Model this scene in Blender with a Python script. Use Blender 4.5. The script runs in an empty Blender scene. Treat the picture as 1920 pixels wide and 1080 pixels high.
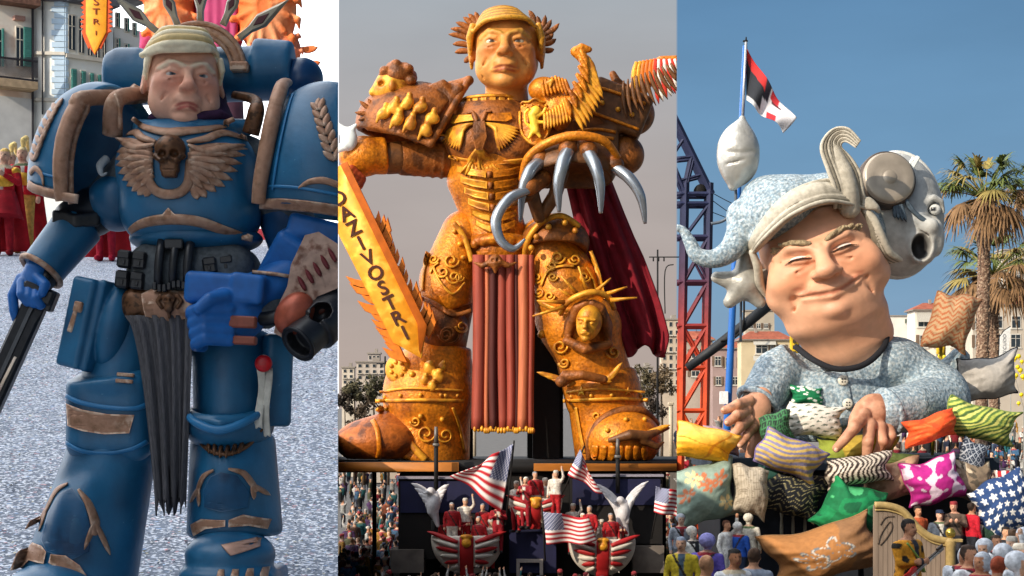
import bpy, bmesh, math, random
import numpy as np
from mathutils import Vector, Matrix
from mathutils.bvhtree import BVHTree
from mathutils.geometry import tessellate_polygon
from math import pi, sin, cos, radians, atan2, sqrt, hypot
random.seed(7)
SC = bpy.context.scene
COL = SC.collection

# ------------------------------------------------------------------ camera
F = 3200.0            # focal length in pixels of a 1920 wide frame
HY = 760.0            # row of the horizon
CH = 3.4              # camera height
cam_data = bpy.data.cameras.new('camera')
cam = bpy.data.objects.new('camera', cam_data)
COL.objects.link(cam)
cam.location = (0, 0, CH)
cam.rotation_euler = (pi/2, 0, 0)
cam_data.sensor_width = 36.0
cam_data.lens = F/1920*36
cam_data.shift_y = (HY-540)/1920
cam_data.clip_start = 0.1
cam_data.clip_end = 6000
SC.camera = cam

# ------------------------------------------------------------------ light
SUN_DIR = Vector((-0.66, -0.62, 0.44)).normalized()      # towards the sun
sun_data = bpy.data.lights.new('sun', 'SUN')
sun = bpy.data.objects.new('sun', sun_data)
COL.objects.link(sun)
sun_data.energy = 4.4
sun_data.angle = radians(0.5)
sun_data.color = (1.0, 0.87, 0.70)
sun.rotation_euler = SUN_DIR.to_track_quat('Z', 'Y').to_euler()
SUN_EL = math.asin(SUN_DIR.z)
SUN_AZ = atan2(SUN_DIR.x, SUN_DIR.y)

world = bpy.data.worlds.new("World")
SC.world = world
world.use_nodes = True
def build_world():
    nt = world.node_tree; n = nt.nodes; l = nt.links
    n.clear()
    out = n.new('ShaderNodeOutputWorld')
    sky = n.new('ShaderNodeTexSky'); sky.sky_type = 'NISHITA'; sky.sun_disc = False
    sky.sun_elevation = SUN_EL; sky.sun_rotation = SUN_AZ
    sky.air_density = 1.0; sky.dust_density = 0.6; sky.ozone_density = 2.0
    bg = n.new('ShaderNodeBackground'); bg.inputs[1].default_value = 0.062
    l.new(sky.outputs[0], bg.inputs[0])
    tc = n.new('ShaderNodeTexCoord')
    sep = n.new('ShaderNodeSeparateXYZ'); l.new(tc.outputs['Generated'], sep.inputs[0])
    az = n.new('ShaderNodeMath'); az.operation = 'ARCTAN2'
    l.new(sep.outputs[0], az.inputs[0]); l.new(sep.outputs[1], az.inputs[1])
    def ramp(a, b):
        m = n.new('ShaderNodeMapRange'); m.inputs[1].default_value = a; m.inputs[2].default_value = b
        m.inputs[3].default_value = 0; m.inputs[4].default_value = 1
        l.new(az.outputs[0], m.inputs[0]); return m.outputs[0]
    # hazy dusk sky above the golden float: colour by elevation
    el = n.new('ShaderNodeMath'); el.operation = 'ARCSINE'; l.new(sep.outputs[2], el.inputs[0])
    mr = n.new('ShaderNodeMapRange'); mr.inputs[1].default_value = 0.0; mr.inputs[2].default_value = 0.26
    l.new(el.outputs[0], mr.inputs[0])
    cr = n.new('ShaderNodeValToRGB')
    cr.color_ramp.elements[0].position = 0.0; cr.color_ramp.elements[0].color = (0.46, 0.37, 0.325, 1)
    cr.color_ramp.elements[1].position = 1.0; cr.color_ramp.elements[1].color = (0.37, 0.425, 0.475, 1)
    e = cr.color_ramp.elements.new(0.5); e.color = (0.435, 0.39, 0.375, 1)
    l.new(mr.outputs[0], cr.inputs[0])
    mpv = n.new('ShaderNodeMapping'); mpv.inputs['Scale'].default_value = (4, 4, 16); l.new(tc.outputs['Generated'], mpv.inputs[0])
    thin = n.new('ShaderNodeTexNoise'); thin.inputs['Scale'].default_value = 1.6; thin.inputs['Detail'].default_value = 5; l.new(mpv.outputs[0], thin.inputs[0])
    tr = n.new('ShaderNodeMapRange'); tr.inputs[1].default_value = .35; tr.inputs[2].default_value = .7; tr.inputs[3].default_value = .96; tr.inputs[4].default_value = 1.06
    l.new(thin.outputs[0], tr.inputs[0])
    dusk = n.new('ShaderNodeBackground'); l.new(tr.outputs[0], dusk.inputs[1])
    l.new(cr.outputs[0], dusk.inputs[0])
    # bright overcast sky above the street
    cl = n.new('ShaderNodeTexNoise'); cl.inputs['Scale'].default_value = 2.0
    l.new(tc.outputs['Generated'], cl.inputs[0])
    cc = n.new('ShaderNodeValToRGB')
    cc.color_ramp.elements[0].color = (0.86, 0.92, 1.0, 1); cc.color_ramp.elements[1].color = (1.0, 1.0, 1.0, 1)
    l.new(cl.outputs[0], cc.inputs[0])
    over = n.new('ShaderNodeBackground'); over.inputs[1].default_value = 3.1
    l.new(cc.outputs[0], over.inputs[0])
    mr2 = n.new('ShaderNodeMapRange'); mr2.inputs[1].default_value = 0.0; mr2.inputs[2].default_value = 1.2
    l.new(el.outputs[0], mr2.inputs[0])
    cb = n.new('ShaderNodeValToRGB')
    cb.color_ramp.elements[0].position = 0.0; cb.color_ramp.elements[0].color = (0.26, 0.37, 0.49, 1)
    cb.color_ramp.elements[1].position = 1.0; cb.color_ramp.elements[1].color = (0.045, 0.13, 0.29, 1)
    for p_, c_ in ((0.06, (0.205, 0.355, 0.52, 1)), (0.13, (0.158, 0.315, 0.50, 1)), (0.2, (0.115, 0.25, 0.43, 1))):
        e = cb.color_ramp.elements.new(p_); e.color = c_
    l.new(mr2.outputs[0], cb.inputs[0])
    clear = n.new('ShaderNodeBackground'); l.new(tr.outputs[0], clear.inputs[1])
    l.new(cb.outputs[0], clear.inputs[0])
    A = math.atan((634-960)/F); B = math.atan((1269-960)/F)
    # east of the dusk sky: clear blue; west: overcast that thins out behind the camera
    s1 = n.new('ShaderNodeMixShader'); l.new(ramp(B-0.0006, B+0.0006), s1.inputs[0])
    s0 = n.new('ShaderNodeMixShader'); l.new(ramp(0.5, 1.4), s0.inputs[0])
    l.new(clear.outputs[0], s0.inputs[1]); l.new(bg.outputs[0], s0.inputs[2])
    l.new(dusk.outputs[0], s1.inputs[1]); l.new(s0.outputs[0], s1.inputs[2])
    s2 = n.new('ShaderNodeMixShader'); l.new(ramp(A-0.0006, A+0.0006), s2.inputs[0])
    l.new(over.outputs[0], s2.inputs[1]); l.new(s1.outputs[0], s2.inputs[2])
    s3 = n.new('ShaderNodeMixShader'); l.new(ramp(-3.13, -2.5), s3.inputs[0])
    l.new(bg.outputs[0], s3.inputs[1]); l.new(s2.outputs[0], s3.inputs[2])
    l.new(s3.outputs[0], out.inputs[0])
build_world()

SC.view_settings.view_transform = 'Standard'
try: SC.view_settings.look = 'None'
except Exception: pass
SC.view_settings.gamma = 1.0
SC.view_settings.use_curve_mapping = False
SC.view_settings.exposure = 0.0
SC.render.engine = 'CYCLES'
SC.cycles.max_bounces = 6
SC.cycles.diffuse_bounces = 3
SC.cycles.glossy_bounces = 3
SC.cycles.use_denoising = True
SC.cycles.caustics_reflective = False
SC.cycles.caustics_refractive = False

# ------------------------------------------------------------------ helpers
def lin(c):
    c = c/255.0
    return c/12.92 if c <= 0.04045 else ((c+0.055)/1.055)**2.4
def hexc(h):
    h = h.lstrip('#'); return tuple(lin(int(h[i:i+2], 16)) for i in (0, 2, 4))

MATS = {}
def mat(name, col=(.5, .5, .5), rough=.6, metal=0.0, ns=0.05, na=0.15, bump=0.0, bs=None, col2=None, c2s=0.3, c2t=(.5, .62),
        attr=False, spec=0.4, aniso=None, wear=None):
    """procedural paint: base colour (or the Col attribute), fine noise, blotches of col2, bump; ns / c2s / bs are feature sizes in metres"""
    if name in MATS: return MATS[name]
    if isinstance(col, str): col = hexc(col)
    if isinstance(col2, str): col2 = hexc(col2)
    m = bpy.data.materials.new(name); m.use_nodes = True
    nt = m.node_tree; n = nt.nodes; l = nt.links
    b = n['Principled BSDF']
    b.inputs['Roughness'].default_value = rough; b.inputs['Metallic'].default_value = metal
    b.inputs['Specular IOR Level'].default_value = spec
    tc = n.new('ShaderNodeTexCoord')
    vec = tc.outputs['Object']
    if aniso:
        mp = n.new('ShaderNodeMapping'); mp.inputs['Scale'].default_value = aniso
        l.new(vec, mp.inputs[0]); vec = mp.outputs[0]
    def noise(size, detail=3.0):
        t = n.new('ShaderNodeTexNoise'); t.inputs['Scale'].default_value = 1.0/size; t.inputs['Detail'].default_value = detail
        l.new(vec, t.inputs[0]); return t.outputs[0]
    if attr:
        a = n.new('ShaderNodeAttribute'); a.attribute_name = 'Col'; c = a.outputs['Color']
    else:
        r = n.new('ShaderNodeRGB'); r.outputs[0].default_value = (*col, 1); c = r.outputs[0]
    if col2 is not None:
        mr = n.new('ShaderNodeMapRange'); mr.inputs[1].default_value = c2t[0]; mr.inputs[2].default_value = c2t[1]
        l.new(noise(c2s, 5), mr.inputs[0])
        mx = n.new('ShaderNodeMix'); mx.data_type = 'RGBA'
        l.new(mr.outputs[0], mx.inputs['Factor']); l.new(c, mx.inputs[6]); mx.inputs[7].default_value = (*col2, 1)
        c = mx.outputs[2]
    if na:
        mr = n.new('ShaderNodeMapRange'); mr.inputs[1].default_value = .3; mr.inputs[2].default_value = .7
        mr.inputs[3].default_value = 1-na; mr.inputs[4].default_value = 1+na
        l.new(noise(ns, 4), mr.inputs[0])
        mx = n.new('ShaderNodeMix'); mx.data_type = 'RGBA'; mx.blend_type = 'MULTIPLY'; mx.inputs['Factor'].default_value = 1
        l.new(c, mx.inputs[6]); l.new(mr.outputs[0], mx.inputs[7]); c = mx.outputs[2]
    if wear:
        gm = n.new('ShaderNodeNewGeometry'); mr = n.new('ShaderNodeMapRange')
        mr.inputs[1].default_value = .53; mr.inputs[2].default_value = .60
        l.new(gm.outputs['Pointiness'], mr.inputs[0])
        sc = n.new('ShaderNodeMapRange'); sc.inputs[1].default_value = .44; sc.inputs[2].default_value = .58; l.new(noise(ns*.6, 4), sc.inputs[0])
        mu = n.new('ShaderNodeMath'); mu.operation = 'MULTIPLY'; l.new(mr.outputs[0], mu.inputs[0]); l.new(sc.outputs[0], mu.inputs[1])
        scr = n.new('ShaderNodeMapRange'); scr.inputs[1].default_value = .70; scr.inputs[2].default_value = .76; scr.inputs[4].default_value = .7; l.new(noise(ns*.22, 6), scr.inputs[0])
        mxx = n.new('ShaderNodeMath'); mxx.operation = 'MAXIMUM'; l.new(mu.outputs[0], mxx.inputs[0]); l.new(scr.outputs[0], mxx.inputs[1])
        mx = n.new('ShaderNodeMix'); mx.data_type = 'RGBA'; l.new(mxx.outputs[0], mx.inputs['Factor']); l.new(c, mx.inputs[6]); mx.inputs[7].default_value = (*hexc(wear), 1)
        c = mx.outputs[2]
        rg = n.new('ShaderNodeMapRange'); rg.inputs[3].default_value = rough-.08; rg.inputs[4].default_value = rough+.22; l.new(noise(ns*1.5, 5), rg.inputs[0]); l.new(rg.outputs[0], b.inputs['Roughness'])
    l.new(c, b.inputs['Base Color'])
    if bump:
        bp = n.new('ShaderNodeBump'); bp.inputs['Strength'].default_value = min(1.0, bump); bp.inputs['Distance'].default_value = (bs or ns)*0.5
        l.new(noise(bs or ns, 5), bp.inputs['Height']); l.new(bp.outputs[0], b.inputs['Normal'])
    MATS[name] = m
    return m

# ---- geometry container: vertices, loops, face sizes, optional colours
class G:
    def __init__(s, V=None, faces=None, C=None):
        s.V = np.zeros((0, 3)) if V is None else np.asarray(V, float).reshape(-1, 3)
        s.C = C
        if faces is None: s.L = np.zeros(0, int); s.S = np.zeros(0, int)
        elif isinstance(faces, np.ndarray):
            s.L = faces.reshape(-1).astype(int); s.S = np.full(len(faces), faces.shape[1], int)
        else:
            s.S = np.array([len(f) for f in faces], int)
            s.L = np.array([i for f in faces for i in f], int)
    def copy(s):
        g = G(); g.V = s.V.copy(); g.L = s.L.copy(); g.S = s.S.copy(); g.C = None if s.C is None else s.C.copy(); return g
    def shift(s, x=0, y=0, z=0):
        g = s.copy(); g.V = g.V+np.array([x, y, z]); return g
    def color(s, c):
        if isinstance(c, str): c = hexc(c)
        s.C = np.tile(np.array(c, float), (len(s.V), 1)); return s
    def xf(s, M, t=(0, 0, 0)):
        g = s.copy(); g.V = g.V @ np.asarray(M, float).T + np.asarray(t, float)
        if np.linalg.det(np.asarray(M, float)) < 0: g.flip()
        return g
    def flip(s):
        o = np.concatenate([[0], np.cumsum(s.S)])
        L = s.L.copy()
        if len(s.S) and (s.S == s.S[0]).all():
            L = s.L.reshape(-1, s.S[0])[:, ::-1].reshape(-1)
        else:
            for i in range(len(s.S)): L[o[i]:o[i+1]] = s.L[o[i]:o[i+1]][::-1]
        s.L = L; return s
    def polys(s):
        o = np.concatenate([[0], np.cumsum(s.S)]); return [s.L[o[i]:o[i+1]].tolist() for i in range(len(s.S))]
def join(gs):
    gs = [g for g in gs if g is not None and len(g.V)]
    r = G(); off = 0; L = []; C = []
    hasC = any(g.C is not None for g in gs)
    for g in gs:
        L.append(g.L+off); off += len(g.V)
        if hasC: C.append(g.C if g.C is not None else np.full((len(g.V), 3), .5))
    r.V = np.concatenate([g.V for g in gs]); r.L = np.concatenate(L); r.S = np.concatenate([g.S for g in gs])
    r.C = np.concatenate(C) if hasC else None
    return r

def Rm(rx=0, ry=0, rz=0):
    return np.array(Matrix.Rotation(radians(rz), 3, 'Z') @ Matrix.Rotation(radians(ry), 3, 'Y') @ Matrix.Rotation(radians(rx), 3, 'X'))

# ---- signed distance modelling, meshed by surface nets
def _box(lo, hi): return np.array(lo, float), np.array(hi, float)
class P:
    def __init__(s, fn, lo, hi, op='+', k=0.0): s.fn, s.lo, s.hi, s.op, s.k = fn, np.array(lo, float), np.array(hi, float), op, k
def E(c, r, rot=None, op='+', k=0.0):
    c = np.array(c, float); r = np.array([r]*3 if np.isscalar(r) else r, float); m = r.max()
    Ri = None if rot is None else np.asarray(rot).T
    def fn(X, Y, Z):
        x, y, z = X-c[0], Y-c[1], Z-c[2]
        if Ri is not None:
            x, y, z = (Ri[0, 0]*x+Ri[0, 1]*y+Ri[0, 2]*z, Ri[1, 0]*x+Ri[1, 1]*y+Ri[1, 2]*z, Ri[2, 0]*x+Ri[2, 1]*y+Ri[2, 2]*z)
        a, b2, d = x/r[0], y/r[1], z/r[2]
        k0 = np.sqrt(a*a+b2*b2+d*d); k1 = np.sqrt((a/r[0])**2+(b2/r[1])**2+(d/r[2])**2)+1e-9
        return k0*(k0-1)/k1
    ext = r if rot is None else np.full(3, m)
    return P(fn, c-ext, c+ext, op, k)
def CN(pts, rad, op='+', k=0.0):
    """chain of tapered capsules"""
    pts = np.array(pts, float); rad = [rad]*len(pts) if np.isscalar(rad) else list(rad)
    def fn(X, Y, Z):
        d = None
        for i in range(len(pts)-1):
            a, b = pts[i], pts[i+1]; ab = b-a; L2 = ab.dot(ab)+1e-9
            x, y, z = X-a[0], Y-a[1], Z-a[2]
            t = np.clip((x*ab[0]+y*ab[1]+z*ab[2])/L2, 0, 1)
            q = np.sqrt((x-t*ab[0])**2+(y-t*ab[1])**2+(z-t*ab[2])**2)-(rad[i]+(rad[i+1]-rad[i])*t)
            d = q if d is None else np.minimum(d, q)
        return d
    m = max(rad)
    return P(fn, pts.min(0)-m, pts.max(0)+m, op, k)
def BX(c, h, rd=0.0, rot=None, op='+', k=0.0):
    c = np.array(c, float); h = np.array(h, float)-rd
    Ri = None if rot is None else np.asarray(rot).T
    def fn(X, Y, Z):
        x, y, z = X-c[0], Y-c[1], Z-c[2]
        if Ri is not None:
            x, y, z = (Ri[0, 0]*x+Ri[0, 1]*y+Ri[0, 2]*z, Ri[1, 0]*x+Ri[1, 1]*y+Ri[1, 2]*z, Ri[2, 0]*x+Ri[2, 1]*y+Ri[2, 2]*z)
        x, y, z = np.abs(x)-h[0], np.abs(y)-h[1], np.abs(z)-h[2]
        o = np.sqrt(np.maximum(x, 0)**2+np.maximum(y, 0)**2+np.maximum(z, 0)**2)
        return o+np.minimum(np.maximum(x, np.maximum(y, z)), 0)-rd
    ext = h+rd if rot is None else np.abs(np.asarray(rot)) @ (h+rd)
    return P(fn, c-ext, c+ext, op, k)
def CY(a, b, ra, rb=None, rd=0.0, op='+', k=0.0, sq=1.0):
    """flat ended tapered cylinder"""
    a = np.array(a, float); b = np.array(b, float); rb = ra if rb is None else rb
    u = b-a; L = np.linalg.norm(u); u = u/L
    def fn(X, Y, Z):
        x, y, z = X-a[0], Y-a[1], Z-a[2]
        t = x*u[0]+y*u[1]+z*u[2]
        q = np.sqrt(np.maximum(x*x+y*y+z*z-t*t, 0))
        dr = q-(ra+(rb-ra)*np.clip(t/L, 0, 1))+rd; dt = np.abs(t-L/2)-L/2+rd
        return np.sqrt(np.maximum(dr, 0)**2+np.maximum(dt, 0)**2)+np.minimum(np.maximum(dr, dt), 0)-rd
    m = max(ra, rb)
    return P(fn, np.minimum(a, b)-m, np.maximum(a, b)+m, op, k)
def PL(c, nrm, lo, hi, op='-', k=0.0):
    """half space on the side the normal points to (inside a box lo..hi), to cut with"""
    c = np.array(c, float); nn = np.array(nrm, float); nn = nn/np.linalg.norm(nn)
    def fn(X, Y, Z): return -((X-c[0])*nn[0]+(Y-c[1])*nn[1]+(Z-c[2])*nn[2])
    return P(fn, lo, hi, op, k)

def sdf(prims, cell, paint=None, base=None, wob=0.0, wobs=10.0):
    cell = cell*1.18
    adds = [p for p in prims if p.op == '+']
    lo = np.min([p.lo for p in adds], 0)-3*cell; hi = np.max([p.hi for p in adds], 0)+3*cell
    nn = np.ceil((hi-lo)/cell).astype(int)+1
    f = np.full(nn, 1e3, np.float32)
    ax = [(lo[i]+cell*np.arange(nn[i])).astype(np.float32) for i in range(3)]
    for p in prims:
        m = p.k+3*cell
        i0 = np.clip(np.floor((p.lo-m-lo)/cell).astype(int), 0, nn); i1 = np.clip(np.ceil((p.hi+m-lo)/cell).astype(int)+1, 0, nn)
        if (i1 <= i0).any(): continue
        sl = tuple(slice(i0[i], i1[i]) for i in range(3))
        d = p.fn(ax[0][sl[0]][:, None, None], ax[1][sl[1]][None, :, None], ax[2][sl[2]][None, None, :]).astype(np.float32)
        a = f[sl]
        if p.op == '+':
            r = np.minimum(a, d)
            if p.k > 0: r = r-np.maximum(p.k-np.abs(a-d), 0)**2/(4*p.k)
        elif p.op == '-':
            r = np.maximum(a, -d)
            if p.k > 0: r = r+np.maximum(p.k-np.abs(a+d), 0)**2/(4*p.k)
        else:
            r = np.maximum(a, d)
        f[sl] = r
    V, Q = nets(f, lo, cell)
    if wob:
        V = V+wob*(np.sin(V[:, [1, 2, 0]]/wobs)+np.sin(V[:, [2, 0, 1]]/wobs*1.7+1.3))*0.5
    g = G(V, Q)
    if base is not None:
        C = np.tile(np.array(hexc(base) if isinstance(base, str) else base, float), (len(V), 1))
        for (c, r, col, soft, amt) in (paint or []):
            q = np.sqrt((((V-np.array(c, float))/np.array(r, float))**2).sum(1))
            w = np.clip((1+soft-q)/(2*soft+1e-6), 0, 1)*amt
            C = C*(1-w[:, None])+np.array(hexc(col) if isinstance(col, str) else col)*w[:, None]
        g.C = C
    return g

def nets(f, lo, cell):
    nx, ny, nz = f.shape
    s = f < 0
    cnt = np.zeros((nx-1, ny-1, nz-1), np.int8)
    pos = np.zeros((nx-1, ny-1, nz-1, 3), np.float32)
    cs = [(0, 0, 0), (1, 0, 0), (0, 1, 0), (1, 1, 0), (0, 0, 1), (1, 0, 1), (0, 1, 1), (1, 1, 1)]
    v = lambda a, c: a[c[0]:nx-1+c[0], c[1]:ny-1+c[1], c[2]:nz-1+c[2]]
    tot = sum(v(s, c).astype(np.int8) for c in cs)
    act = (tot > 0) & (tot < 8)
    idx = np.argwhere(act)
    if len(idx) == 0: return np.zeros((0, 3)), np.zeros((0, 4), int)
    I, J, K = idx.T
    acc = np.zeros((len(idx), 3)); n = np.zeros(len(idx))
    for a in cs:
        for b in cs:
            if sum(abs(a[i]-b[i]) for i in range(3)) != 1 or a > b: continue
            fa = f[I+a[0], J+a[1], K+a[2]]; fb = f[I+b[0], J+b[1], K+b[2]]
            m = (fa < 0) != (fb < 0)
            t = np.where(m, fa/np.where(m, fa-fb, 1), 0)
            for i in range(3): acc[:, i] += m*(a[i]+t*(b[i]-a[i]))
            n += m
    V = (idx+acc/n[:, None])*cell+lo
    vid = np.full(act.shape, -1, int); vid[I, J, K] = np.arange(len(idx))
    Q = []
    for axis in range(3):
        o = [(axis+1) % 3, (axis+2) % 3]
        sa = [slice(None)]*3; sb = [slice(None)]*3
        sa[axis] = slice(0, -1); sb[axis] = slice(1, None)
        for q in o: sa[q] = slice(1, -1); sb[q] = slice(1, -1)
        A = s[tuple(sa)]; Bq = s[tuple(sb)]
        ch = np.argwhere(A != Bq)
        if len(ch) == 0: continue
        inside = A[tuple(ch.T)]
        c = ch.copy()
        for q in o: c[:, q] += 1
        def at(d1, d2):
            e = c.copy(); e[:, o[0]] += d1; e[:, o[1]] += d2
            return vid[tuple(e.T)]
        q4 = np.stack([at(-1, -1), at(0, -1), at(0, 0), at(-1, 0)], 1)
        q4[~inside] = q4[~inside][:, ::-1]
        Q.append(q4)
    return V, np.concatenate(Q)

# ---- curves and sheets
def spl(pts, n=8, closed=False):
    p = np.array(pts, float)
    m = len(p); out = []
    rng = range(m if closed else m-1)
    for i in rng:
        if closed: a, b, c, d = p[(i-1) % m], p[i], p[(i+1) % m], p[(i+2) % m]
        else: a, b, c, d = p[max(i-1, 0)], p[i], p[i+1], p[min(i+2, m-1)]
        for j in range(n):
            t = j/n
            out.append(0.5*((2*b)+(c-a)*t+(2*a-5*b+4*c-d)*t*t+(3*b-a-3*c+d)*t**3))
    if not closed: out.append(p[-1])
    return np.array(out)
def lerpn(vals, n):
    vals = np.array(vals, float); x = np.linspace(0, len(vals)-1, n)
    if vals.ndim == 1: return np.interp(x, np.arange(len(vals)), vals)
    return np.stack([np.interp(x, np.arange(len(vals)), vals[:, i]) for i in range(vals.shape[1])], 1)

def tube(pts, rad, n=12, cap=True, up=(0, 0, -1), flat=1.0):
    """tube along pts; flat < 1 squashes it along the up direction"""
    p = np.array(pts, float); m = len(p)
    rad = np.full(m, rad, float) if np.isscalar(rad) else lerpn(rad, m)
    T = np.gradient(p, axis=0); T /= np.linalg.norm(T, axis=1)[:, None]+1e-9
    V = []; N = np.array(up, float)
    for i in range(m):
        s = np.cross(T[i], N); ls = np.linalg.norm(s)
        if ls < 1e-3: s = np.cross(T[i], np.array([1., .3, .2])); ls = np.linalg.norm(s)
        s /= ls; u = np.cross(s, T[i])
        if flat == 1.0: N = u
        for j in range(n):
            a = 2*pi*j/n
            V.append(p[i]+rad[i]*(cos(a)*s+sin(a)*u*flat))
    Fc = [[i*n+j, i*n+(j+1) % n, (i+1)*n+(j+1) % n, (i+1)*n+j] for i in range(m-1) for j in range(n)]
    if cap: Fc += [list(range(n))[::-1], list(range((m-1)*n, m*n))]
    return fixn(G(V, Fc))
def fixn(g):
    """make a closed mesh face outwards"""
    o = np.concatenate([[0], np.cumsum(g.S)])[:-1]
    c = g.V.mean(0); v = 0.0
    V = g.V-c
    for st, k in zip(o, g.S):
        a = V[g.L[st]]
        for q in range(1, k-1):
            v += a.dot(np.cross(V[g.L[st+q]], V[g.L[st+q+1]]))
    return g.flip() if v < 0 else g
def lathe(prof, c=(0, 0, 0), axis='y', n=24, a0=0, a1=2*pi, rot=None):
    """profile of (radius, height) turned about an axis"""
    full = abs(a1-a0-2*pi) < 1e-6
    m = n if full else n+1
    V = []
    for (r, h) in prof:
        for j in range(m):
            a = a0+(a1-a0)*j/n
            x, z = r*cos(a), r*sin(a)
            V.append({'y': (x, h, z), 'x': (h, x, z), 'z': (x, z, h)}[axis])
    V = np.array(V)
    if rot is not None: V = V @ np.asarray(rot).T
    Fc = []
    for i in range(len(prof)-1):
        for j in range(n):
            k = (j+1) % m if full else j+1
            Fc.append([i*m+j, i*m+k, (i+1)*m+k, (i+1)*m+j])
    if full:
        if prof[0][0] > 1e-6: Fc.append(list(range(m))[::-1])
        if prof[-1][0] > 1e-6: Fc.append(list(range((len(prof)-1)*m, len(prof)*m)))
    g = fixn(G(V, Fc)); g.V = g.V+np.array(c, float); return g
def box(x0, x1, y0, y1, z0, z1):
    V = [(x, y, z) for x in (x0, x1) for y in (y0, y1) for z in (z0, z1)]
    return fixn(G(V, [[0, 1, 3, 2], [4, 6, 7, 5], [0, 4, 5, 1], [2, 3, 7, 6], [0, 2, 6, 4], [1, 5, 7, 3]]))
def obox(c, h, rot=None, bev=0.0):
    """oriented box with bevelled edges"""
    if bev <= 0: g = box(-h[0], h[0], -h[1], h[1], -h[2], h[2])
    else:
        a = np.array(h, float); V = []; ids = {}
        for sx in (-1, 1):
            for sy in (-1, 1):
                for sz in (-1, 1):
                    for ax_ in range(3):
                        e = a-bev; e[ax_] = a[ax_]
                        ids[(sx, sy, sz, ax_)] = len(V); V.append(e*np.array([sx, sy, sz]))
        Fc = []
        for ax_ in range(3):
            o = [i for i in range(3) if i != ax_]
            for s in (-1, 1):
                f = []
                for (p_, q_) in ((-1, -1), (1, -1), (1, 1), (-1, 1)):
                    k = [0, 0, 0]; k[ax_] = s; k[o[0]] = p_; k[o[1]] = q_; f.append(ids[(*k, ax_)])
                Fc.append(f)
            for p_ in (-1, 1):
                for q_ in (-1, 1):
                    f = []
                    for (s, w) in ((-1, o[0]), (1, o[0]), (1, o[1]), (-1, o[1])):
                        k = [0, 0, 0]; k[ax_] = s; k[o[0]] = p_; k[o[1]] = q_; f.append(ids[(*k, w)])
                    Fc.append(f)
        for sx in (-1, 1):
            for sy in (-1, 1):
                for sz in (-1, 1): Fc.append([ids[(sx, sy, sz, i)] for i in range(3)])
        g = G(V, Fc); orient(g)
    if rot is not None: g.V = g.V @ np.asarray(rot).T
    g.V = g.V+np.array(c, float); return g
def orient(g):
    """make the faces of a convex shape about the origin face outwards"""
    o = np.concatenate([[0], np.cumsum(g.S)])
    for i in range(len(g.S)):
        f = g.L[o[i]:o[i+1]]; a, b, c = g.V[f[0]], g.V[f[1]], g.V[f[2]]
        if np.cross(b-a, c-b).dot(g.V[f].mean(0)) < 0: g.L[o[i]:o[i+1]] = f[::-1]
    return g
def sheet(P3, th=1.0):
    """closed slab from a grid of points (m,n,3), thickened along its normals"""
    P3 = np.array(P3, float); m, n = P3.shape[:2]
    du = np.gradient(P3, axis=0); dv = np.gradient(P3, axis=1)
    N = np.cross(du, dv); N /= np.linalg.norm(N, axis=2)[:, :, None]+1e-9
    V = np.concatenate([(P3-N*th/2).reshape(-1, 3), (P3+N*th/2).reshape(-1, 3)])
    q = lambda i, j: i*n+j
    o = m*n; Fc = []
    for i in range(m-1):
        for j in range(n-1):
            Fc.append([q(i, j), q(i, j+1), q(i+1, j+1), q(i+1, j)])
            Fc.append([o+q(i, j), o+q(i+1, j), o+q(i+1, j+1), o+q(i, j+1)])
    for i in range(m-1):
        Fc.append([q(i, 0), q(i+1, 0), o+q(i+1, 0), o+q(i, 0)])
        Fc.append([q(i, n-1), o+q(i, n-1), o+q(i+1, n-1), q(i+1, n-1)])
    for j in range(n-1):
        Fc.append([q(0, j), o+q(0, j), o+q(0, j+1), q(0, j+1)])
        Fc.append([q(m-1, j), q(m-1, j+1), o+q(m-1, j+1), o+q(m-1, j)])
    return fixn(G(V, Fc))
def sphere(c, r, nu=20, nv=12, rot=None):
    r = np.array([r]*3 if np.isscalar(r) else r, float)
    prof = [(sin(pi*i/nv), -cos(pi*i/nv)) for i in range(nv+1)]
    prof[0] = (1e-4, -1); prof[-1] = (1e-4, 1)
    g = lathe(prof, n=nu); g.V = g.V*r
    if rot is not None: g.V = g.V @ np.asarray(rot).T
    g.V = g.V+np.array(c, float); return g
def torus(c, R, r, n=32, m=10, rot=None, a0=0, a1=2*pi):
    full = abs(a1-a0-2*pi) < 1e-6
    pts = [(R*cos(a0+(a1-a0)*i/n), R*sin(a0+(a1-a0)*i/n), 0) for i in range(n+(0 if full else 1))]
    V = []
    for i, p in enumerate(pts):
        a = a0+(a1-a0)*i/n
        for j in range(m):
            b = 2*pi*j/m
            V.append(((R+r*cos(b))*cos(a), (R+r*cos(b))*sin(a), r*sin(b)))
    k = len(pts); Fc = []
    for i in range(n):
        i2 = (i+1) % k if full else i+1
        for j in range(m): Fc.append([i*m+j, i*m+(j+1) % m, i2*m+(j+1) % m, i2*m+j])
    if not full: Fc += [list(range(m))[::-1], list(range(n*m, (n+1)*m))]
    g = fixn(G(V, Fc))
    if rot is not None: g.V = g.V @ np.asarray(rot).T
    g.V = g.V+np.array(c, float); return g

class Surf:
    """front face of a mesh, looked up along the depth axis"""
    def __init__(s, g, default=0.0):
        s.b = BVHTree.FromPolygons([tuple(v) for v in g.V], g.polys()); s.d = default
    def __call__(s, x, y):
        h = s.b.ray_cast(Vector((x, y, -9000)), Vector((0, 0, 1)))
        if h[0] is not None: s.last = h[0].z; return h[0].z
        q = s.b.find_nearest(Vector((x, y, s.d)))
        return q[0].z if q[0] is not None else s.d
class Flat:
    def __init__(s, z=0, fn=None): s.z = z; s.fn = fn
    def __call__(s, x, y): return s.z if s.fn is None else s.fn(x, y)

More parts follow.
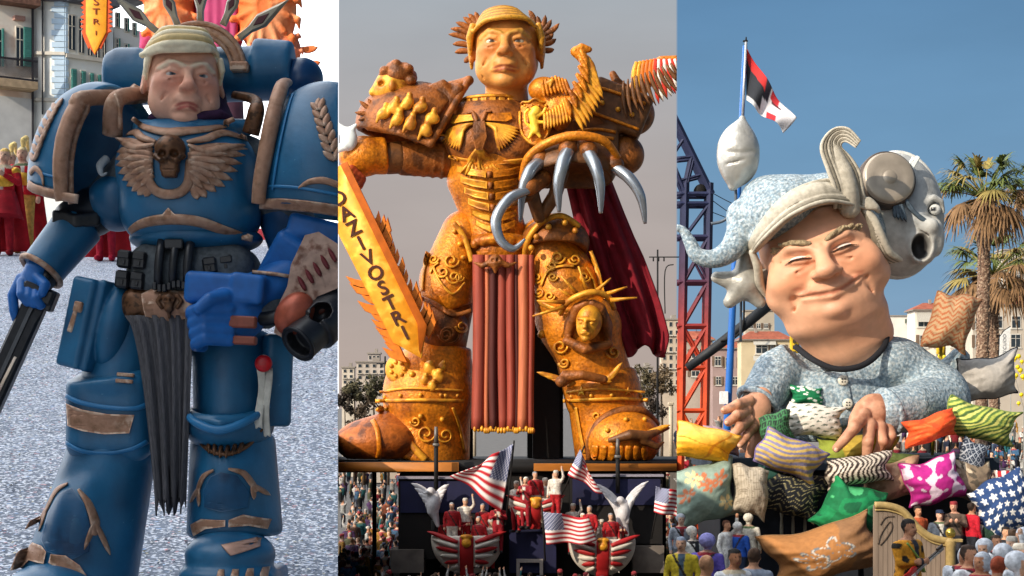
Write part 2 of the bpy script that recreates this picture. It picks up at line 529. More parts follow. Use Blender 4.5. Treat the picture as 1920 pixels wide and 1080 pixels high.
def deco(path, widths, h, surf, n=None, sink=2.0):
    """raised band that follows a surface; widths may taper to nothing (leaves, prongs, feathers)"""
    p = np.array(path, float)[:, :2]
    if n: p = lerpn(p, n)
    m = len(p); w = np.full(m, widths, float) if np.isscalar(widths) else lerpn(widths, m)
    T = np.gradient(p, axis=0); T /= np.linalg.norm(T, axis=1)[:, None]+1e-9
    N = np.stack([-T[:, 1], T[:, 0]], 1)
    prof = [(-1, -sink), (-1, h*.62), (-.72, h), (0, h*1.12), (.72, h), (1, h*.62), (1, -sink)]
    V = []
    for i in range(m):
        for (u, hh) in prof:
            x, y = p[i]+N[i]*u*w[i]/2
            V.append((x, y, surf(x, y)-hh))
    k = len(prof)
    Fc = [[i*k+j, i*k+(j+1) % k, (i+1)*k+(j+1) % k, (i+1)*k+j] for i in range(m-1) for j in range(k)]
    Fc += [list(range(k))[::-1], list(range((m-1)*k, m*k))]
    return fixn(G(V, Fc))
def plate(outline, h, surf, sink=2.0, inset=0.12, ml=None):
    """raised plate of any outline lying on a surface, edges eased"""
    o = np.array(outline, float)[:, :2]
    flat = isinstance(surf, Flat) and surf.fn is None
    if ml is None: ml = 1e9 if flat else 7.0
    if not flat:
        q = []
        for i in range(len(o)):
            a, b = o[i], o[(i+1) % len(o)]; k = max(1, int(np.hypot(*(b-a))/ml))
            q += [a+(b-a)*j/k for j in range(k)]
        o = np.array(q)
    n = len(o); c = o.mean(0)
    if sum(o[i][0]*o[(i+1) % n][1]-o[(i+1) % n][0]*o[i][1] for i in range(n)) < 0: o = o[::-1]
    pv, nx = np.roll(o, 1, 0), np.roll(o, -1, 0)
    if flat: inn = o+(c-o)*inset
    else:
        T = nx-pv; T /= np.linalg.norm(T, axis=1)[:, None]+1e-9
        inn = o+np.stack([-T[:, 1], T[:, 0]], 1)*min(h*.5, 3.0)
    bm = bmesh.new()
    r0 = [bm.verts.new((x, y, surf(x, y)+sink)) for x, y in o]
    r1 = [bm.verts.new((x, y, surf(x, y)-h*.6)) for x, y in o]
    r2 = [bm.verts.new((x, y, surf(x, y)-h)) for x, y in inn]
    top = []
    for i in range(n):
        j = (i+1) % n
        bm.faces.new((r0[i], r0[j], r1[j], r1[i])); bm.faces.new((r1[i], r1[j], r2[j], r2[i]))
    for t in tessellate_polygon([[Vector((x, y, 0)) for x, y in inn]]):
        try: top.append(bm.faces.new([r2[q] for q in t]))
        except ValueError: pass
    if flat:
        for t in tessellate_polygon([[Vector((x, y, 0)) for x, y in o]]):
            try: bm.faces.new([r0[q] for q in t])
            except ValueError: pass
    else:
        old = set(bm.verts)
        for _ in range(5):
            es = [e for e in {e for f in top if f.is_valid for e in f.edges} if e.calc_length() > ml*1.6 and not (e.verts[0] in old and e.verts[1] in old and len([f for f in e.link_faces if f in set(top)]) < 2)]
            if not es: break
            r = bmesh.ops.subdivide_edges(bm, edges=es, cuts=1, use_grid_fill=False)
            nf = [g for g in r['geom'] if isinstance(g, bmesh.types.BMFace)]
            top = list({f for f in top if f.is_valid} | set(nf))
            r = bmesh.ops.triangulate(bm, faces=[f for f in top if len(f.verts) > 3])
            top = list({f for f in top if f.is_valid} | set(r['faces']))
        for v in bm.verts:
            if v not in old: v.co.z = surf(v.co.x, v.co.y)-h
    bmesh.ops.recalc_face_normals(bm, faces=bm.faces)
    bm.verts.index_update()
    g = G([v.co[:] for v in bm.verts], [[v.index for v in f.verts] for f in bm.faces]); bm.free()
    return g if not flat else fixn(g)
def extr(outline, z0, z1, bev=0.0):
    """flat slab of any outline between two depths"""
    return plate(outline, z1-z0, Flat(z1), sink=0, inset=bev) if True else None
def leaf(a, b, w, h, surf, bend=0.0, n=7, blunt=.5):
    a = np.array(a, float)[:2]; b = np.array(b, float)[:2]; d = b-a; nn = np.array([-d[1], d[0]])
    t = np.linspace(0, 1, n); p = a+d*t[:, None]+nn*(bend*np.sin(pi*t))[:, None]
    ww = w*np.sin(pi*np.clip(t*.86+.12, 0, 1))**blunt
    ww[-1] = w*.06
    return deco(p, ww, h, surf)

# ------------------------------------------------------------------ scene objects
def tw(V, d, dz0=None):
    """pixel space (px, py, depth in px) to the world, at distance d metres, one scale for the whole piece"""
    V = np.asarray(V, float); u = d/F
    if dz0 is None: dz0 = (V[:, 2].min()+V[:, 2].max())/2 if len(V) else 0.0
    s = (d+dz0*u)/F
    return np.stack([(V[:, 0]-960)*s, d+V[:, 2]*u, CH+(HY-V[:, 1])*s], 1)
def wp(px, py, d): return Vector(((px-960)*d/F, d, CH+(HY-py)*d/F))
CUT = {'A': ((634.0-960)/F, 1), 'B': ((1269.0-960)/F, 1)}     # the three places meet along these two lines of sight
def set_colors(me, C):
    a = me.color_attributes.new('Col', 'FLOAT_COLOR', 'POINT')
    c = np.ones((len(C), 4), np.float32); c[:, :3] = C
    a.data.foreach_set('color', c.reshape(-1))
def build_mesh(name, V, L, S, C=None, sharp=None):
    me = bpy.data.meshes.new(name)
    me.vertices.add(len(V)); me.vertices.foreach_set('co', np.asarray(V, np.float32).reshape(-1))
    me.loops.add(len(L)); me.loops.foreach_set('vertex_index', np.asarray(L, np.int32))
    me.polygons.add(len(S)); st = np.concatenate([[0], np.cumsum(S)])[:-1]
    me.polygons.foreach_set('loop_start', np.asarray(st, np.int32))
    me.update(calc_edges=True); me.validate()
    if C is not None: set_colors(me, C)
    me.polygons.foreach_set('use_smooth', np.ones(len(me.polygons), bool))
    if sharp is not None: me.set_sharp_from_angle(angle=radians(sharp))
    return me
def clip_mesh(me, off, side, world_off):
    """cut a mesh along a vertical plane through the dividing line; side 'lt' keeps what lies left of it"""
    bm = bmesh.new(); bm.from_mesh(me)
    k = off
    no = Vector((1, -k, 0)).normalized()
    co = -Vector(world_off)
    r = bmesh.ops.bisect_plane(bm, geom=bm.verts[:]+bm.edges[:]+bm.faces[:], plane_co=co, plane_no=no,
                               clear_outer=(side == 'lt'), clear_inner=(side == 'gt'))
    ed = [e for e in r['geom_cut'] if isinstance(e, bmesh.types.BMEdge)]
    if ed:
        try: bmesh.ops.holes_fill(bm, edges=ed, sides=0)
        except Exception: pass
    bm.to_mesh(me); bm.free()
class Thing:
    def __init__(s, name, label, cat, d=None, at=None, base=None, group=None, clip=None, empty=True, dz0=None):
        s.d = d; s.clip = clip; s.dz0 = dz0
        if at is None: at = wp(base[0], base[1], d)
        s.at = Vector(at); s.name = name
        s.meta = dict(label=label, category=cat)
        if group: s.meta['group'] = group
        s.root = None
        if empty:
            o = bpy.data.objects.new(name, None); COL.objects.link(o); o.location = s.at
            o.empty_display_size = 0.2
            for k, v in s.meta.items(): o[k] = v
            s.root = o
    def mesh(s, name, g, sharp, dz0=None):
        z0 = None if dz0 == 'own' else (dz0 if dz0 is not None else s.dz0)
        V = tw(g.V, s.d, z0) if s.d is not None else g.V.copy()
        V = V-np.array(s.at)
        me = build_mesh(name, V, g.L, g.S, g.C, sharp)
        for c in (s.clip or '').split():
            clip_mesh(me, CUT[c[0]][0], c[1:], s.at)
        return me
    def part(s, name, g, m, parent=None, sharp=None, label=None, kind=None, dz0=None):
        if isinstance(g, (list, tuple)): g = join(g)
        me = s.mesh(name, g, sharp, dz0)
        if not len(me.polygons): return None
        o = bpy.data.objects.new(name, me); COL.objects.link(o)
        me.materials.append(m)
        o.parent = parent or s.root
        if label: o['label'] = label
        if kind: o['kind'] = kind
        return o
    def solo(s, g, m, sharp=None, dz0=None):
        """a thing that is one mesh"""
        if isinstance(g, (list, tuple)): g = join(g)
        me = s.mesh(s.name, g, sharp, dz0)
        if s.root is not None: bpy.data.objects.remove(s.root)
        o = bpy.data.objects.new(s.name, me); COL.objects.link(o); me.materials.append(m)
        o.location = s.at
        for k, v in s.meta.items(): o[k] = v
        s.root = o
        return o
def copy_thing(o, loc, rz=0.0, scale=1.0, label=None):
    def cp(x, par):
        c = x.copy(); COL.objects.link(c); c.parent = par
        for ch in x.children: cp(ch, c)
        return c
    r = cp(o, None); r.location = loc; r.rotation_euler = (0, 0, rz); r.scale = (scale,)*3
    if label: r['label'] = label
    return r
def structure(name, g, m, sharp=30, kind='structure'):
    if isinstance(g, (list, tuple)): g = join(g)
    me = build_mesh(name, g.V, g.L, g.S, g.C, sharp)
    o = bpy.data.objects.new(name, me); COL.objects.link(o); me.materials.append(m); o['kind'] = kind
    return o
def text_g(s, size, depth=0.02, font_bold=0.0):
    """lettering as a mesh, x right, z up, in metres (baseline start at the origin)"""
    cu = bpy.data.curves.new('lettering', 'FONT'); cu.body = s; cu.size = size; cu.extrude = depth; cu.align_x = 'CENTER'; cu.align_y = 'CENTER'
    cu.offset = font_bold
    cu.resolution_u = 3
    o = bpy.data.objects.new('lettering', cu); COL.objects.link(o)
    dg = bpy.context.evaluated_depsgraph_get(); me = bpy.data.meshes.new_from_object(o.evaluated_get(dg))
    V = np.array([v.co[:] for v in me.vertices]); Fc = [list(p.vertices) for p in me.polygons]
    bpy.data.objects.remove(o); bpy.data.curves.remove(cu); bpy.data.meshes.remove(me)
    return G(V, Fc)
# ------------------------------------------------------------------ sculpted heads and people
def face_prims(mouth=0.0, squint=0.0, pudge=0.0, jaw=0.0, nose=1.0, ears=1.0, frown=1.0, neck=True, lipw=1.0, smirk=0.0, fold=1.0):
    """a man's head, x right, y down, z away; crown at -1, chin near +1"""
    p = [E((0, -.24, .14), (.73, .76, .85)), E((0, .3, -.1), (.60+jaw*.7, .66, .62), k=.25)]
    for s in (-1, 1):
        p += [E((s*.36, .17, -.48), (.25+pudge*.25, .21+pudge*.2, .22), k=.2),
              E((s*(.40+jaw*.5), .54, -.26), (.24+pudge*.3, .32, .34), k=.22),
              CN([(s*.5, -.14, -.5), (s*.34, -.23, -.70), (s*.1, -.13, -.76)], [.06, .085, .085], k=.13),
              E((s*.29, -.01, -.88), (.2, .115, .19), op='-', k=.10)]
    p += [E((0, .88, -.54), (.23+pudge*.1, .16, .2), k=.12),
          CN([(0, -.12, -.75), (0, .12, -.90), (0, .27, -.99)], [.08*nose, .10*nose, .14*nose], k=.12),
          E((0, .5, -.73), (.27, .15, .14), k=.14)]
    for s in (-1, 1):
        m = mouth+smirk*s
        p += [E((s*.13*nose, .31, -.86), (.09*nose, .085, .13), k=.06),
              CN([(s*.13, .0+.02*squint, -.72), (s*.22, -.065+.05*squint, -.765), (s*.33, -.085+.05*squint, -.75), (s*.45, -.02+.02*squint, -.64)], [.035, .05, .05, .03], k=.05),
              CN([(s*.13, .04, -.72), (s*.28, .09-.035*squint, -.745), (s*.44, .045-.01*squint, -.64)], [.03, .04, .03], k=.05),
              E((s*.29, .16, -.66), (.17, .07, .11), k=.08),
              CN([(s*.17, .25, -.86), (s*.31, .45, -.76), (s*.37, .66-m*.5, -.63)], [.028*fold, .034*fold, .016*fold], op='-', k=.08/fold),
              CN([(s*.05, -.36, -.80), (s*.05, -.17, -.85)], .014*frown, op='-', k=.05),
              E((s*(.74), .06, .06), (.08*ears, .25*ears, .16), Rm(0, s*-14, s*-8), k=.06),
              E((s*(.82), .03, .0), (.06, .14*ears, .08), op='-', k=.05)]
    p += [CN([(-.27*lipw, .64-mouth*.55+smirk*.5, -.66), (-.1, .575, -.82), (0, .592, -.835), (.1, .575, -.82), (.27*lipw, .64-mouth*.55-smirk*.5, -.66)], [.03, .05, .045, .05, .03], k=.04),
          CN([(-.21*lipw, .67-mouth*.35+smirk*.4, -.69), (0, .695, -.80), (.21*lipw, .67-mouth*.35-smirk*.4, -.69)], [.035, .066, .035], k=.04),
          CN([(-.31*lipw, .665-mouth*.65+smirk*.6, -.68), (-.12, .63, -.86), (0, .637, -.89), (.12, .63, -.86), (.31*lipw, .665-mouth*.65-smirk*.6, -.68)], .02, op='-', k=.025)]
    for s in (-1, 1):
        p += [E((s*.075*nose, .40, -.94), (.045, .05, .055), op='-', k=.03)]
    for y in (-.36, -.46, -.55):
        p += [CN([(-.4, y+.05, -.66), (-.18, y-.02, -.755), (0, y+.02, -.775), (.18, y-.02, -.755), (.4, y+.05, -.66)], .013*fold, op='-', k=.045)]
    if fold > 1:
        for s in (-1, 1):
            p += [CN([(s*.16, .10, -.78), (s*.30, .16, -.77), (s*.44, .10, -.64)], .016, op='-', k=.04), CN([(s*.40, .42, -.66), (s*.50, .60, -.5), (s*.47, .80, -.42)], .022, op='-', k=.06), CN([(s*.20, .72, -.72), (s*.26, .84, -.62)], .02, op='-', k=.05)]
            for q in (-.05, .03, .10): p.append(CN([(s*.48, q*.6, -.60), (s*.60, q*1.5, -.44)], .010, op='-', k=.03))
            p.append(CN([(s*.08, -.15, -.83), (s*.26, -.215, -.80), (s*.44, -.15, -.66)], [.045, .05, .03], k=.04))
    p += [E((0, .62, -.16), (.46+jaw*.5, .40, .48), k=.2)]
    if neck: p += [CN([(0, .6, .22), (0, 1.5, .36)], [.44, .52], k=.16)]
    return p
def face_paint(lips='#b8615a', blush='#d98d70', brow='#c9b48e', lipw=1.0, bag='#c98f78', mouth=0.0):
    r = [((s*.38, .2, -.6), (.26, .22, .3), blush, .6, .55) for s in (-1, 1)]
    r += [((0, .3, -1.0), (.16, .14, .2), blush, .6, .5)]
    r += [((s*.29, .13, -.72), (.2, .07, .12), bag, .5, .4) for s in (-1, 1)]
    for s in (-1, 1):
        for t in np.linspace(0, 1, 6):
            r.append(((s*(.1+.38*t), -.16-.10*sin(pi*min(1, t*1.1))+.03*t, -.80+.22*t*t), (.09, .045, .14), brow, .4, .8))
    for x in np.linspace(-.24*lipw, .24*lipw, 9):
        y = .655-mouth*.55*(x/.27)**2
        r.append(((x, y-.035, -.82+.35*x*x), (.06, .026, .14), lips, .4, .7)); r.append(((x*.85, y+.04, -.80+.35*x*x), (.06, .03, .14), lips, .4, .7))
    return r
def eye_g(s, white='#d8d0c4', iris='#5c6b74', look=(0, 0)):
    c = np.array((s*.285, .005, -.605))
    g = sphere(c, .155, 24, 16)
    g.color(white)
    q = np.hypot(g.V[:, 0]-(c[0]+look[0]), g.V[:, 1]-(c[1]+look[1])); fr = g.V[:, 2] < c[2]
    g.C[(q < .062) & fr] = hexc(iris); g.C[(q < .03) & fr] = hexc('#101010')
    return g
def place(g, M, t): return g.xf(M, t)

def person_g(cell=.03, top='#27313f', legs='#23242a', skin='#c48a68', hair='#2a1d15', arms='down', hat=None, face=False, h=1.72, girth=1.0, hood=False, puff=0.0, stride=0.0, seed=0, shoes='#1b1b1c'):
    """a standing person in metres, x right, y away, z up, facing -y"""
    k = h/1.72; w = girth; rr = random.Random(seed)
    tilt = rr.uniform(-.03, .03)
    p = [CN([(-.09*w, 0, .92), (-.10*w, -.02-stride*.5, .5), (-.10*w, .02-stride, .09)], [.105*w, .075, .055], k=.04),
         CN([(.09*w, 0, .92), (.10*w, -.02+stride*.4, .5), (.10*w, .02+stride, .09)], [.105*w, .075, .055], k=.04),
         CN([(-.10*w, .03-stride, .05), (-.12*w, -.13-stride, .045)], [.055, .045], k=.03), CN([(.10*w, .03+stride, .05), (.12*w, -.13+stride, .045)], [.055, .045], k=.03),
         E((0, 0, .98), (.175*w, .125*w, .14), k=.08), E((0, .0, 1.2), (.19*w, .13*w, .24), k=.1), E((0, .01, 1.36), (.205*w, .115*w, .11), k=.1),
         CN([(0, .02, 1.4), (tilt*.5, .0, 1.52)], [.065, .055], k=.04),
         E((tilt, -.01, 1.605), (.075, .092, .115), k=.03), E((tilt, -.05, 1.56), (.055, .055, .06), k=.03)]
    hd = []
    for s in (-1, 1):
        sh = (s*.205*w, .01, 1.37)
        if arms == 'up' or (arms == 'one' and s > 0): a = [sh, (s*.3, -.08, 1.52), (s*.26, -.12, 1.78)]
        elif arms == 'front' or (arms == 'phone' and s > 0): a = [sh, (s*.26, -.08, 1.16), (s*.1, -.30, 1.27 if arms == 'front' else 1.5)]
        elif arms == 'fold': a = [sh, (s*.26, -.05, 1.15), (-s*.02, -.2, 1.17)]
        else: a = [sh, (s*.265*w, .03, 1.13), (s*.26*w, -.06, .90)]
        p.append(CN(a, [.066*w, .052, .04], k=.035)); hd.append(np.array(a[-1])+(np.array(a[-1])-np.array(a[-2]))*.25)
        p.append(E(hd[-1], (.042, .042, .055), k=.03))
        p.append(E((tilt+s*.078, 0, 1.6), (.015, .025, .035), k=.01))
    if face:
        p += [CN([(tilt, -.095, 1.625), (tilt, -.118, 1.585)], [.012, .017], k=.015)]
        for s in (-1, 1): p += [E((tilt+s*.032, -.108, 1.622), (.02, .018, .012), op='-', k=.012)]
    p += [E((tilt, .014, 1.645), (.086, .102, .094), k=.012)]+[E((tilt+.06*cos(a_*1.3), .02+.07*sin(a_*1.3), 1.66+.04*sin(a_*2.1)), .03, k=.01) for a_ in range(8)]
    if hood: p += [E((tilt, .03, 1.60), (.115, .11, .14), k=.03), E((tilt, -.1, 1.59), (.075, .07, .1), op='-', k=.02), E((tilt, -.01, 1.595), (.072, .088, .11), k=.01)]
    if puff: p += [E((tilt, .05, 1.66), (puff, puff*.95, puff*.9), k=.02), E((tilt, -.16, 1.59), (.075, .10, .1), op='-', k=.03), E((tilt, -.01, 1.595), (.07, .088, .11), k=.01)]
    if hat: p += [CY((tilt, .0, 1.66), (tilt, .0, 1.74), .095, .085, .02, k=.01)]
    if hat == 'brim': p += [CY((tilt, -.01, 1.665), (tilt, -.01, 1.68), .16, .15, .006, k=.01)]
    if hat == 'peak': p += [BX((tilt, -.12, 1.675), (.07, .06, .008), .006, k=.01)]
    g = sdf(p, cell); V = g.V
    C = np.tile(np.array(hexc(top)), (len(V), 1)); z = V[:, 2]
    C[(z < .93)] = hexc(legs); C[z < .1] = hexc(shoes)
    alt = np.array(hexc(rr.choice(('#c9c4b8', '#2a2c33', '#6d2a2a', '#4a5d6d', '#8a7a5a', '#d9d4c8')))); low = (np.abs(V[:, 0]) < .035+.05*np.clip(z-1.0, 0, .5)) & (V[:, 1] < -.03) & (z > .98) & (z < 1.47)
    if rr.random() < .6: C[low] = alt
    if rr.random() < .5: C[(z > 1.40) & (z < 1.50) & (np.hypot(V[:, 0], V[:, 1]) < .17)] = np.array(hexc(rr.choice(('#8e2430', '#c9b89a', '#3a4a6a', '#5a6a4a', '#1c1c20'))))
    if rr.random() < .4: C[(np.abs(V[:, 0]*.9+(z-1.2)*.55) < .022) & (z > .95) & (z < 1.44)] = hexc('#2a2320')
    C[(z < .95) & (z > .75) & (np.abs(V[:, 0]) > .2*w)] = hexc(top)
    C[(z > 1.455) & (np.hypot(V[:, 0]-tilt, V[:, 1]) < .17)] = hexc(skin)
    hm = (z > 1.5) & (np.hypot(V[:, 0]-tilt, V[:, 1]) < .2)
    C[hm & (((V[:, 1] > .0+.35*(1.62-z)) & (z > 1.54)) | (z > 1.675))] = hexc(hair)
    if hood: C[hm & ~((V[:, 1] < -.04) & (np.abs(V[:, 0]-tilt) < .068) & (z < 1.68) & (z > 1.5))] = hexc(top)
    if puff: C[(z > 1.45) & ~((V[:, 1] < -.03) & (np.abs(V[:, 0]-tilt) < .072) & (z < 1.69) & (z > 1.47) & (V[:, 1] > -.13)) & (np.hypot(V[:, 0]-tilt, V[:, 1]) < .4) & (z > 1.5)] = hexc(hair)
    if hat: C[hm & (z > 1.655)] = hexc({'brim': '#b9b2a6', 'peak': '#22304a', 'wool': '#8f2f33'}.get(hat, '#303030'))
    if face:
        for s in (-1, 1): C[(np.hypot(V[:, 0]-tilt-s*.032, z-1.62) < .011) & (V[:, 1] < -.07)] = hexc('#1a1412')
        C[(np.abs(V[:, 0]-tilt) < .025) & (np.abs(z-1.548) < .007) & (V[:, 1] < -.08)] = hexc('#8d4a41')
    for q in hd: C[np.sqrt(((V-q)**2).sum(1)) < .065] = hexc(skin)
    g.C = C; g.V = g.V*k
    return g
CLOTH = mat('clothes', attr=True, rough=.85, ns=.06, na=.28, bump=.7, bs=.09)
SKINP = mat('painted_skin', attr=True, rough=.55, ns=.03, na=.06, bump=.12, bs=.012)
# ================================================================== WEST: a street with a costumed reveller
LD = 7.16
def zs(y): return 2.60+0.155*(min(y, 33.0)-7.2)
def kA(y): return (634.0-960)/F*y
# ---- ground: one great sheet, the street terrace above it
def road_mat():
    m = mat('confetti_asphalt', '#7a8392', rough=.9, ns=.35, na=.22, bump=.2, bs=.01, col2='#5b6371', c2s=1.3, c2t=(.48, .66))
    nt = m.node_tree; n = nt.nodes; l = nt.links; b = n['Principled BSDF']
    src = b.inputs['Base Color'].links[0].from_socket
    tc = n.new('ShaderNodeTexCoord')
    for sc_, th, col in ((60, .74, (.62, .66, .75)), (44, .90, (.20, .22, .27)), (50, .97, (.72, .42, .44)), (55, .97, (.30, .45, .72)), (75, .86, (.85, .87, .92))):
        v = n.new('ShaderNodeTexVoronoi'); v.inputs['Scale'].default_value = sc_; l.new(tc.outputs['Object'], v.inputs['Vector'])
        s = n.new('ShaderNodeSeparateColor'); l.new(v.outputs['Color'], s.inputs[0])
        mr = n.new('ShaderNodeMapRange'); mr.inputs[1].default_value = th; mr.inputs[2].default_value = th+.03; l.new(s.outputs[0], mr.inputs[0])
        mx = n.new('ShaderNodeMix'); mx.data_type = 'RGBA'; l.new(mr.outputs[0], mx.inputs['Factor']); l.new(src, mx.inputs[6]); mx.inputs[7].default_value = (*col, 1)
        src = mx.outputs[2]
    l.new(src, b.inputs['Base Color'])
    return m
GROUND = mat('ground_paving', '#55524f', rough=.95, ns=1.2, na=.25)
structure('ground', box(-900, 900, -40, 3500, -6, -3.5), GROUND)
ys = [-6, 0, 4, 7, 10, 15, 20, 26, 33, 41]
V = []; Fc = []; Wf = []
for y in ys:
    xr = kA(y)-0.0002*abs(y) if y > 0 else 1.5
    V += [(-60, y, zs(y)), (xr, y, zs(y)), (xr, y, -3.55), (-60, y, -3.55)]
for i in range(len(ys)-1):
    a, b = 4*i, 4*i+4
    Fc += [[a, a+1, b+1, b]]; Wf += [[a+1, a+2, b+2, b+1]]
Wf += [[b, b+1, b+2, b+3]]
k0 = len(V)
for y in (41.02, 63): V += [(-60, y, 2.4), (kA(y)-.01, y, 2.4), (kA(y)-.01, y, -3.55), (-60, y, -3.55)]  # lower terrace, hidden behind the crest, added to shade the crowd beyond
Fc += [[k0, k0+1, k0+5, k0+4]]; Wf += [[k0+1, k0+2, k0+6, k0+5], [k0+4, k0+5, k0+6, k0+7]]
structure('street', G(V, Fc), road_mat(), 60)
t = Thing('retaining_wall', 'grey stone retaining wall under the edge of the confetti street', 'wall', at=(-3, 20, -3.5))
t.solo(G(V, Wf), mat('wall_stone', '#8a857c', rough=.95, ns=.6, na=.3, bump=.6, bs=.4), 30)
rr = random.Random(3)
V = []; Fc = []; C = []
pal = [hexc(c) for c in ('#f4f4f8', '#f4f4f8', '#e8ecf4', '#dfe6f2', '#e6a9a9', '#b9d0ee', '#f0e3b8', '#ffffff')]
for i in range(12000):
    y = 4.5+rr.random()**1.6*22; x = rr.uniform(-.31*y, kA(y)-.02); a = rr.random()*pi; s = rr.uniform(.005, .011)
    z = zs(y)+.004+rr.random()*.006; k = len(V); t = rr.uniform(-.004, .004)
    for q in range(4):
        V.append((x+s*cos(a+q*pi/2), y+s*sin(a+q*pi/2), z+t*cos(q*pi/2))); C.append(pal[i % 8])
    Fc.append([k, k+1, k+2, k+3])
structure('confetti', G(V, Fc, np.array(C)), mat('confetti_paper', attr=True, rough=.9, na=0), None, 'stuff')

# ---- houses along the street
def face_pts(p0, p1, px, py):
    """where the line of sight of a pixel meets the vertical wall p0-p1"""
    a = np.array(p0[:2], float); b = np.array(p1[:2], float); r = (px-960)/F
    # a + t(b-a): x = r*y
    t = (r*a[1]-a[0])/((b-a)[0]-r*(b-a)[1]); q = a+t*(b-a)
    return np.array([q[0], q[1], CH+(HY-py)*q[1]/F])
def wall_n(p0, p1):
    d = np.array([p1[0]-p0[0], p1[1]-p0[1]], float); n = np.array([d[1], -d[0]]); n /= np.linalg.norm(n)
    mid = np.array([(p0[0]+p1[0])/2, (p0[1]+p1[1])/2])
    if n.dot(-mid) < 0: n = -n
    return np.array([n[0], n[1], 0])
def slab4(c4, n, t0, t1):
    c4 = np.array(c4, float); V = np.concatenate([c4+n*t0, c4+n*t1])
    return fixn(G(V, [[0, 1, 2, 3], [4, 5, 6, 7], [0, 1, 5, 4], [1, 2, 6, 5], [2, 3, 7, 6], [3, 0, 4, 7]]))
def wrect(p0, p1, x0, x1, y0, y1, t0, t1):
    a = face_pts(p0, p1, x0, y0); b = face_pts(p0, p1, x1, y0); c = face_pts(p0, p1, x0, y1)
    zt, zb = a[2], c[2]
    return slab4([(a[0], a[1], zb), (b[0], b[1], zb), (b[0], b[1], zt), (a[0], a[1], zt)], wall_n(p0, p1), t0, t1)
def prism_wall(p0, p1, z0, z1, depth):
    n = wall_n(p0, p1)
    return slab4([(p0[0], p0[1], z0), (p1[0], p1[1], z0), (p1[0], p1[1], z1), (p0[0], p0[1], z1)], n, -depth, 0)
STONE = mat('window_stone', '#cfc9bd', rough=.9, ns=.4, na=.1)
GLASS = mat('window_glass', '#2a323a', rough=.12, ns=1.0, na=.2, spec=.6)
SHUT = mat('green_shutter', '#4f9088', rough=.7, ns=.2, na=.15)
ROOF = mat('roof_tiles', '#7c5a4c', rough=.9, ns=.3, na=.3, bump=.5, bs=.3)
def window(t, p0, p1, x0, x1, y0, y1, fr=.16, shutters=None, open_=False):
    w = t.part('window', wrect(p0, p1, x0-1.2, x1+1.2, y0-3, y1+2, -.05, .12), STONE, sharp=30)
    t.part('pane', wrect(p0, p1, x0, x1, y0, y1, .10, .14), GLASS, parent=w, sharp=30)
    xm = (x0+x1)/2
    t.part('frame', [wrect(p0, p1, xm-.5, xm+.5, y0, y1, .14, .18), wrect(p0, p1, x0, x1, y0+(y1-y0)*.3, y0+(y1-y0)*.3+1.6, .14, .18)], STONE, parent=w, sharp=30)
    if shutters:
        for (a, b) in shutters:
            t.part('shutter', [wrect(p0, p1, a, b, y0-1, y1+1, .13, .22)]+[wrect(p0, p1, a+.8, b-.8, y, y+2.0, .22, .26) for y in np.arange(y0+1, y1-3, 4.0)], SHUT, parent=w, sharp=30)
    return w
zb = -3.5
A0, A1 = (-35.35, 116.4), (-33.1, 118)
t = Thing('corner_house', 'cream house at the far left with green shutters and an iron balcony', 'house', at=(-34, 114, zb), clip=None)
CREAM = mat('cream_plaster', '#f3ebe0', rough=.95, ns=1.5, na=.08, col2='#dcc4b2', c2s=2.5)
t.part('wall', prism_wall(A0, A1, zb, 31.2, 7), CREAM, sharp=30)
t.part('plinth', wrect(A0, A1, -18, 61, 178, 420, 0, .14), mat('grey_render', '#d6d6d4', rough=.95, ns=1.2, na=.14), sharp=30)
window(t, A0, A1, 30, 42, 52, 124, shutters=[(43, 57)])
window(t, A0, A1, -12, 1, 55, 124, shutters=[(2, 6)])
w = t.part('balcony', wrect(A0, A1, -16, 57, 152, 166, 0, 1.5), mat('balcony_stone', '#b9a183', rough=.9, ns=.5, na=.25), sharp=30)
IRON = mat('dark_iron', '#2c2a31', rough=.6, ns=.2, na=.2)
t.part('railing', [wrect(A0, A1, x, x+.9, 114, 152, 1.42, 1.46) for x in np.arange(-16, 57, 1.9)]+[wrect(A0, A1, -16, 57, 112, 115, 1.38, 1.5), wrect(A0, A1, -16, 57, 148, 151, 1.38, 1.5)], IRON, parent=w, sharp=30)
t.part('eave', wrect(A0, A1, -22, 64, -6, 6, -.4, 1.3), ROOF, sharp=30)
t.part('pediment', wrect(A0, A1, 24, 44, 30, 38, 0, .4), mat('pink_trim', '#b0897d', rough=.9), sharp=30)
t.part('drain_pipe', [wrect(A0, A1, 58, 60.5, 4, 300, .1, .3)], IRON, sharp=30)
B0, B1, B2 = (-33.12, 118.05), (-30.9, 118.3), (-28.17, 120.5)
t = Thing('tall_house', 'pale blue and white house with stone quoins beside the orange banner', 'house', at=(-31, 120, zb))
PALE = mat('pale_plaster', '#f2f2ec', rough=.95, ns=1.5, na=.06, col2='#dbe4ea', c2s=3.0)
t.part('wall', [prism_wall(B0, B1, zb, 32.0, .5), prism_wall(B1, B2, zb, 32.0, 2.2)], PALE, sharp=30)
BLUEQ = mat('blue_quoin', '#b9d0e4', rough=.9, ns=.6, na=.08)
for i, y in enumerate(np.arange(2, 180, 11.0)):
    t.part('quoin', [wrect(B0, B1, 121-(16 if i % 2 else 11)-8, 121.2, y, y+9.5, 0, .10)], BLUEQ, sharp=30)
    t.part('quoin', [wrect(B1, B2, 122, 126 if i % 2 else 128, y, y+9.5, 0, .10)], BLUEQ, sharp=30)
for y in (97, 184):
    t.part('string_course', [wrect(B0, B1, 63, 122, y, y+6, 0, .22)], STONE, sharp=30)
t.part('string_course', [wrect(B1, B2, 122, 211, 101, 108, 0, .25)], STONE, sharp=30)
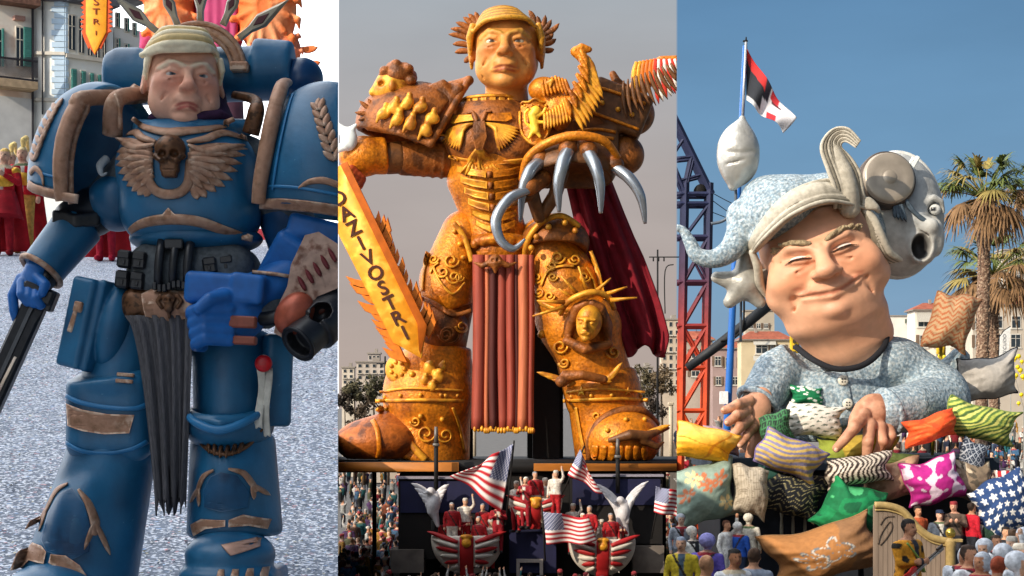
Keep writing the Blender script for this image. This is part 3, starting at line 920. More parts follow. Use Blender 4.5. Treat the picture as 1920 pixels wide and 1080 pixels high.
for x in (61.5, 79.5):
    t.part('drain_pipe', wrect(B0, B1, x, x+2.4, 2, 215, .1, .3), IRON, sharp=30)
for (x0, x1) in ((128, 139), (147, 156), (163.5, 171.5), (178, 185), (191, 197)):
    k = (x0-125)*.5
    window(t, B1, B2, x0, x1, 28+k*.7, 92+k*.62)
    window(t, B1, B2, x0+4, x1+3, 130+k*.45, 170+k*.4, shutters=[(x0+4.5, x1+2.5)])
t.part('eave', [wrect(B1, B2, 119, 212, -8, 4, -.4, 1.1), wrect(B0, B1, 60, 126, -8, 2, -.4, .7)], mat('slate_eave', '#60636c', rough=.8, ns=.4, na=.2), sharp=30)
C0, C1 = (-28.15, 120.8), (-26.6, 122.2)
t = Thing('white_house', 'white house farthest down the street with a grey sloping roof', 'house', at=(-29.3, 129, zb))
t.part('wall', prism_wall(C0, C1, zb, 30.2, 2.0), mat('white_plaster', '#f4f3ef', rough=.95, ns=1.5, na=.06), sharp=30)
for (x0, x1) in ((217, 223), (234, 240), (249, 254)):
    for y0 in (26, 74, 122): window(t, C0, C1, x0, x1, y0+(x0-217)*.6, y0+24+(x0-217)*.5, shutters=[(x1-2, x1)])
t.part('roof', [wrect(C0, C1, 208, 262, -16, 1, -.4, 1.6), wrect(C0, C1, 212, 262, -60, -15, -1.6, .6)], mat('grey_roof', '#83868c', rough=.9, ns=.4, na=.2), sharp=30)
# houses added out of view behind the camera to shade the street
for lab, s0, s1, top in (('ochre house added out of view to shade the street', -13.5, 1.5, 17.5), ('tall ochre house with rows of windows added out of view to shade the street', -34.0, -13.6, 21.0)):
    q = lambda s, a=12.5: (-.73*a+.68*s, -.68*a-.73*s)
    n0, n1 = q(s0), q(s1)
    t = Thing('shade_house', lab, 'house', at=((n0[0]+n1[0])/2, (n0[1]+n1[1])/2, -3.5))
    d0, d1 = q(s0, 20), q(s1, 20)
    V = [(*n0, -3.5), (*n1, -3.5), (*d1, -3.5), (*d0, -3.5), (*n0, top), (*n1, top), (*d1, top), (*d0, top)]
    t.part('wall', fixn(G(V, [[0, 1, 2, 3], [4, 5, 6, 7], [0, 1, 5, 4], [1, 2, 6, 5], [2, 3, 7, 6], [3, 0, 4, 7]])), mat('ochre_plaster', '#d8c8a8', rough=.95, ns=1, na=.1), sharp=30)
    u = np.array([n1[0]-n0[0], n1[1]-n0[1], 0]); ln = np.linalg.norm(u); u /= ln; nn = np.array([.73, .68, 0])
    for k in range(int(ln//3)):
        for z in np.arange(1.5, top-2.5, 3.4):
            p = np.array([n0[0], n0[1], z])+u*(1.0+k*3)
            c4 = lambda e: [p+u*e+[0, 0, e], p+u*(1.2-e)+[0, 0, e], p+u*(1.2-e)+[0, 0, 1.9-e], p+u*e+[0, 0, 1.9-e]]
            w = t.part('window', slab4(c4(0), nn, -.1, .06), STONE, sharp=30)
            t.part('pane', slab4(c4(.12), nn, .0, .075), GLASS, parent=w, sharp=30)

# ---- flame edged banner hung over the street
ORG = mat('banner_gold', '#f0a020', rough=.6, ns=.15, na=.15)
FLM = mat('banner_flame', '#e2551a', rough=.6, ns=.2, na=.2)
INK = mat('dark_lettering', '#7a2c10', rough=.7)
t = Thing('flame_banner', 'orange blade shaped banner with a flame edge hanging above the street', 'banner', d=40, base=(178, 100))
ol = [(161, -70), (161, 62), (177, 101), (177.5, 101), (199, 60), (201, -70)]
fl = [(155, -70)]
rr = random.Random(5)
for i, y in enumerate(np.arange(-62, 62, 9.0)): fl += [(158.5+rr.uniform(-1, 1), y), (151.5+rr.uniform(-1.5, 2), y+4)]
fl += [(158, 74), (166, 92), (169, 90), (178, 103), (186, 90), (190, 92), (197, 76)]
for i, y in enumerate(np.arange(62, -62, -9.0)): fl += [(204+rr.uniform(-1, 1), y), (211+rr.uniform(-2, 1.5), y-3)]
fl += [(206, -70)]
t.part('flame_border', plate(fl, 3, Flat(3), sink=0, inset=.02), FLM, sharp=40)
t.part('blade', plate(ol, 3, Flat(-.5), sink=0, inset=.1), ORG, sharp=40)
for ch, y, s in (('S', 4, 20), ('T', 22, 18), ('R', 41, 17), ('I', 62, 13)):
    g = text_g(ch, s*1.15, .6).xf([[1.1, 0, 0], [0, -.8, 0], [0, 0, -1]], (180, y, -4.5))
    t.part('letter', g, INK, sharp=30)
t.part('hanging_wire', [tube([(165, -70, 2), (158, -140, 2)], .8, 5), tube([(198, -70, 2), (205, -140, 2)], .8, 5)], IRON)

# ---- orange and magenta flower float behind the reveller
t = Thing('flower_float', 'orange and magenta flower shaped carnival float behind the blue costume', 'float', d=34, base=(405, 470))
OR2 = mat('float_orange', '#ef7a3a', rough=.7, ns=.35, na=.2, col2='#f2a06e', c2s=.7, bump=.3, bs=.15)
MG = mat('float_magenta', '#b03a6a', rough=.7, ns=.3, na=.2)
rr = random.Random(11)
def lobe(cx, cy, rx, ry, n, seed, z0=0):
    r = random.Random(seed); p = [E((cx, cy, z0), (rx, ry, 40))]
    for i in range(n):
        a = -pi/2+(i/n-.5)*2*pi*.95; x, y = cx+rx*.8*cos(a), cy+ry*.85*sin(a)
        p.append(CN([(x, y, z0-10), (cx+rx*1.12*cos(a), cy+ry*1.1*sin(a), z0-22), (cx+rx*1.2*cos(a+.15), cy+ry*1.2*sin(a+.15), z0-10)], [rx*.17, rx*.12, rx*.03], k=6))
        p.append(CN([(cx+rx*.25*cos(a), cy+ry*.25*sin(a), z0-38), (x, y, z0-28)], [3, rx*.10], k=5))
    return p
t.part('petal', sdf(lobe(318, 15, 48, 85, 15, 1), 2.6), OR2)
t.part('petal', sdf(lobe(500, 20, 56, 88, 15, 2), 2.6), OR2)
t.part('petal', sdf(lobe(528, 95, 36, 42, 9, 4, 15), 2.4), mat('float_peach', '#f2946c', rough=.7, ns=.3, na=.25, col2='#c9503a', c2s=.5))
t.part('centre', sdf([E((412, 20, 10), (50, 110, 30))]+[CN([(412+dx, -80, -12), (412+dx*.9, 100, -18)], [8, 6], k=6) for dx in (-34, -17, 0, 17, 34)], 2.6), MG)
t.part('drape', sheet([[(262+i*5, 60+j*12+i*(-2), 20+4*sin(j*1.5+i)) for i in range(6)] for j in range(8)], 2), MG)
t.part('leaf_tip', [leaf((562+i*9, 92+i*26, 0), (596+i*5, 88+i*28, 0), 12, 3, Flat(0), bend=.1) for i in range(4)], OR2)
t.part('twig', [tube(spl([(540, 100, 20), (562+i*9, 92+i*26, 2), (590+i*5, 89+i*28, -1)], 4), 1.6, 6) for i in range(4)], OR2)
t.part('stem', [tube([(412, 110, 20), (412, 520, 20)], [40, 60], 14)], mat('float_stem', '#5b3a4a', rough=.8, ns=.3, na=.2))
t.part('wagon', obox((412, 500, 60), (150, 60, 120), bev=6), mat('wagon_red', '#8e1f2e', rough=.7, ns=.4, na=.15), sharp=30)

# ---- carnival walkers in red and gold down the street
def walker(px, feet, h, d, label, pose, look, seed):
    at = wp(px, feet, d); at.z = zs(d)
    t = Thing('person', label, 'person', at=at, group='costumed walkers in the street')
    g = person_g(.017, face=True, top=look['top'], legs=look['legs'], skin=look.get('skin', '#d0a58a'), hair=look['hair'], arms=pose, h=h, girth=look.get('g', 1.0), seed=seed, shoes=look['shoes'])
    t.part('body', g.shift(*t.at), CLOTH)
    if 'cape' in look:
        gr = [[(x*(.24+.16*(1-z/1.45))*h/1.7, .13+.05*cos(x*4)+.10*(1-z/1.45)+.02*sin(x*9+z*3), z*h/1.72) for x in np.linspace(-1, 1, 13)] for z in np.linspace(.08, 1.46, 12)]
        t.part('cape', sheet(gr, .015).shift(*t.at), mat('red_cape', '#b3101f', rough=.8, ns=.1, na=.2))
    if 'skirt' in look:
        gr = lathe([(.19, 1.08), (.24, .9), (.31, .62), (.33, .60), (.2, .9)], n=28)
        gr.V = np.stack([gr.V[:, 0]*(1+.06*np.sin(9*np.arctan2(gr.V[:, 2], gr.V[:, 0]))), gr.V[:, 2], gr.V[:, 1]], 1)
        t.part('skirt', gr.shift(*t.at), mat('skirt_'+look['skirt'], look['skirt'], rough=.8, ns=.1, na=.25))
    if 'plume' in look:
        p = [CN([(0, 0, 1.7*h/1.72), (0, -.02, 1.84*h/1.72), (0, .16, 1.9*h/1.72), (0, .3, 1.7*h/1.72)], [.035, .05, .05, .02])]
        t.part('plume', sdf(p, .02).shift(*t.at), mat('plume_gold', '#f0d488', rough=.9, ns=.04, na=.25, bump=.5, bs=.03))
    if 'armour' in look:
        p = [E((0, -.03, 1.25), (.2, .13, .2)), E((.2, 0, 1.4), (.1, .09, .08), k=.03), E((-.2, 0, 1.4), (.1, .09, .08), k=.03)]
        t.part('cuirass', sdf(p, .025).shift(*t.at), mat('costume_gold', '#d9a93c', rough=.35, metal=.6, ns=.05, na=.2))
    return t
walker(44, 462, 1.80, 29.2, 'walker in gold armour and a long red cape by the grey wall', 'down', dict(top='#c01424', legs='#c9a24e', hair='#f0d8a0', shoes='#c9a24e', cape=1, armour=1, plume=1), 1)
walker(6, 470, 1.78, 28.5, 'walker in crimson robe and gold cuirass at the left edge of the street', 'front', dict(top='#b3101f', legs='#a01020', hair='#e8c070', shoes='#8e101c', cape=1, armour=1, skirt='#a00f1e'), 2)
walker(22, 455, 1.70, 30.5, 'walker in white tunic between two red capes', 'fold', dict(top='#d9d2c6', legs='#b3101f', hair='#e8d0a0', shoes='#c9a24e', plume=1), 3)
walker(198, 484, 1.66, 27.2, 'walker in ragged dark red dress and scarlet cloak under the blue arm', 'one', dict(top='#a00d1f', legs='#a3122a', hair='#7a0d18', shoes='#b01030', skirt='#8e0f1f', cape=1), 4)

# ---- the reveller in blue armour
BLUE = mat('blue_armour', '#1f648c', rough=.34, ns=.10, na=.18, col2='#123f5f', c2s=.2, c2t=(.5, .75), bump=.10, bs=.03, spec=.5, wear='#5f97b4')
BLUE2 = mat('bright_blue_glove', '#1c63ad', rough=.45, ns=.05, na=.15, spec=.4)
PANB = mat('panel_blue', '#174f75', rough=.4, ns=.1, na=.2, col2='#10395a', c2s=.15)
PANL = mat('lip_blue', '#2a74a6', rough=.36, ns=.1, na=.15)
BRZ = mat('bronze_trim', '#a98067', rough=.45, metal=.25, ns=.05, na=.22, col2='#76563f', c2s=.05, c2t=(.5, .7), bump=.15, bs=.015, wear='#cbb09a')
BRZ2 = mat('dark_bronze', '#6d4a31', rough=.4, metal=.4, ns=.03, na=.3, col2='#3b2718', c2s=.03)
STEEL = mat('grey_gold_blade', '#a39a86', rough=.4, metal=.35, ns=.05, na=.15)
BLACK = mat('black_rubber', '#1b1d22', rough=.4, ns=.03, na=.3, spec=.5)
GREYC = mat('grey_cloth', '#57565a', rough=.95, ns=.03, na=.3, aniso=(6, 6, .7), bump=.4, bs=.04)
FABR = mat('undersuit_fabric', '#565c60', rough=.9, ns=.02, na=.3, bump=.3, bs=.01)
PURP = mat('purple_scarf', '#3a2140', rough=.9, ns=.03, na=.3)
hero = Thing('person', 'person in bulky blue armour costume with bronze trim and an old man mask', 'person', d=LD, base=(300, 1105), clip='Alt', dz0=-85)
body = sdf([CN([(345, 230, 20), (345, 420, 25), (345, 560, 20)], [80, 100, 95], k=20),
            CN([(345, 560, 20), (225, 640, 10), (205, 800, -5), (150, 1060, 0)], [80, 58, 58, 60], k=30),
            CN([(355, 560, 20), (420, 640, 10), (422, 800, -5), (425, 1040, 0)], [80, 58, 58, 58], k=30),
            CN([(250, 290, 25), (180, 360, 20), (125, 410, 10), (62, 520, -35)], [55, 45, 38, 28], k=15),
            CN([(440, 290, 25), (530, 390, 20), (560, 480, -10), (500, 590, -95)], [55, 45, 40, 28], k=15)], 6)
hero.part('body', body, FABR)
bp = [BX((342, 345, 0), (130, 108, 104), 72), E((335, 300, -34), (122, 95, 82), k=30), E((350, 405, -12), (124, 62, 98), k=25),
      PL((340, 462, 0), (0.03, 1, 0), (150, 455, -200), (550, 600, 200), k=6), E((345, 205, 15), (80, 45, 75), op='-', k=8)]
gb = sdf(bp, 4)
hero.part('breastplate', gb, BLUE); S1 = Surf(gb, -100)
hero.part('belly_plate', sdf([E((352, 440, 0), (128, 34, 104)), E((352, 405, 0), (140, 30, 120), op='-', k=4)], 4), BLUE)
# collar
cp = [(345+100*cos(a), 226+16*sin(a), 8-84*sin(a)) for a in np.linspace(0, 2*pi, 40)]
hero.part('collar', tube([(x, y-2, z) for x, y, z in cp], 17, 12, cap=False), BLUE)
hero.part('collar_trim', deco(spl([(248, 222), (275, 240), (318, 251), (352, 249), (400, 240), (438, 222)], 8), [8, 12, 15, 20, 15, 12, 8], 7, S1), BRZ)
hero.part('scarf', sdf([CN([(345, 170, 30), (345, 222, 10)], [60, 84])]+[CN([(270+i*3, 222-i*3, -30-i*7), (330+i*4, 232-i*4, -74-i), (420-i*4, 214-i*2, -40-i*6)], 8, k=3) for i in range(4)], 3.5), PURP)
# winged skull crest on the breast
fe = []
for i, (x, y) in enumerate([(218, 258), (211, 280), (211, 295), (214, 308), (220, 324), (229, 338), (239, 350), (250, 360), (262, 368), (276, 371)]):
    rx, ry = 292-i*.5, 288+i*7.2
    fe.append(leaf((rx, ry), (x, y), 17, 5-.18*i, S1, bend=.03, blunt=.4))
for i, (x, y) in enumerate([(238, 284), (236, 300), (241, 316), (249, 330), (259, 343), (270, 352)]):
    fe.append(leaf((294, 296+i*7), (x, y), 14, 8, S1, bend=.03, blunt=.4))
for i, (x, y) in enumerate([(461, 276), (459, 290), (454, 307), (447, 322), (438, 339), (425, 352), (409, 362), (391, 373), (375, 377)]):
    fe.append(leaf((362+i*.5, 288+i*8), (x, y), 17, 5-.18*i, S1, bend=-.03, blunt=.4))
for i, (x, y) in enumerate([(430, 292), (428, 308), (421, 324), (411, 338), (399, 349), (386, 358)]):
    fe.append(leaf((360, 296+i*7), (x, y), 14, 8, S1, bend=-.03, blunt=.4))
for f in fe: hero.part('feather', f, BRZ)
for pth in ([(229, 248), (252, 247), (271, 261), (299, 271)], [(218, 259), (239, 271), (260, 280), (297, 275)], [(461, 256), (421, 249), (391, 263), (357, 271)], [(457, 269), (421, 281), (391, 288), (360, 277)]):
    hero.part('wing_crest', deco(spl(pth, 7), [3, 11, 15, 15, 12, 6], 9, S1), BRZ)
hero.part('wreath_band', deco(spl([(283, 303), (282, 331), (290, 352), (303, 364), (322, 368), (343, 364), (357, 350), (362, 329), (364, 305)], 6), 18, 8, S1), BRZ)
zk = S1(327, 296)-6
sk = [E((327, 285, zk), (29, 26, 24)), BX((327, 313, zk-3), (17, 16, 14), 6, k=10), BX((327, 330, zk-4), (14, 9, 12), 5, k=5)]
for s in (-1, 1):
    sk += [CN([(327+s*25, 300, zk-8), (327+s*14, 309, zk-19)], [6, 5], k=5), E((327+s*12, 296, zk-22), (8.5, 7.5, 12), op='-', k=3)]
sk += [E((327, 309, zk-24), (3.6, 6, 9), op='-', k=2), CN([(314, 326, zk-17), (340, 326, zk-17)], 1.6, op='-', k=1.5)]
sk += [CN([(327+x, 320, zk-20), (327+x, 334, zk-20)], 1.2, op='-', k=1) for x in (-9, -4.5, 0, 4.5, 9)]
hero.part('skull', sdf(sk, 1.3), BRZ2)
# belly trim with a peak
hero.part('belly_trim', deco(spl([(238, 432), (275, 419), (322, 414), (375, 418), (425, 434), (472, 447)], 7), [10, 16, 19, 19, 19, 17, 12], 7, S1), BRZ)
hero.part('trim_peak', plate([(302, 414), (312, 404), (322, 393), (332, 403), (344, 414)], 7, S1), BRZ)
# abdomen hoses, pouches
gab = sdf([BX((350, 510, 0), (122, 60, 92), 50)], 5); S2 = Surf(gab, -90)
hero.part('abdomen', gab, FABR)
for x, w in ((301, 8.5), (328, 8), (355, 8.5)):
    hero.part('hose', tube([(x+2, 446, S2(x, 460)-8), (x+3, 470, S2(x, 480)-12), (x, 500, S2(x, 500)-12), (x-1, 534, S2(x, 530)-9)], w, 12), BLACK)
hero.part('hose_clamp', obox((329, 459, S2(329, 470)-14), (17, 9, 10), bev=2), BLACK, sharp=30)
for i in range(9):
    hero.part('hose_clamp', obox((294+i*9, 538+4*sin(i), S2(300, 530)-12), (4, 7, 6), bev=1.5), BLACK, sharp=30)
def pouches(cx, cy, rot, cols, rows, w, h, zz):
    for i in range(cols):
        for j in range(rows):
            dx, dy = (i-(cols-1)/2)*w, (j-(rows-1)/2)*h; a = radians(rot)
            x, y = cx+dx*cos(a)-dy*sin(a), cy+dx*sin(a)+dy*cos(a)
            pp = hero.part('pouch', obox((x, y, zz(x)), (w*.44, h*.44, 15), Rm(0, 0, rot), 4), BLACK, sharp=30)
            hero.part('flap', [obox((x, y-h*.2, zz(x)-15.5), (w*.36, h*.17, 3), Rm(0, 0, rot), 1.2), obox((x, y+h*.15, zz(x)-16), (w*.1, h*.12, 2), Rm(0, 0, rot), .8)], BLACK, parent=pp, sharp=30)
pouches(246, 506, 6, 2, 2, 30, 38, lambda x: -72-(x-215)*.25)
pouches(412, 514, -8, 2, 2, 30, 36, lambda x: -88+(x-380)*.3)
# belt
gbl = sdf([BX((345, 575, 0), (122, 34, 96), 28, Rm(0, 0, 3))], 5); S3 = Surf(gbl, -95)
hero.part('belt', gbl, BRZ2)
hero.part('buckle', plate([(268, 552), (285, 542), (350, 546), (366, 560), (360, 596), (325, 604), (275, 594)], 8, S3), BRZ)
zk = S3(322, 570)-12
lk = [E((322, 562, zk), (13, 11, 10)), BX((322, 576, zk), (8, 9, 8), 3, k=5), CN([(306, 556, zk), (300, 566, zk), (308, 578, zk)], 4, k=3), CN([(338, 556, zk), (345, 566, zk), (337, 578, zk)], 4, k=3), CN([(322, 584, zk-2), (322, 596, zk)], [5, 3], k=3)]
for s in (-1, 1): lk.append(E((322+s*6, 564, zk-9), (4, 3.5, 5), op='-', k=1))
hero.part('belt_mask', sdf(lk, 1.3), BRZ2)
# loin cloth in folds with a ragged hem
gr = []
for j, y in enumerate(np.linspace(592, 948, 24)):
    f = (y-592)/356; row = []
    for i, u_ in enumerate(np.linspace(0, 1, 30)):
        xl = 236+54*f**.55*1.1; xr_ = 366-14*f; x = xl+(xr_-xl)*u_
        z = -96-10*f+9*sin(u_*24+f*2)*(.5+.5*f)+5*sin(u_*53+1)+12*(u_-.5)**2*-1
        row.append((x, y+(0 if j < 23 else 16*sin(u_*31)+9*sin(u_*77)), z))
    gr.append(row)
hero.part('loin_cloth', sheet(gr, 3), GREYC)
# shoulder plates
ec = np.array([166., 330, 0]); er = np.array([135., 192, 124])
def dome(c, r, nrm, cc, ybot, slope, lo, hi):
    nn_ = np.array(nrm)/np.linalg.norm(nrm)
    return sdf([E(c, r), E(c, np.array(r)*.88, op='-'), PL(np.array(c)+nn_*cc, nn_, lo, hi), PL((c[0], ybot, 0), (slope, 1, 0), lo, hi, k=3)], 4)
nL = np.array([.75, 0, -.66])
gp = dome(ec, er, nL, 46, 372, -.25, (0, 80, -200), (420, 620, 200))
hero.part('pauldron', gp, BLUE); S4 = Surf(gp, -60)
def rim_curve(c, r, n_, cc, y0, y1, m=40, zsgn=-1):
    out = []
    n_ = np.array(n_)/np.linalg.norm(n_)
    for y in np.linspace(y0, y1, m):
        k = 1-((y-c[1])/r[1])**2
        if k <= 0: continue
        best = None
        for th in np.linspace(0, 2*pi, 721):
            x, z = r[0]*sqrt(k)*cos(th), r[2]*sqrt(k)*sin(th)
            e = abs(n_[0]*x+n_[2]*z+n_[1]*(y-c[1])-cc)
            if z*zsgn >= -20 and (best is None or e < best[0]): best = (e, x, z)
        if best and best[0] < 3: out.append((c[0]+best[1], y, c[2]+best[2]))
    return np.array(out)
rc = rim_curve(ec, er*1.0, nL, 44, 380, 139, 50)
rc = np.concatenate([rc, [rc[-1]+[24, 4, 30], rc[-1]+[44, 16, 60]]])
hero.part('pauldron_rim', [tube(spl(rc[::4], 4), [13, 15, 16, 16, 15], 12, flat=.75), tube(spl((rc+[14, 4, 14])[::4], 4), 7, 8)], BRZ)
hero.part('pauldron_hem', deco([(44, 342), (60, 352), (90, 363), (130, 373), (156, 378)], 17, 8, Surf(sdf([E(ec, er)], 5), -60), n=16), BRZ)
lv = []
for i in range(7):
    y = 300-i*16; x = 62+i*6.2
    lv += [leaf((x, y), (x-17+i*.8, y-19), 12, 7, S4, blunt=.6), leaf((x, y), (x+13, y-24), 12, 8, S4, blunt=.6)]
for l_ in lv: hero.part('laurel_leaf', l_, BRZ)
hero.part('hem_ornament', deco(spl([(50, 322), (66, 316), (82, 330), (86, 350)], 5), [12, 12, 8, 3], 6, S4), BRZ)
ec2 = np.array([606., 335, -12]); er2 = np.array([142., 196, 128]); nR = np.array([-1, -.175, -.0])
gp2 = sdf([E(ec2, er2), E(ec2, er2*.88, op='-'), PL((506, 262, 0), (-1, -.175, 0), (420, 100, -200), (800, 600, 200)), PL((600, 392, 0), (-.1, 1, 0), (400, 300, -200), (900, 640, 200), k=3)], 4)
hero.part('pauldron', gp2, BLUE); S5 = Surf(gp2, -100)
hero.part('pauldron_rim', tube(spl([(526, 140, -10), (524, 160, -62), (514, 220, -100), (503, 285, -112), (492, 345, -112), (487, 384, -104)], 6), [13, 14, 15, 15, 14, 13], 12, flat=.7), BRZ)
hero.part('pauldron_hem', deco([(488, 383), (530, 386), (580, 392), (640, 400)], 19, 8, S5, n=20), BRZ)
lv = []
for i in range(7):
    x, y = 634-i*5.5, 308-i*16
    lv += [leaf((x, y), (x+8, y-26), 13, 8, S5, blunt=.6), leaf((x, y), (x-22+i, y-16), 13, 8, S5, blunt=.6)]
lv.append(leaf((597, 205), (600, 186), 11, 7, S5))
for l_ in lv: hero.part('laurel_leaf', l_, BRZ)
hero.part('hem_ornament', deco(spl([(566, 360), (585, 349), (612, 346), (640, 354)], 6), [3, 10, 13, 12], 6, S5), BRZ)
# breast side gorget pieces
hero.part('shoulder_strap', [tube(spl([(200, 245, -40), (212, 190, -72), (240, 168, -40), (270, 160, 20)], 6), [20, 18, 15, 12], 12, flat=.6), tube(spl([(222, 240, -70), (224, 200, -84), (214, 176, -80)], 5), [5, 4, 3], 8)], BRZ)
hero.part('shoulder_strap', [tube(spl([(466, 246, -60), (478, 205, -70), (468, 178, -40), (420, 158, 20)], 6), [17, 16, 10, 8], 12, flat=.6)], BRZ2)
hero.part('fang', tube(spl([(186, 290, -30), (178, 305, -45), (182, 322, -48), (192, 318, -48)], 5), [9, 8, 4, 1], 8), mat('bone', '#b9bfc0', rough=.6))
# back unit, halo and blades
hero.part('backpack', [sdf([CY((190, 140, 110), (545, 128, 110), 52, rd=16), CY((205, 128, 108), (262, 128, 108), 46, rd=8, k=4), CY((470, 122, 108), (545, 124, 108), 58, 54, rd=8, k=3)], 4.5)], BLUE, dz0=70)
hero.part('exhaust', sphere((563, 142, 100), (40, 40, 40), 28, 18), mat('dark_blue_ball', '#123a63', rough=.3, ns=.1, na=.2), dz0=70)
hero.part('halo', [torus((374, 134, 62), 76, 15, 40, 8, Rm(0, 0, 0), -pi*.98, -.02), torus((374, 134, 50), 86, 5, 40, 8, None, -pi*.98, -.02), torus((374, 134, 50), 64, 4, 40, 8, None, -pi*.98, -.02)], BRZ, dz0=70)
hero.part('halo_foot', obox((453, 130, 50), (17, 9, 14), bev=3), BRZ, sharp=30, dz0=70)
for (b, tp, w) in (((300, 64), (212, -8), 26), ((337, 54), (300, -40), 22), ((378, 46), (378, -60), 26), ((420, 50), (458, -36), 22), ((450, 74), (543, 2), 27)):
    b = np.array(b, float); tp = np.array(tp, float); dv = tp-b; pn = np.array([-dv[1], dv[0]])/np.linalg.norm(dv)
    mk = lambda k, f: [tuple(b+pn*6*k), tuple(b+dv*.22+pn*6*k), tuple(b+dv*.46+pn*w*.5*k), tuple(tp), tuple(b+dv*.46-pn*w*.5*k), tuple(b+dv*.22-pn*6*k), tuple(b-pn*6*k)]
    o = hero.part('halo_blade', plate(mk(1, 0), 10, Flat(60), inset=.25), STEEL, sharp=40, dz0=70)
    win = [tuple(b+dv*.30), tuple(b+dv*.44+pn*w*.26), tuple(b+dv*.62), tuple(b+dv*.44-pn*w*.26)]
    hero.part('blade_window', plate(win, 2.5, Flat(50), inset=.1), mat('blade_red', '#5c2f35', rough=.6), parent=o, sharp=40, dz0=70)
# head: a rubber mask of an old man with swept hair
HM = Rm(-2, -18, 1) @ np.diag([97., 90, 92]); HC = np.array((331., 142, -24))
hg = sdf(face_prims(mouth=-.16, jaw=.02, pudge=.10, nose=.88, lipw=.85, squint=.25, frown=2.2, fold=1.5), .026, face_paint('#b5544c', '#d67a62', '#e6d6b8', .85, '#b9806c', -.16), '#ecb498')
head = hero.part('mask', hg.xf(HM, HC), SKINP, label='pink rubber mask of a frowning old man')
for s in (-1, 1): hero.part('eye', eye_g(s, '#cfc6bb', '#56606a').xf(HM, HC), mat('eyes', attr=True, rough=.25, na=0), parent=head)
HAIR = mat('cream_hair', '#f6e8c6', rough=.6, ns=.03, na=.10, col2='#d9b878', c2s=.06, c2t=(.6, .8), bump=.2, bs=.01)
hp = [E((0, -.38, .2), (.75, .60, .80)), E((0, .2, .55), (.66, .6, .5), k=.2), E((0, .34, -.94), (.57, .74, .75), op='-', k=.03)]
for i in range(6):
    f = i/5; y = -.55-.42*sin(f*pi/2); zf = -.80+.62*f*f; xw = .79-.28*f
    hp.append(CN(spl([(-xw, y+.06, .05+.2*f), (-xw*.86, y+.02, -.42+.3*f), (-.35, y-.03, zf-.06), (.25, y-.06, zf-.04), (xw*.72, y-.05, -.42+.3*f), (xw*.9, y+.02, .1)], 4), lerpn([.04, .075, .088, .085, .06, .03], 21), k=.008))
hp += [CN([(-.82, -.46, -.20), (-.5, -.47, -.74), (.0, -.49, -.90), (.42, -.53, -.76)], [.06, .075, .075, .05], k=.03)]
for s in (-1, 1):
    for i in range(4):
        hp.append(CN([(s*(.68), -.44+.06*i, -.36+.14*i), (s*(.725), -.24+.05*i, -.30+.14*i), (s*(.715), -.06+.08*i-.05*(i == 0), -.24+.15*i)], [.06, .065, .035], k=.02))
lk = [q_ for q_ in hp[3:9]]
hero.part('hair', sdf(hp[:3]+lk[::2]+hp[9:], .026).xf(HM, HC), HAIR, parent=head)
hero.part('hair_wave', sdf(lk[1::2], .026).xf(HM, HC), mat('hair_wave', '#e0c48a', rough=.6, ns=.03, na=.12), parent=head)
# right arm with the sword hand
hero.part('upper_arm', sdf([E((197, 368, 12), (58, 56, 62))], 4.5), BLUE)
hero.part('elbow_joint', sdf([CN([(150, 385, 15), (118, 405, 5)], [48, 44])]+[CN([(88, 392+i*9, -36), (130, 400+i*9, -44), (170, 396+i*9, -30)], 5, k=3) for i in range(3)], 4), BLACK)
hero.part('forearm_guard', sdf([CY((126, 408, 8), (64, 504, -38), 49, 42, rd=5)], 3.5), BLUE)
u_ = np.array([64-126, 504-408, -46.]); u_ /= np.linalg.norm(u_)
e1 = np.cross(u_, [0, 0, 1.]); e1 /= np.linalg.norm(e1); e2 = np.cross(u_, e1)
hero.part('forearm_rim', tube([np.array([64, 504, -38])+43*(cos(a)*e1+sin(a)*e2) for a in np.linspace(0, 2*pi, 37)], 6, 8, cap=False), BRZ)
hand = [E((48, 530, -50), (25, 30, 22), Rm(0, 0, 20)), CN([(60, 505, -45), (55, 525, -48)], [26, 26], k=8),
        CN([(30, 520, -52), (17, 552, -62), (20, 580, -64), (22, 596, -60)], [11, 10, 9.5, 8], k=3)]
for i in range(3): hand.append(CN([(36+i*13, 528+i*4, -66), (40+i*13, 552+i*4, -84), (50+i*12, 566+i*3, -80), (56+i*11, 562+i*3, -66)], [10, 9.5, 9, 8], k=2.5))
hand.append(CN([(66, 520, -66), (84, 534, -82), (80, 550, -88)], [11, 10, 8], k=3))
hero.part('hand', sdf(hand, 2.2), BLUE2)
# left arm, gauntlet and hand
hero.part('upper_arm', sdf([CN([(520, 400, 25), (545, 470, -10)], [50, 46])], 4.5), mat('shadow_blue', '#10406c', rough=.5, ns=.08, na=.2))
hero.part('forearm_guard', sdf([BX((545, 485, -50), (46, 52, 40), 14, Rm(20, 0, 32)), BX((590, 430, -60), (52, 22, 36), 10, Rm(0, 0, 14), k=4)], 3.5), BLUE2)
Sg = Flat(-118, lambda x, y: -112-(x-560)*.10)
gpl = [(578, 446), (604, 440), (650, 470), (650, 540), (600, 560), (566, 622), (545, 640), (520, 626), (528, 575), (545, 540), (552, 500)]
hero.part('gauntlet_jaw', plate(gpl, 22, Sg, sink=20, inset=.08), mat('pale_bronze', '#a5897a', rough=.5, metal=.2, ns=.04, na=.25, col2='#6d4a3c', c2s=.06), sharp=35)
hero.part('gauntlet_hem', deco([(478, 512), (520, 516), (556, 522)], 7, 6, Flat(-112)), BRZ)
REDT = mat('dark_red_tooth', '#6a2428', rough=.5, ns=.02, na=.2)
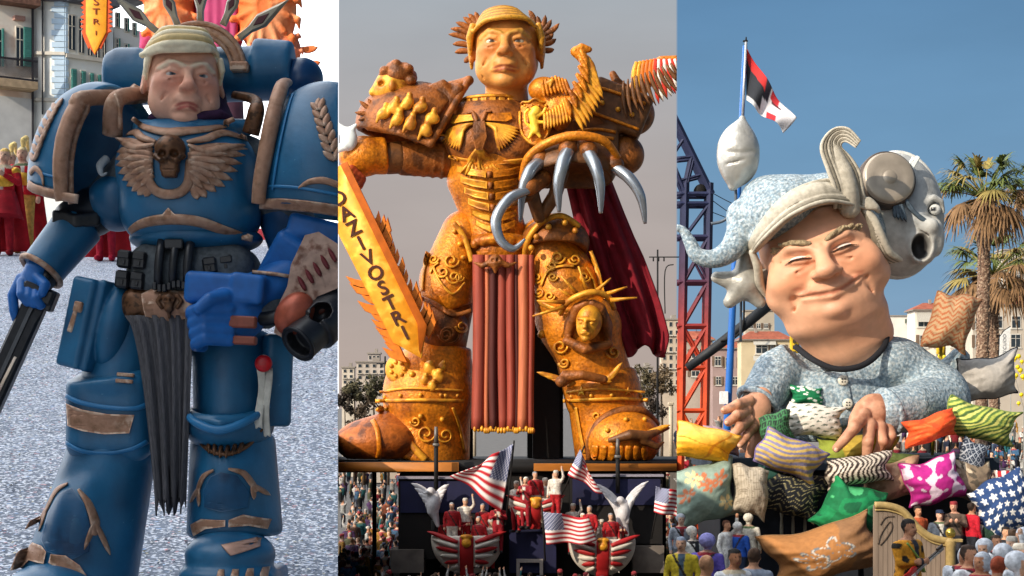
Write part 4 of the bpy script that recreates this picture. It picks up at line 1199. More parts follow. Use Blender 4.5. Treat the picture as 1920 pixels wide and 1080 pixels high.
for i in range(5):
    x, y = 634-i*14, 474+i*13
    hero.part('tooth', leaf((x+2, y+22), (x-12, y-4), 9, 10, Flat(-138), blunt=.6), REDT)
glove = [BX((418, 545, -115), (62, 30, 34), 12, Rm(0, 0, 4)), BX((472, 545, -118), (32, 28, 34), 10, Rm(0, 0, 8), k=5), E((440, 600, -112), (62, 42, 36), k=10), CN([(470, 560, -90), (540, 520, -60)], [40, 44], k=14)]
for i in range(4):
    y = 586+i*19
    glove.append(CN([(440, y-4, -142), (398, y-6, -156), (372+i*3, y+2, -146), (366+i*3, y+6, -122), (384, y+8, -104)], [13, 13, 12.5, 11.5, 10], k=3))
glove.append(CN([(432, 560, -148), (408, 566, -166), (388, 584, -168)], [15, 13, 11], k=4))
hero.part('hand', sdf(glove, 2.6), BLUE2)
for (x, y, w, h) in ((466, 607, 26, 11), (470, 641, 22, 8)):
    hero.part('knuckle_plate', obox((x, y, -150), (w, h, 8), Rm(0, 10, 3), 3), mat('rust_plate', '#8a4a3a', rough=.5, ns=.03, na=.2), sharp=30)
# hips, thighs, knees and shins
hero.part('thigh_guard', sdf([CY((236, 545, 10), (205, 730, -12), 66, 74, rd=12)], 4.5), BLUE)
hero.part('hip_plate', sdf([BX((157, 607, -56), (27, 86, 40), 9, Rm(0, 26, 12)), E((205, 612, -52), (34, 84, 44), Rm(0, 0, 12), k=4), BX((182, 612, -70), (7, 88, 24), 5, Rm(0, 20, 13), k=3)], 3.2), BLUE)
hero.part('hip_mark', [obox((150, 576, -96), (9, 10, 5), Rm(0, 24, 12), 2), obox((139, 602, -88), (6, 22, 5), Rm(0, 24, 18), 2)], BRZ, sharp=30)
hero.part('thigh_guard', sdf([CY((418, 620, 12), (421, 795, -8), 76, 72, rd=12)], 4.5), BLUE)
hero.part('side_plate', sdf([BX((505, 712, -18), (26, 88, 50), 10, Rm(0, -20, 2))], 4), BLUE)
gk = sdf([BX((200, 778, -38), (82, 92, 62), 40), E((205, 715, -62), (70, 34, 46), Rm(0, 0, 6), k=8), PL((200, 700, -60), (-.15, -1, -.25), (90, 560, -220), (320, 730, 60), k=6)], 3.6)
hero.part('knee_guard', gk, BLUE); S6 = Surf(gk, -90)
hero.part('knee_band', plate([(124, 756), (160, 768), (205, 776), (256, 778), (247, 812), (200, 814), (160, 808), (128, 798)], 6, S6, inset=.06), BRZ)
hero.part('knee_marks', [obox((238, y, S6(238, y)-3), (16, 3.5, 4), Rm(0, 0, 4), 1.2) for y in (703, 715)], BRZ, sharp=30)
gs = sdf([CY((197, 835, -12), (132, 1112, -40), 82, 110, rd=14), E((200, 850, -30), (80, 40, 65), k=12), E((150, 985, -70), (62, 105, 76), Rm(0, 0, 14), k=14)], 4)
hero.part('greave', gs, BLUE); S7 = Surf(gs, -110)
def prong(pts, w, fork, S):
    o = [deco(spl(pts, 7), w, 6, S)]
    o += [leaf(pts[-2], fork[0], 9, 6, S), leaf(pts[-2], fork[1], 9, 6, S)]
    return o
hero.part('shin_panel', plate([(146, 912), (172, 940), (184, 985), (180, 1030), (150, 1044), (100, 1030), (84, 1010), (94, 960), (118, 924)], 4, S7), PANB)
hero.part('knee_lip', deco(spl([(122, 742), (160, 756), (205, 764), (256, 766), (276, 758)], 6), 9, 7, S6), PANL)
hero.part('knee_lip', deco(spl([(122, 830), (160, 846), (205, 850), (250, 842), (276, 828)], 6), 8, 6, S6), PANL)
hero.part('pauldron_band', deco(spl([(60, 318), (90, 330), (128, 340)], 6), 5, 4, S4), PANL)
hero.part('pauldron_band', deco(spl([(505, 352), (560, 358), (640, 372)], 6), 6, 5, S5), PANL)
hero.part('pauldron_band', deco(spl([(545, 168), (536, 230), (524, 300), (514, 360)], 6), 6, 5, S5), PANL)
hero.part('greave_ornament', prong([(133, 905), (106, 920), (88, 950), (77, 975)], [4, 11, 12, 6], [(50, 992), (74, 996)], S7), BRZ)
hero.part('greave_ornament', prong([(158, 915), (178, 940), (190, 975), (188, 1000)], [4, 12, 15, 9], [(172, 1026), (214, 1038)], S7), BRZ)
hero.part('ankle_band', [plate([(24, 1068), (36, 1035), (62, 1016), (88, 1020), (100, 1030), (96, 1052), (60, 1048), (40, 1066)], 8, S7, inset=.06)], BRZ)
hero.part('ankle_band', [plate([(106, 1050), (110, 1034), (140, 1036), (165, 1054), (188, 1090), (160, 1090), (140, 1064)], 8, S7, inset=.06)], BRZ)
hero.part('boot', sdf([E((110, 1108, -110), (92, 58, 100)), BX((115, 1110, -30), (90, 22, 90), 14, k=8), PL((110, 1112, 0), (0, 1, 0), (-50, 1100, -300), (320, 1300, 200))], 4.5), BLUE)
gc = sdf([E((421, 795, -36), (86, 58, 92)), E((421, 738, -52), (82, 52, 104), op='-', k=4), CN([(338, 766, -40), (376, 786, -108), (421, 794, -128), (468, 784, -108), (504, 760, -40)], [7, 9, 9, 9, 7], k=4)], 3.2)
gs2 = sdf([CY((424, 815, -10), (430, 1012, -22), 80, 92, rd=16), E((425, 900, -52), (66, 90, 66), k=16)], 4)
hero.part('greave', gs2, BLUE); S8 = Surf(gs2, -110)
hero.part('knee_guard', gc, BLUE)
hero.part('knee_trim', [deco(spl([(350, 806), (385, 838), (424, 850), (462, 838), (496, 800)], 7), [4, 8, 10, 8, 4], 10, S8)]+[leaf((392+i*13, 836-abs(i-2.5)*3), (396+i*11, 860-abs(i-2.5)*4), 9, 11, S8) for i in range(6)], BRZ2)
hero.part('shin_panel', plate([(420, 884), (450, 890), (470, 920), (468, 950), (420, 958), (386, 950), (384, 920), (400, 892)], 4, S8), PANB)
hero.part('knee_lip', tube(spl([(338, 760, -58), (368, 788, -116), (421, 806, -136), (474, 786, -116), (505, 756, -58)], 7), [5, 8, 9, 8, 5], 10), PANL)
hero.part('greave_ornament', prong([(406, 880), (386, 892), (374, 915), (372, 930)], [4, 10, 10, 6], [(352, 944), (374, 950)], S8), BRZ)
hero.part('greave_ornament', prong([(434, 878), (460, 886), (476, 908), (482, 922)], [4, 11, 11, 6], [(504, 930), (478, 936)], S8), BRZ)
hero.part('ankle_band', plate([(356, 984), (380, 972), (428, 973), (428, 985), (390, 990), (362, 1006)], 8, S8, inset=.05), BRZ)
hero.part('ankle_band', plate([(434, 973), (460, 963), (508, 974), (502, 992), (470, 984), (434, 986)], 8, S8, inset=.05), BRZ)
gbt = sdf([E((432, 1040, -85), (84, 48, 92)), BX((436, 1088, -45), (86, 18, 105), 10, k=10), E((430, 1075, -100), (90, 34, 90), k=12)], 3.6)
hero.part('boot', gbt, BLUE); S9 = Surf(gbt, -150)
hero.part('toe_patch', plate([(428, 1014), (492, 1003), (496, 1020), (448, 1034), (440, 1026)], 5, S9, inset=.06), mat('shiny_bronze', '#c49a86', rough=.35, metal=.2, ns=.03, na=.15))
for x in (432, 457, 482, 506): hero.part('toe_stripe', leaf((x, 1058), (x-1, 1096), 14, 5, S9, blunt=.3), BRZ)
hero.part('heel_block', obox((350, 1036, 20), (14, 12, 30), bev=4), BLACK, sharp=30)
# wax seal with paper strips
hero.part('wax_seal', lathe([(1e-3, -5), (9, -6), (15, -3), (16.5, 1), (14, 5)], (497, 682, -106), 'z', 24), mat('red_wax', '#c4101c', rough=.3, ns=.02, na=.15))
for k, (x, w, l_) in enumerate(((490, 15, 112), (503, 13, 128))):
    gr = [[(x+(i/4-.5)*w+3*sin(v*5+k), 690+v*l_+(2*sin(i*2.1) if v > .95 else 0), -98+6*sin(v*6+k*2)+2*k) for i in range(5)] for v in np.linspace(0, 1, 14)]
    hero.part('parchment_strip', sheet(gr, 1.2), mat('parchment', '#d3cfc2', rough=.9, ns=.03, na=.15))
# ---- what he carries
sw = Thing('sword', 'dark toothed sword held low in the blue right hand', 'sword', d=LD, base=(60, 560), clip='Alt', dz0=-85)
DARK = mat('dark_metal', '#25262a', rough=.38, metal=.5, ns=.03, na=.25)
ax_ = np.array([-85., 185.]); L_ = np.hypot(*ax_); ax_ /= L_; pn = np.array([-ax_[1], ax_[0]])
o2 = np.array([62., 562.])
def sp(u, v): return tuple(o2+ax_*u+pn*v)
sw.part('blade', plate([sp(0, -22), sp(330, -24), sp(350, 0), sp(330, 24), sp(0, 22)], 12, Flat(-60), sink=12, inset=.2), DARK, sharp=35)
sw.part('fuller', plate([sp(8, -4), sp(300, -5), sp(300, 3), sp(8, 4)], 5, Flat(-71), inset=.1), mat('mid_grey_metal', '#4a4c50', rough=.35, metal=.5), sharp=35)
sw.part('tooth', [leaf(sp(130+i*16, 18), sp(138+i*16, 34), 9, 5, Flat(-64), blunt=.5) for i in range(12)], mat('red_steel', '#8a2c22', rough=.4, metal=.3))
sw.part('edge_streak', plate([sp(112, -14), sp(112, -9), sp(190, -6), sp(190, -12)], 2, Flat(-73), inset=.05), mat('pale_metal', '#d8c4b0', rough=.3, metal=.4), sharp=35)  # pale strip laid along the dark blade
sw.part('guard', [obox((*sp(-14, 0), -62), (31, 15, 20), Rm(0, 0, 22), 4), obox((*sp(-10, -22), -62), (12, 20, 14), Rm(0, 0, 22), 3)], BLACK, sharp=35)
sw.part('hilt', tube([(*sp(-14, 0), -62), (*sp(-70, 4), -58)], 9, 10), BLACK)
gn = Thing('pistol', 'brown pistol with a wide black barrel in the blue left hand', 'pistol', d=LD, base=(600, 620), clip='Alt', dz0=-110)
gn.part('barrel', sdf([CY((660, 545, -70), (592, 622, -142), 44, rd=6), CY((600, 612, -132), (566, 648, -172), 36, rd=5), CY((580, 634, -157), (555, 659, -186), 26, op='-'), E((606, 592, -150), (20, 24, 30), Rm(0, 0, 40), op='-')], 2.4), BLACK)
gn.part('muzzle_ring', tube([np.array([567, 647, -171])+34*(cos(a)*np.array([.72, .69, 0])+sin(a)*np.cross([.72, .69, 0], [-.55, .58, -.61])) for a in np.linspace(0, 2*pi, 33)], 4, 8, cap=False), DARK)
gn.part('frame', sdf([BX((640, 530, -95), (70, 26, 30), 6, Rm(0, 0, -38)), BX((600, 560, -95), (26, 22, 26), 6, Rm(0, 0, -38), k=4)], 3), mat('rust_brown', '#6b3a30', rough=.4, ns=.04, na=.25))
gn.part('rail', obox((628, 508, -118), (42, 10, 12), Rm(0, 0, -38), 3), DARK, sharp=35)
gn.part('fuel_flask', sdf([E((556, 590, -140), (34, 44, 30), Rm(0, 0, 35))], 3), mat('copper', '#a8553f', rough=.4, metal=.35, ns=.04, na=.25))
gn.part('grip', tube([(560, 590, -110), (480, 600, -120)], 14, 10), BLACK)
# ================================================================== MIDDLE: the golden giant on its float
MD = 60.0
MG0 = -3.5
GOLD = mat('gilded_papier', '#d07a14', rough=.42, metal=.25, ns=.12, na=.35, col2='#8f4a10', c2s=.8, c2t=(.5, .72), bump=.6, bs=.09)
GOLD2 = mat('bright_gilding', '#e09a28', rough=.45, metal=.2, ns=.15, na=.25, col2='#a9661c', c2s=.3, bump=.25, bs=.08)
BROWN = mat('bronzed_papier', '#93541e', rough=.5, metal=.15, ns=.2, na=.35, col2='#57300f', c2s=.4, bump=.7, bs=.09)
DBRN = mat('dark_bronzed', '#6a4220', rough=.5, metal=.1, ns=.2, na=.35, bump=.3, bs=.1)
SILV = mat('silver_claw', '#9aa0a6', rough=.25, metal=.7, ns=.3, na=.15)
CRIM = mat('crimson_velvet', '#7d0d1e', rough=.85, ns=.3, na=.25)
RUST = mat('tabard_red', '#96402e', rough=.7, ns=.3, na=.2, aniso=(3, 3, .3))
RUSTD = mat('tabard_dark', '#4d1e18', rough=.8, ns=.3, na=.2, aniso=(3, 3, .3))
RUSTL = mat('tabard_orange', '#c06a44', rough=.7, ns=.3, na=.2, aniso=(3, 3, .3))
BLKP = mat('black_scaffold', '#0e0c0c', rough=.8, ns=.3, na=.3)
gi = Thing('giant_statue', 'golden armoured giant with laurel wreath and red cape towering over the crowd', 'float figure', d=MD, base=(950, 868), clip='Agt Blt', dz0=-70)
# torso
gt = sdf([E((926, 245, 0), (100, 82, 88)), E((890, 265, -45), (52, 48, 48), k=14), E((966, 268, -45), (52, 48, 48), k=14), CN([(915, 330, 0), (922, 400, 0), (930, 460, 5)], [80, 58, 66], k=20)]
         , 3)
gi.part('torso', gt, GOLD); T1 = Surf(gt, -80)
for j in range(6):
    y = 322+j*20
    for s_ in (-1, 1):
        w_ = 62-j*5; cx = 918+j*2
        gi.part('torso_plate', plate([(cx+s_*7, y), (cx+s_*w_*.6, y-5), (cx+s_*w_, y-12), (cx+s_*w_, y-1), (cx+s_*w_*.6, y+8), (cx+s_*7, y+13)], 7, T1, inset=.05), GOLD2 if s_ < 0 else GOLD)
    gi.part('spine_plate', plate([(cx-5, y+1), (cx+5, y+1), (cx+4, y+13), (cx-4, y+13)], 10, T1), BROWN)
gbp = sdf([E((926, 243, -2), (103, 80, 90)), E((890, 265, -47), (53, 46, 49), k=14), E((966, 268, -47), (53, 46, 49), k=14), PL((926, 308, 0), (0, 1, 0), (780, 296, -200), (1080, 420, 200), k=4)], 3)
gi.part('breastplate', gbp, BROWN); T1 = Surf(gbp, -80)
gi.part('breastplate_hem', deco(spl([(842, 292), (870, 302), (926, 306), (985, 302), (1010, 292)], 6), 8, 5, T1), GOLD2)
gi.part('collar', [lathe([(50, -16), (62, -16), (64, -12), (62, 12), (58, 16), (46, 14)], (924, 190, 0), 'y', 36)], BROWN)
for i in range(11):
    a = -pi/2+(i-5)*.27; x, z = 924+63*cos(a), 63*sin(a)
    gi.part('collar_panel', obox((x, 191, z), (6, 10, 3), Rm(0, -90-a*180/pi, 0), 1), GOLD2, sharp=30)
gi.part('collar_rim', [torus((924, y, 0), 64, 3, 40, 6, Rm(90, 0, 0)) for y in (178, 204)], GOLD2)
# double headed eagle on the breast
for s in (-1, 1):
    cx = 899
    gi.part('wing_bar', plate([(cx+s*10, 217), (cx+s*58, 214), (cx+s*62, 226), (cx+s*50, 232), (cx+s*10, 230)], 6, T1), GOLD2 if s < 0 else GOLD)
    for i in range(10):
        f = i/9; x0, y0 = cx+s*(12+18*f), 236+6*f; a = .25+f*.95
        gi.part('feather', leaf((x0, y0), (cx+s*(18+62*cos(a)*1.0*(1-.1*f)), 232+58*sin(a)), 9, 6+f*2, T1, blunt=.4), GOLD2)
    gi.part('eagle_head', [leaf((cx+s*4, 234), (cx+s*14, 208), 10, 10, T1), leaf((cx+s*11, 212), (cx+s*24, 213), 6, 10, T1)], BROWN)
gi.part('eagle_body', plate([(889, 232), (909, 232), (913, 262), (905, 286), (893, 286), (885, 262)], 12, T1), BROWN)
for i in range(9):
    a = (i-4)*.16; gi.part('tail_feather', leaf((899, 280), (899+62*sin(a)+2, 280+56*cos(a)), 10, 8, T1, blunt=.35), GOLD2)
# head
GH = Rm(-4, 2, 0) @ np.diag([86., 80, 84]); GC = np.array((949., 86, -34))
FLESH = mat('gilded_skin', attr=True, rough=.5, ns=.2, na=.12, bump=.2, bs=.1)
gh = sdf(face_prims(mouth=-.04, jaw=.0, pudge=.05, nose=.92, squint=.1, frown=2.6, fold=1.6), .027, face_paint('#9a4428', '#b9602c', '#b98a34', 1.0, '#95501f', -.04), '#d08c44')
head = gi.part('face', gh.xf(GH, GC), FLESH, label='flesh coloured face of a stern man with golden side parted hair')
for s in (-1, 1): gi.part('eye', eye_g(s, '#cbb89a', '#5a4a3a').xf(GH, GC), mat('eyes', attr=True, rough=.25, na=0), parent=head)
hp = [E((0, -.38, .2), (.76, .58, .82)), E((0, .15, .55), (.7, .65, .5), k=.2), E((0, .36, -.94), (.57, .74, .74), op='-', k=.03)]
for i in range(8):
    f = i/7
    hp.append(CN(spl([(.66-.30*f, -.36-.42*f, -.56+.5*f), (.44-.22*f, -.50-.40*f, -.80+.6*f), (.0-.1*f, -.50-.44*f, -.92+.66*f), (-.46, -.44-.40*f, -.78+.6*f), (-.80+.08*f, -.24-.3*f, -.25+.4*f)], 4), lerpn([.04, .056, .064, .06, .03], 17), k=.005))
for s in (-1, 1):
    for i in range(5):
        hp.append(CN([(s*.72, -.46+.04*i, -.42+.13*i), (s*.79, -.2+.04*i, -.34+.13*i), (s*.78, .06+.07*i, -.26+.15*i)], [.07, .08, .04], k=.02))
lk = hp[3:11]
gi.part('hair_wave', sdf(lk[1::2], .028).xf(GH, GC), mat('hair_wave_gold', '#9a6a1e', rough=.5, ns=.08, na=.25), parent=head)
gi.part('hair', sdf(hp[:3]+lk[::2]+hp[11:], .028).xf(GH, GC), mat('golden_hair', '#c98f2a', rough=.45, metal=.1, ns=.08, na=.25, col2='#8a5a1c', c2s=.12, c2t=(.55, .75), bump=.3, bs=.05), parent=head)
for (bx, by, tx, ty) in ((884, 60, 838, 47), (882, 70, 846, 66), (880, 80, 850, 82), (882, 92, 868, 101), (886, 50, 842, 36), (884, 42, 852, 24), (888, 36, 866, 14), (892, 30, 876, 8), (894, 26, 889, 4),
                         (1004, 28, 992, 1), (1010, 36, 1008, 12), (1014, 44, 1036, 19), (1016, 50, 1051, 26), (1018, 58, 1040, 46), (1018, 66, 1045, 56), (1018, 76, 1041, 76), (1014, 40, 1024, 10)):
    gi.part('laurel_leaf', leaf((bx, by), (tx, ty), 11, 5, Flat(10), bend=.08), BROWN)
# left shoulder plate with a bust and figures in relief
gp = sdf([E((772, 222, 0), (112, 82, 96)), E((772, 232, 0), (100, 74, 86), op='-'), PL((842, 205, 0), (.88, .47, -.12), (640, 120, -150), (960, 340, 150)), PL((750, 255, 0), (-.28, 1, 0), (600, 200, -200), (960, 400, 200)),
          CN([(878, 139, -10), (850, 200, -72), (808, 272, -84)], 7, k=5), CN([(808, 272, -84), (750, 252, -88), (690, 236, -50)], 6, k=5), CN([(878, 139, -10), (820, 148, 20), (760, 152, 20)], 8, k=8)], 3)
gi.part('pauldron', gp, BROWN); T2 = Surf(gp, -70)
gsl = sdf([CN([(860, 160, -40), (806, 262, -78), (700, 226, -60), (770, 160, -20), (860, 160, -40)], 10), E((790, 205, -40), (66, 46, 34), Rm(0, 0, 20), k=14), BX((805, 205, -40), (52, 46, 16), 8, Rm(0, 0, -24), k=10)], 2.6)
gi.part('pauldron_plate', gsl, BROWN); T2 = Surf(join([gp, gsl]), -70)
rel = []
for i, (x, y) in enumerate([(742, 205), (766, 198), (790, 206), (812, 226), (800, 248), (772, 236), (748, 228), (722, 216)]):
    z = T2(x, y)-4
    rel += [E((x, y, z), (11, 14, 9), Rm(0, 0, i*35)), E((x+4, y-14, z-3), (6, 7, 6), k=4), CN([(x-9, y+4, z-2), (x-14, y+16, z)], [4, 3], k=4)]
gi.part('relief_figures', sdf(rel, 1.8), GOLD2)
bu = [E((738, 150, -40), (33, 33, 30)), E((722, 163, -42), (24, 28, 24), k=8), CN([(708, 150, -42), (696, 168, -42)], [6, 7], k=5), E((712, 186, -42), (10, 7, 10), k=6), CN([(740, 175, -40), (752, 215, -45)], [24, 34], k=10),
      E((735, 160, -70), (7, 11, 6), k=3), E((714, 155, -62), (7, 5, 10), op='-', k=4)]
gi.part('bust', sdf(bu, 2.2), GOLD2)
gi.part('bust_hair', sdf([E((744+24*cos(a)*1.1, 142+24*sin(a), -44-12*((i % 3)-1)), (11, 10, 14), k=4) for i, a in enumerate(np.linspace(pi*.95, pi*2.3, 14))]+[E((744, 136, -40), (30, 24, 34), k=4)], 2.2), BROWN)
for (a, b) in (((700, 208), (672, 186)), ((698, 212), (664, 208)), ((700, 216), (670, 222)), ((704, 204), (688, 182))):
    gi.part('bust_hand', leaf(a, b, 9, 7, Flat(-50)), BROWN)
# left arm reaching out of the picture
gi.part('upper_arm', sdf([CY((842, 288, 0), (742, 290, -25), 36, 32, rd=8)]+[CY((828-i*17, 289, -3-i*4), (822-i*17, 289, -4-i*4), 38-i, 37-i, rd=2) for i in range(5)], 2.6), BROWN)
gi.part('elbow', sdf([CY((752, 288, -25), (716, 292, -32), 31, 30, rd=6)], 2.6), DBRN)
gi.part('forearm', sdf([E((680, 288, -40), (48, 38, 40)), CY((722, 286, -32), (700, 288, -36), 36, 34, rd=6, k=6), CN([(680, 300, -45), (652, 322, -50)], [26, 18], k=8)], 2.6), GOLD)
wb = [E((655, 262, -78), (16, 22, 12)), CN([(655, 250, -78), (668, 236, -80)], [9, 3], k=4), CN([(648, 250, -78), (632, 238, -76)], [10, 8], k=4), CN([(648, 275, -80), (628, 285, -78)], [9, 6], k=4), E((646, 322, -84), (12, 12, 9), k=3)]
gi.part('white_ornament', sdf(wb, 1.6), mat('chalk_white', '#e6ece8', rough=.7, ns=.2, na=.1))
hd = [E((652, 330, -60), (22, 20, 20))]+[CN([(660+i*6, 318+i*6, -72), (654+i*7, 330+i*7, -92), (640+i*7, 336+i*7, -88)], [9, 8, 7], k=2) for i in range(4)]
gi.part('hand', sdf(hd, 1.8), mat('rust_glove', '#a2401c', rough=.6, ns=.1, na=.25))
# shield and eagle on the right shoulder
gi.part('chest_side', sdf([E((1015, 240, -20), (60, 66, 66)), E((1085, 240, 10), (90, 62, 70), k=16), CN([(1120, 200, 10), (1195, 200, 15)], [44, 40], k=14)], 3), BROWN)
gsd = Flat(-98, lambda x, y: -96+abs(x-1003)*.3)
gi.part('shield', plate([(976, 200), (990, 196), (1003, 190), (1016, 196), (1030, 200), (1030, 248), (1018, 268), (1003, 277), (988, 268), (976, 248)], 6, gsd, sink=6), GOLD)
gi.part('shield_rim', deco(spl([(976, 200), (990, 197), (1003, 191), (1016, 197), (1030, 200), (1030, 246), (1018, 267), (1003, 276), (988, 267), (976, 246)], 3, True), 5, 10, gsd), GOLD2)
lion = [CN([(998, 222, -106), (1004, 250, -106)], [8, 7]), E((1004, 214, -108), (9, 9, 7), k=4), CN([(1004, 226, -106), (1018, 218, -108), (1022, 210, -108)], [4, 3, 3], k=3), CN([(1002, 234, -106), (1018, 236, -108), (1024, 230, -108)], [4, 3, 3], k=3),
        CN([(1004, 250, -106), (1012, 262, -106)], [5, 3], k=3), CN([(1000, 250, -106), (992, 264, -106)], [5, 3], k=3), CN([(996, 246, -106), (985, 236, -106), (984, 218, -106), (990, 212, -106)], [3, 2.4, 2.4, 3], k=2)]
gi.part('shield_lion', sdf(lion, 1.4), mat('pale_gold', '#f2c63c', rough=.45, ns=.1, na=.15))
gi.part('shield_studs', [sphere((984+i*13, 204, -104), 3, 8, 6) for i in range(4)], GOLD2)
gw = sdf([CN([(1050, 236, -90), (1070, 200, -96), (1100, 160, -92), (1098, 118, -86), (1078, 100, -84)], [14, 18, 15, 11, 8]), CN([(1078, 100, -84), (1090, 93, -84), (1104, 96, -84)], [8, 9, 6], k=6), E((1020, 170, -80), (30, 24, 26), k=10), E((1046, 205, -86), (30, 34, 22), k=10)], 2.6)
gi.part('eagle_wing_arm', gw, GOLD)
T3 = Flat(-112)
for i in range(13):
    f = i/12; x0, y0 = 1098-34*f*f, 118+90*f
    gi.part('feather', leaf((x0-4, y0-4), (1132-44*abs(f-.4)-14*f*f, 130+104*f+20), 11, 6, T3, bend=-.08, blunt=.7), GOLD2)
    if i % 2 == 0: gi.part('feather', leaf((1086-30*f*f, 104+88*f), (1106-20*abs(f-.4)-26*f*f, 136+92*f), 11, 6, Flat(-118), bend=-.06, blunt=.7), GOLD)
for i in range(9):
    gi.part('feather', leaf((1060-i*5, 196+i*3), (1068-i*6, 236+i*2), 8, 7, Flat(-108), bend=-.05), GOLD2)
for i in range(8):
    gi.part('feather', leaf((1016+i*6, 150+abs(i-4)*2), (1020+i*7, 182+abs(i-4)*2), 8, 6, Flat(-106)), GOLD)
gi.part('eagle_beak', sdf([CN([(1020, 166, -104), (1034, 160, -112), (1030, 172, -114)], [7, 5, 1])], 1.4), GOLD2)
gi.part('shoulder_slab', sdf([BX((1160, 195, 10), (60, 42, 60), 12, Rm(0, 0, 22)), BX((1118, 262, 5), (44, 34, 60), 10, k=6)], 3), DBRN)
SB = Surf(sdf([BX((1160, 195, 10), (60, 42, 60), 12, Rm(0, 0, 22)), BX((1118, 262, 5), (44, 34, 60), 10, k=6)], 3.4), -50)
for pts_ in ([(1106, 206), (1150, 222), (1200, 240)], [(1122, 160), (1160, 172), (1212, 192)], [(1084, 244), (1120, 240), (1156, 246)], [(1082, 288), (1120, 290), (1152, 284)], [(1086, 256), (1120, 254), (1152, 258)]):
    gi.part('shoulder_band', deco(spl(pts_, 6), 6, 6, SB), GOLD)
for x, y in ((1130, 190), (1160, 202), (1186, 212), (1100, 272), (1130, 272)): gi.part('rivet', sphere((x, y, SB(x, y)-3), 5, 10, 8), GOLD2)
gi.part('elbow', sdf([E((1177, 282, -10), (36, 38, 36))], 2.6), BROWN)
gi.part('elbow_joint', sdf([CN([(1160, 225, 0), (1172, 258, -5)], [24, 18])], 2.6), DBRN)
gi.part('finger', sdf([CN([(1180, 160, 0), (1160, 140, -4), (1153, 126, -4)], [11, 9, 7])], 2), BROWN)
FEATH = mat('feather_orange', '#e0741c', rough=.5, ns=.2, na=.25)
# raised wing behind the shoulder, striped at the tip
gi.part('back_wing', sdf([CN([(1190, 170, 30), (1222, 120, 30), (1250, 98, 30), (1300, 94, 30)], [18, 20, 14, 12])], 2.6), GOLD)
for i in range(12):
    gi.part('feather', leaf((1170+i*8, 150-i*3), (1176+i*11, 222-i*6+(i % 2)*5), 8, 4, Flat(-62), bend=.05, blunt=1.1), DBRN)
for i in range(8):
    gi.part('feather', leaf((1200+i*7, 100-i*1.2), (1196+i*8, 156-i*3), 13, 6, Flat(12), bend=.05), FEATH if i > 1 else GOLD2)
for i in range(9):
    gi.part('stripe', leaf((1236+i*5, 96), (1242+i*8, 182-i*5), 9, 5, Flat(4), bend=.04, blunt=.3), mat('stripe_white', '#e8e0d4', rough=.8) if i % 2 else mat('stripe_red', '#c8321e', rough=.8))
# claw
gc = sdf([E((1070, 318, -90), (86, 56, 66)), E((1070, 350, -110), (74, 40, 70), op='-', k=6)], 2.8)
gi.part('claw_glove', gc, DBRN)
gi.part('claw_rim', tube(spl([(978, 342, -100), (990, 304, -128), (1030, 278, -148), (1080, 268, -154), (1128, 276, -146), (1156, 304, -122)], 6), [6, 8, 9, 9, 8, 6], 10), GOLD)
for k, pts, r in ((1, [(1012, 312, -132), (992, 334, -150), (980, 366, -152), (975, 424, -138)], [12, 12, 9, 3]), (2, [(1062, 296, -150), (1052, 322, -168), (1044, 360, -170), (1046, 408, -158)], [13, 13, 10, 3]),
                  (3, [(1100, 300, -148), (1112, 326, -166), (1120, 362, -168), (1122, 410, -156)], [13, 12, 9, 3]), (4, [(1150, 322, -120), (1176, 344, -136), (1196, 378, -140), (1205, 426, -130)], [11, 11, 9, 3]),
                  (5, [(992, 366, -150), (956, 384, -168), (932, 420, -172), (938, 458, -172), (962, 476, -172), (984, 458, -172)], [8, 10, 10, 9, 7, 2])):
    gi.part('claw', tube(spl(pts, 7), r, 10), SILV)
    q = np.array(pts[0]); gi.part('knuckle', sdf([E(q+[0, -6, 4], (17, 16, 16)), CN([q+[0, -6, 4], q+[(1070-q[0])*.3, -24, 30]], [15, 18], k=4)], 2.6), BROWN)
for (a, b, c) in (((990, 345, -130), (1000, 380, -120), (1010, 410, -100)), ((1052, 330, -130), (1040, 370, -110), (1020, 400, -100)), ((968, 380, -130), (990, 372, -130), (1010, 350, -120))):
    gi.part('hydraulic_finger', sdf([CN([a, b, c], [14, 13, 12])], 2.6), DBRN)
# cape
gr = []
for j, f in enumerate(np.linspace(0, 1, 26)):
    xl = np.interp(f, [0, .25, .5, .75, 1], [1062, 1082, 1104, 1136, 1176]); xr_ = np.interp(f, [0, .2, .45, .7, .9, 1], [1150, 1178, 1216, 1246, 1264, 1254]); y = 318+348*f
    gr.append([(xl+(xr_-xl)*u, y-14*sin(u*3)*f+(8*sin(u*9) if j == 25 else 0), 30+14*sin(u*14+f*3)*(.4+f)+6*sin(u*31+2)) for u in np.linspace(0, 1, 36)])
gi.part('cape', sheet(gr, 4), CRIM)
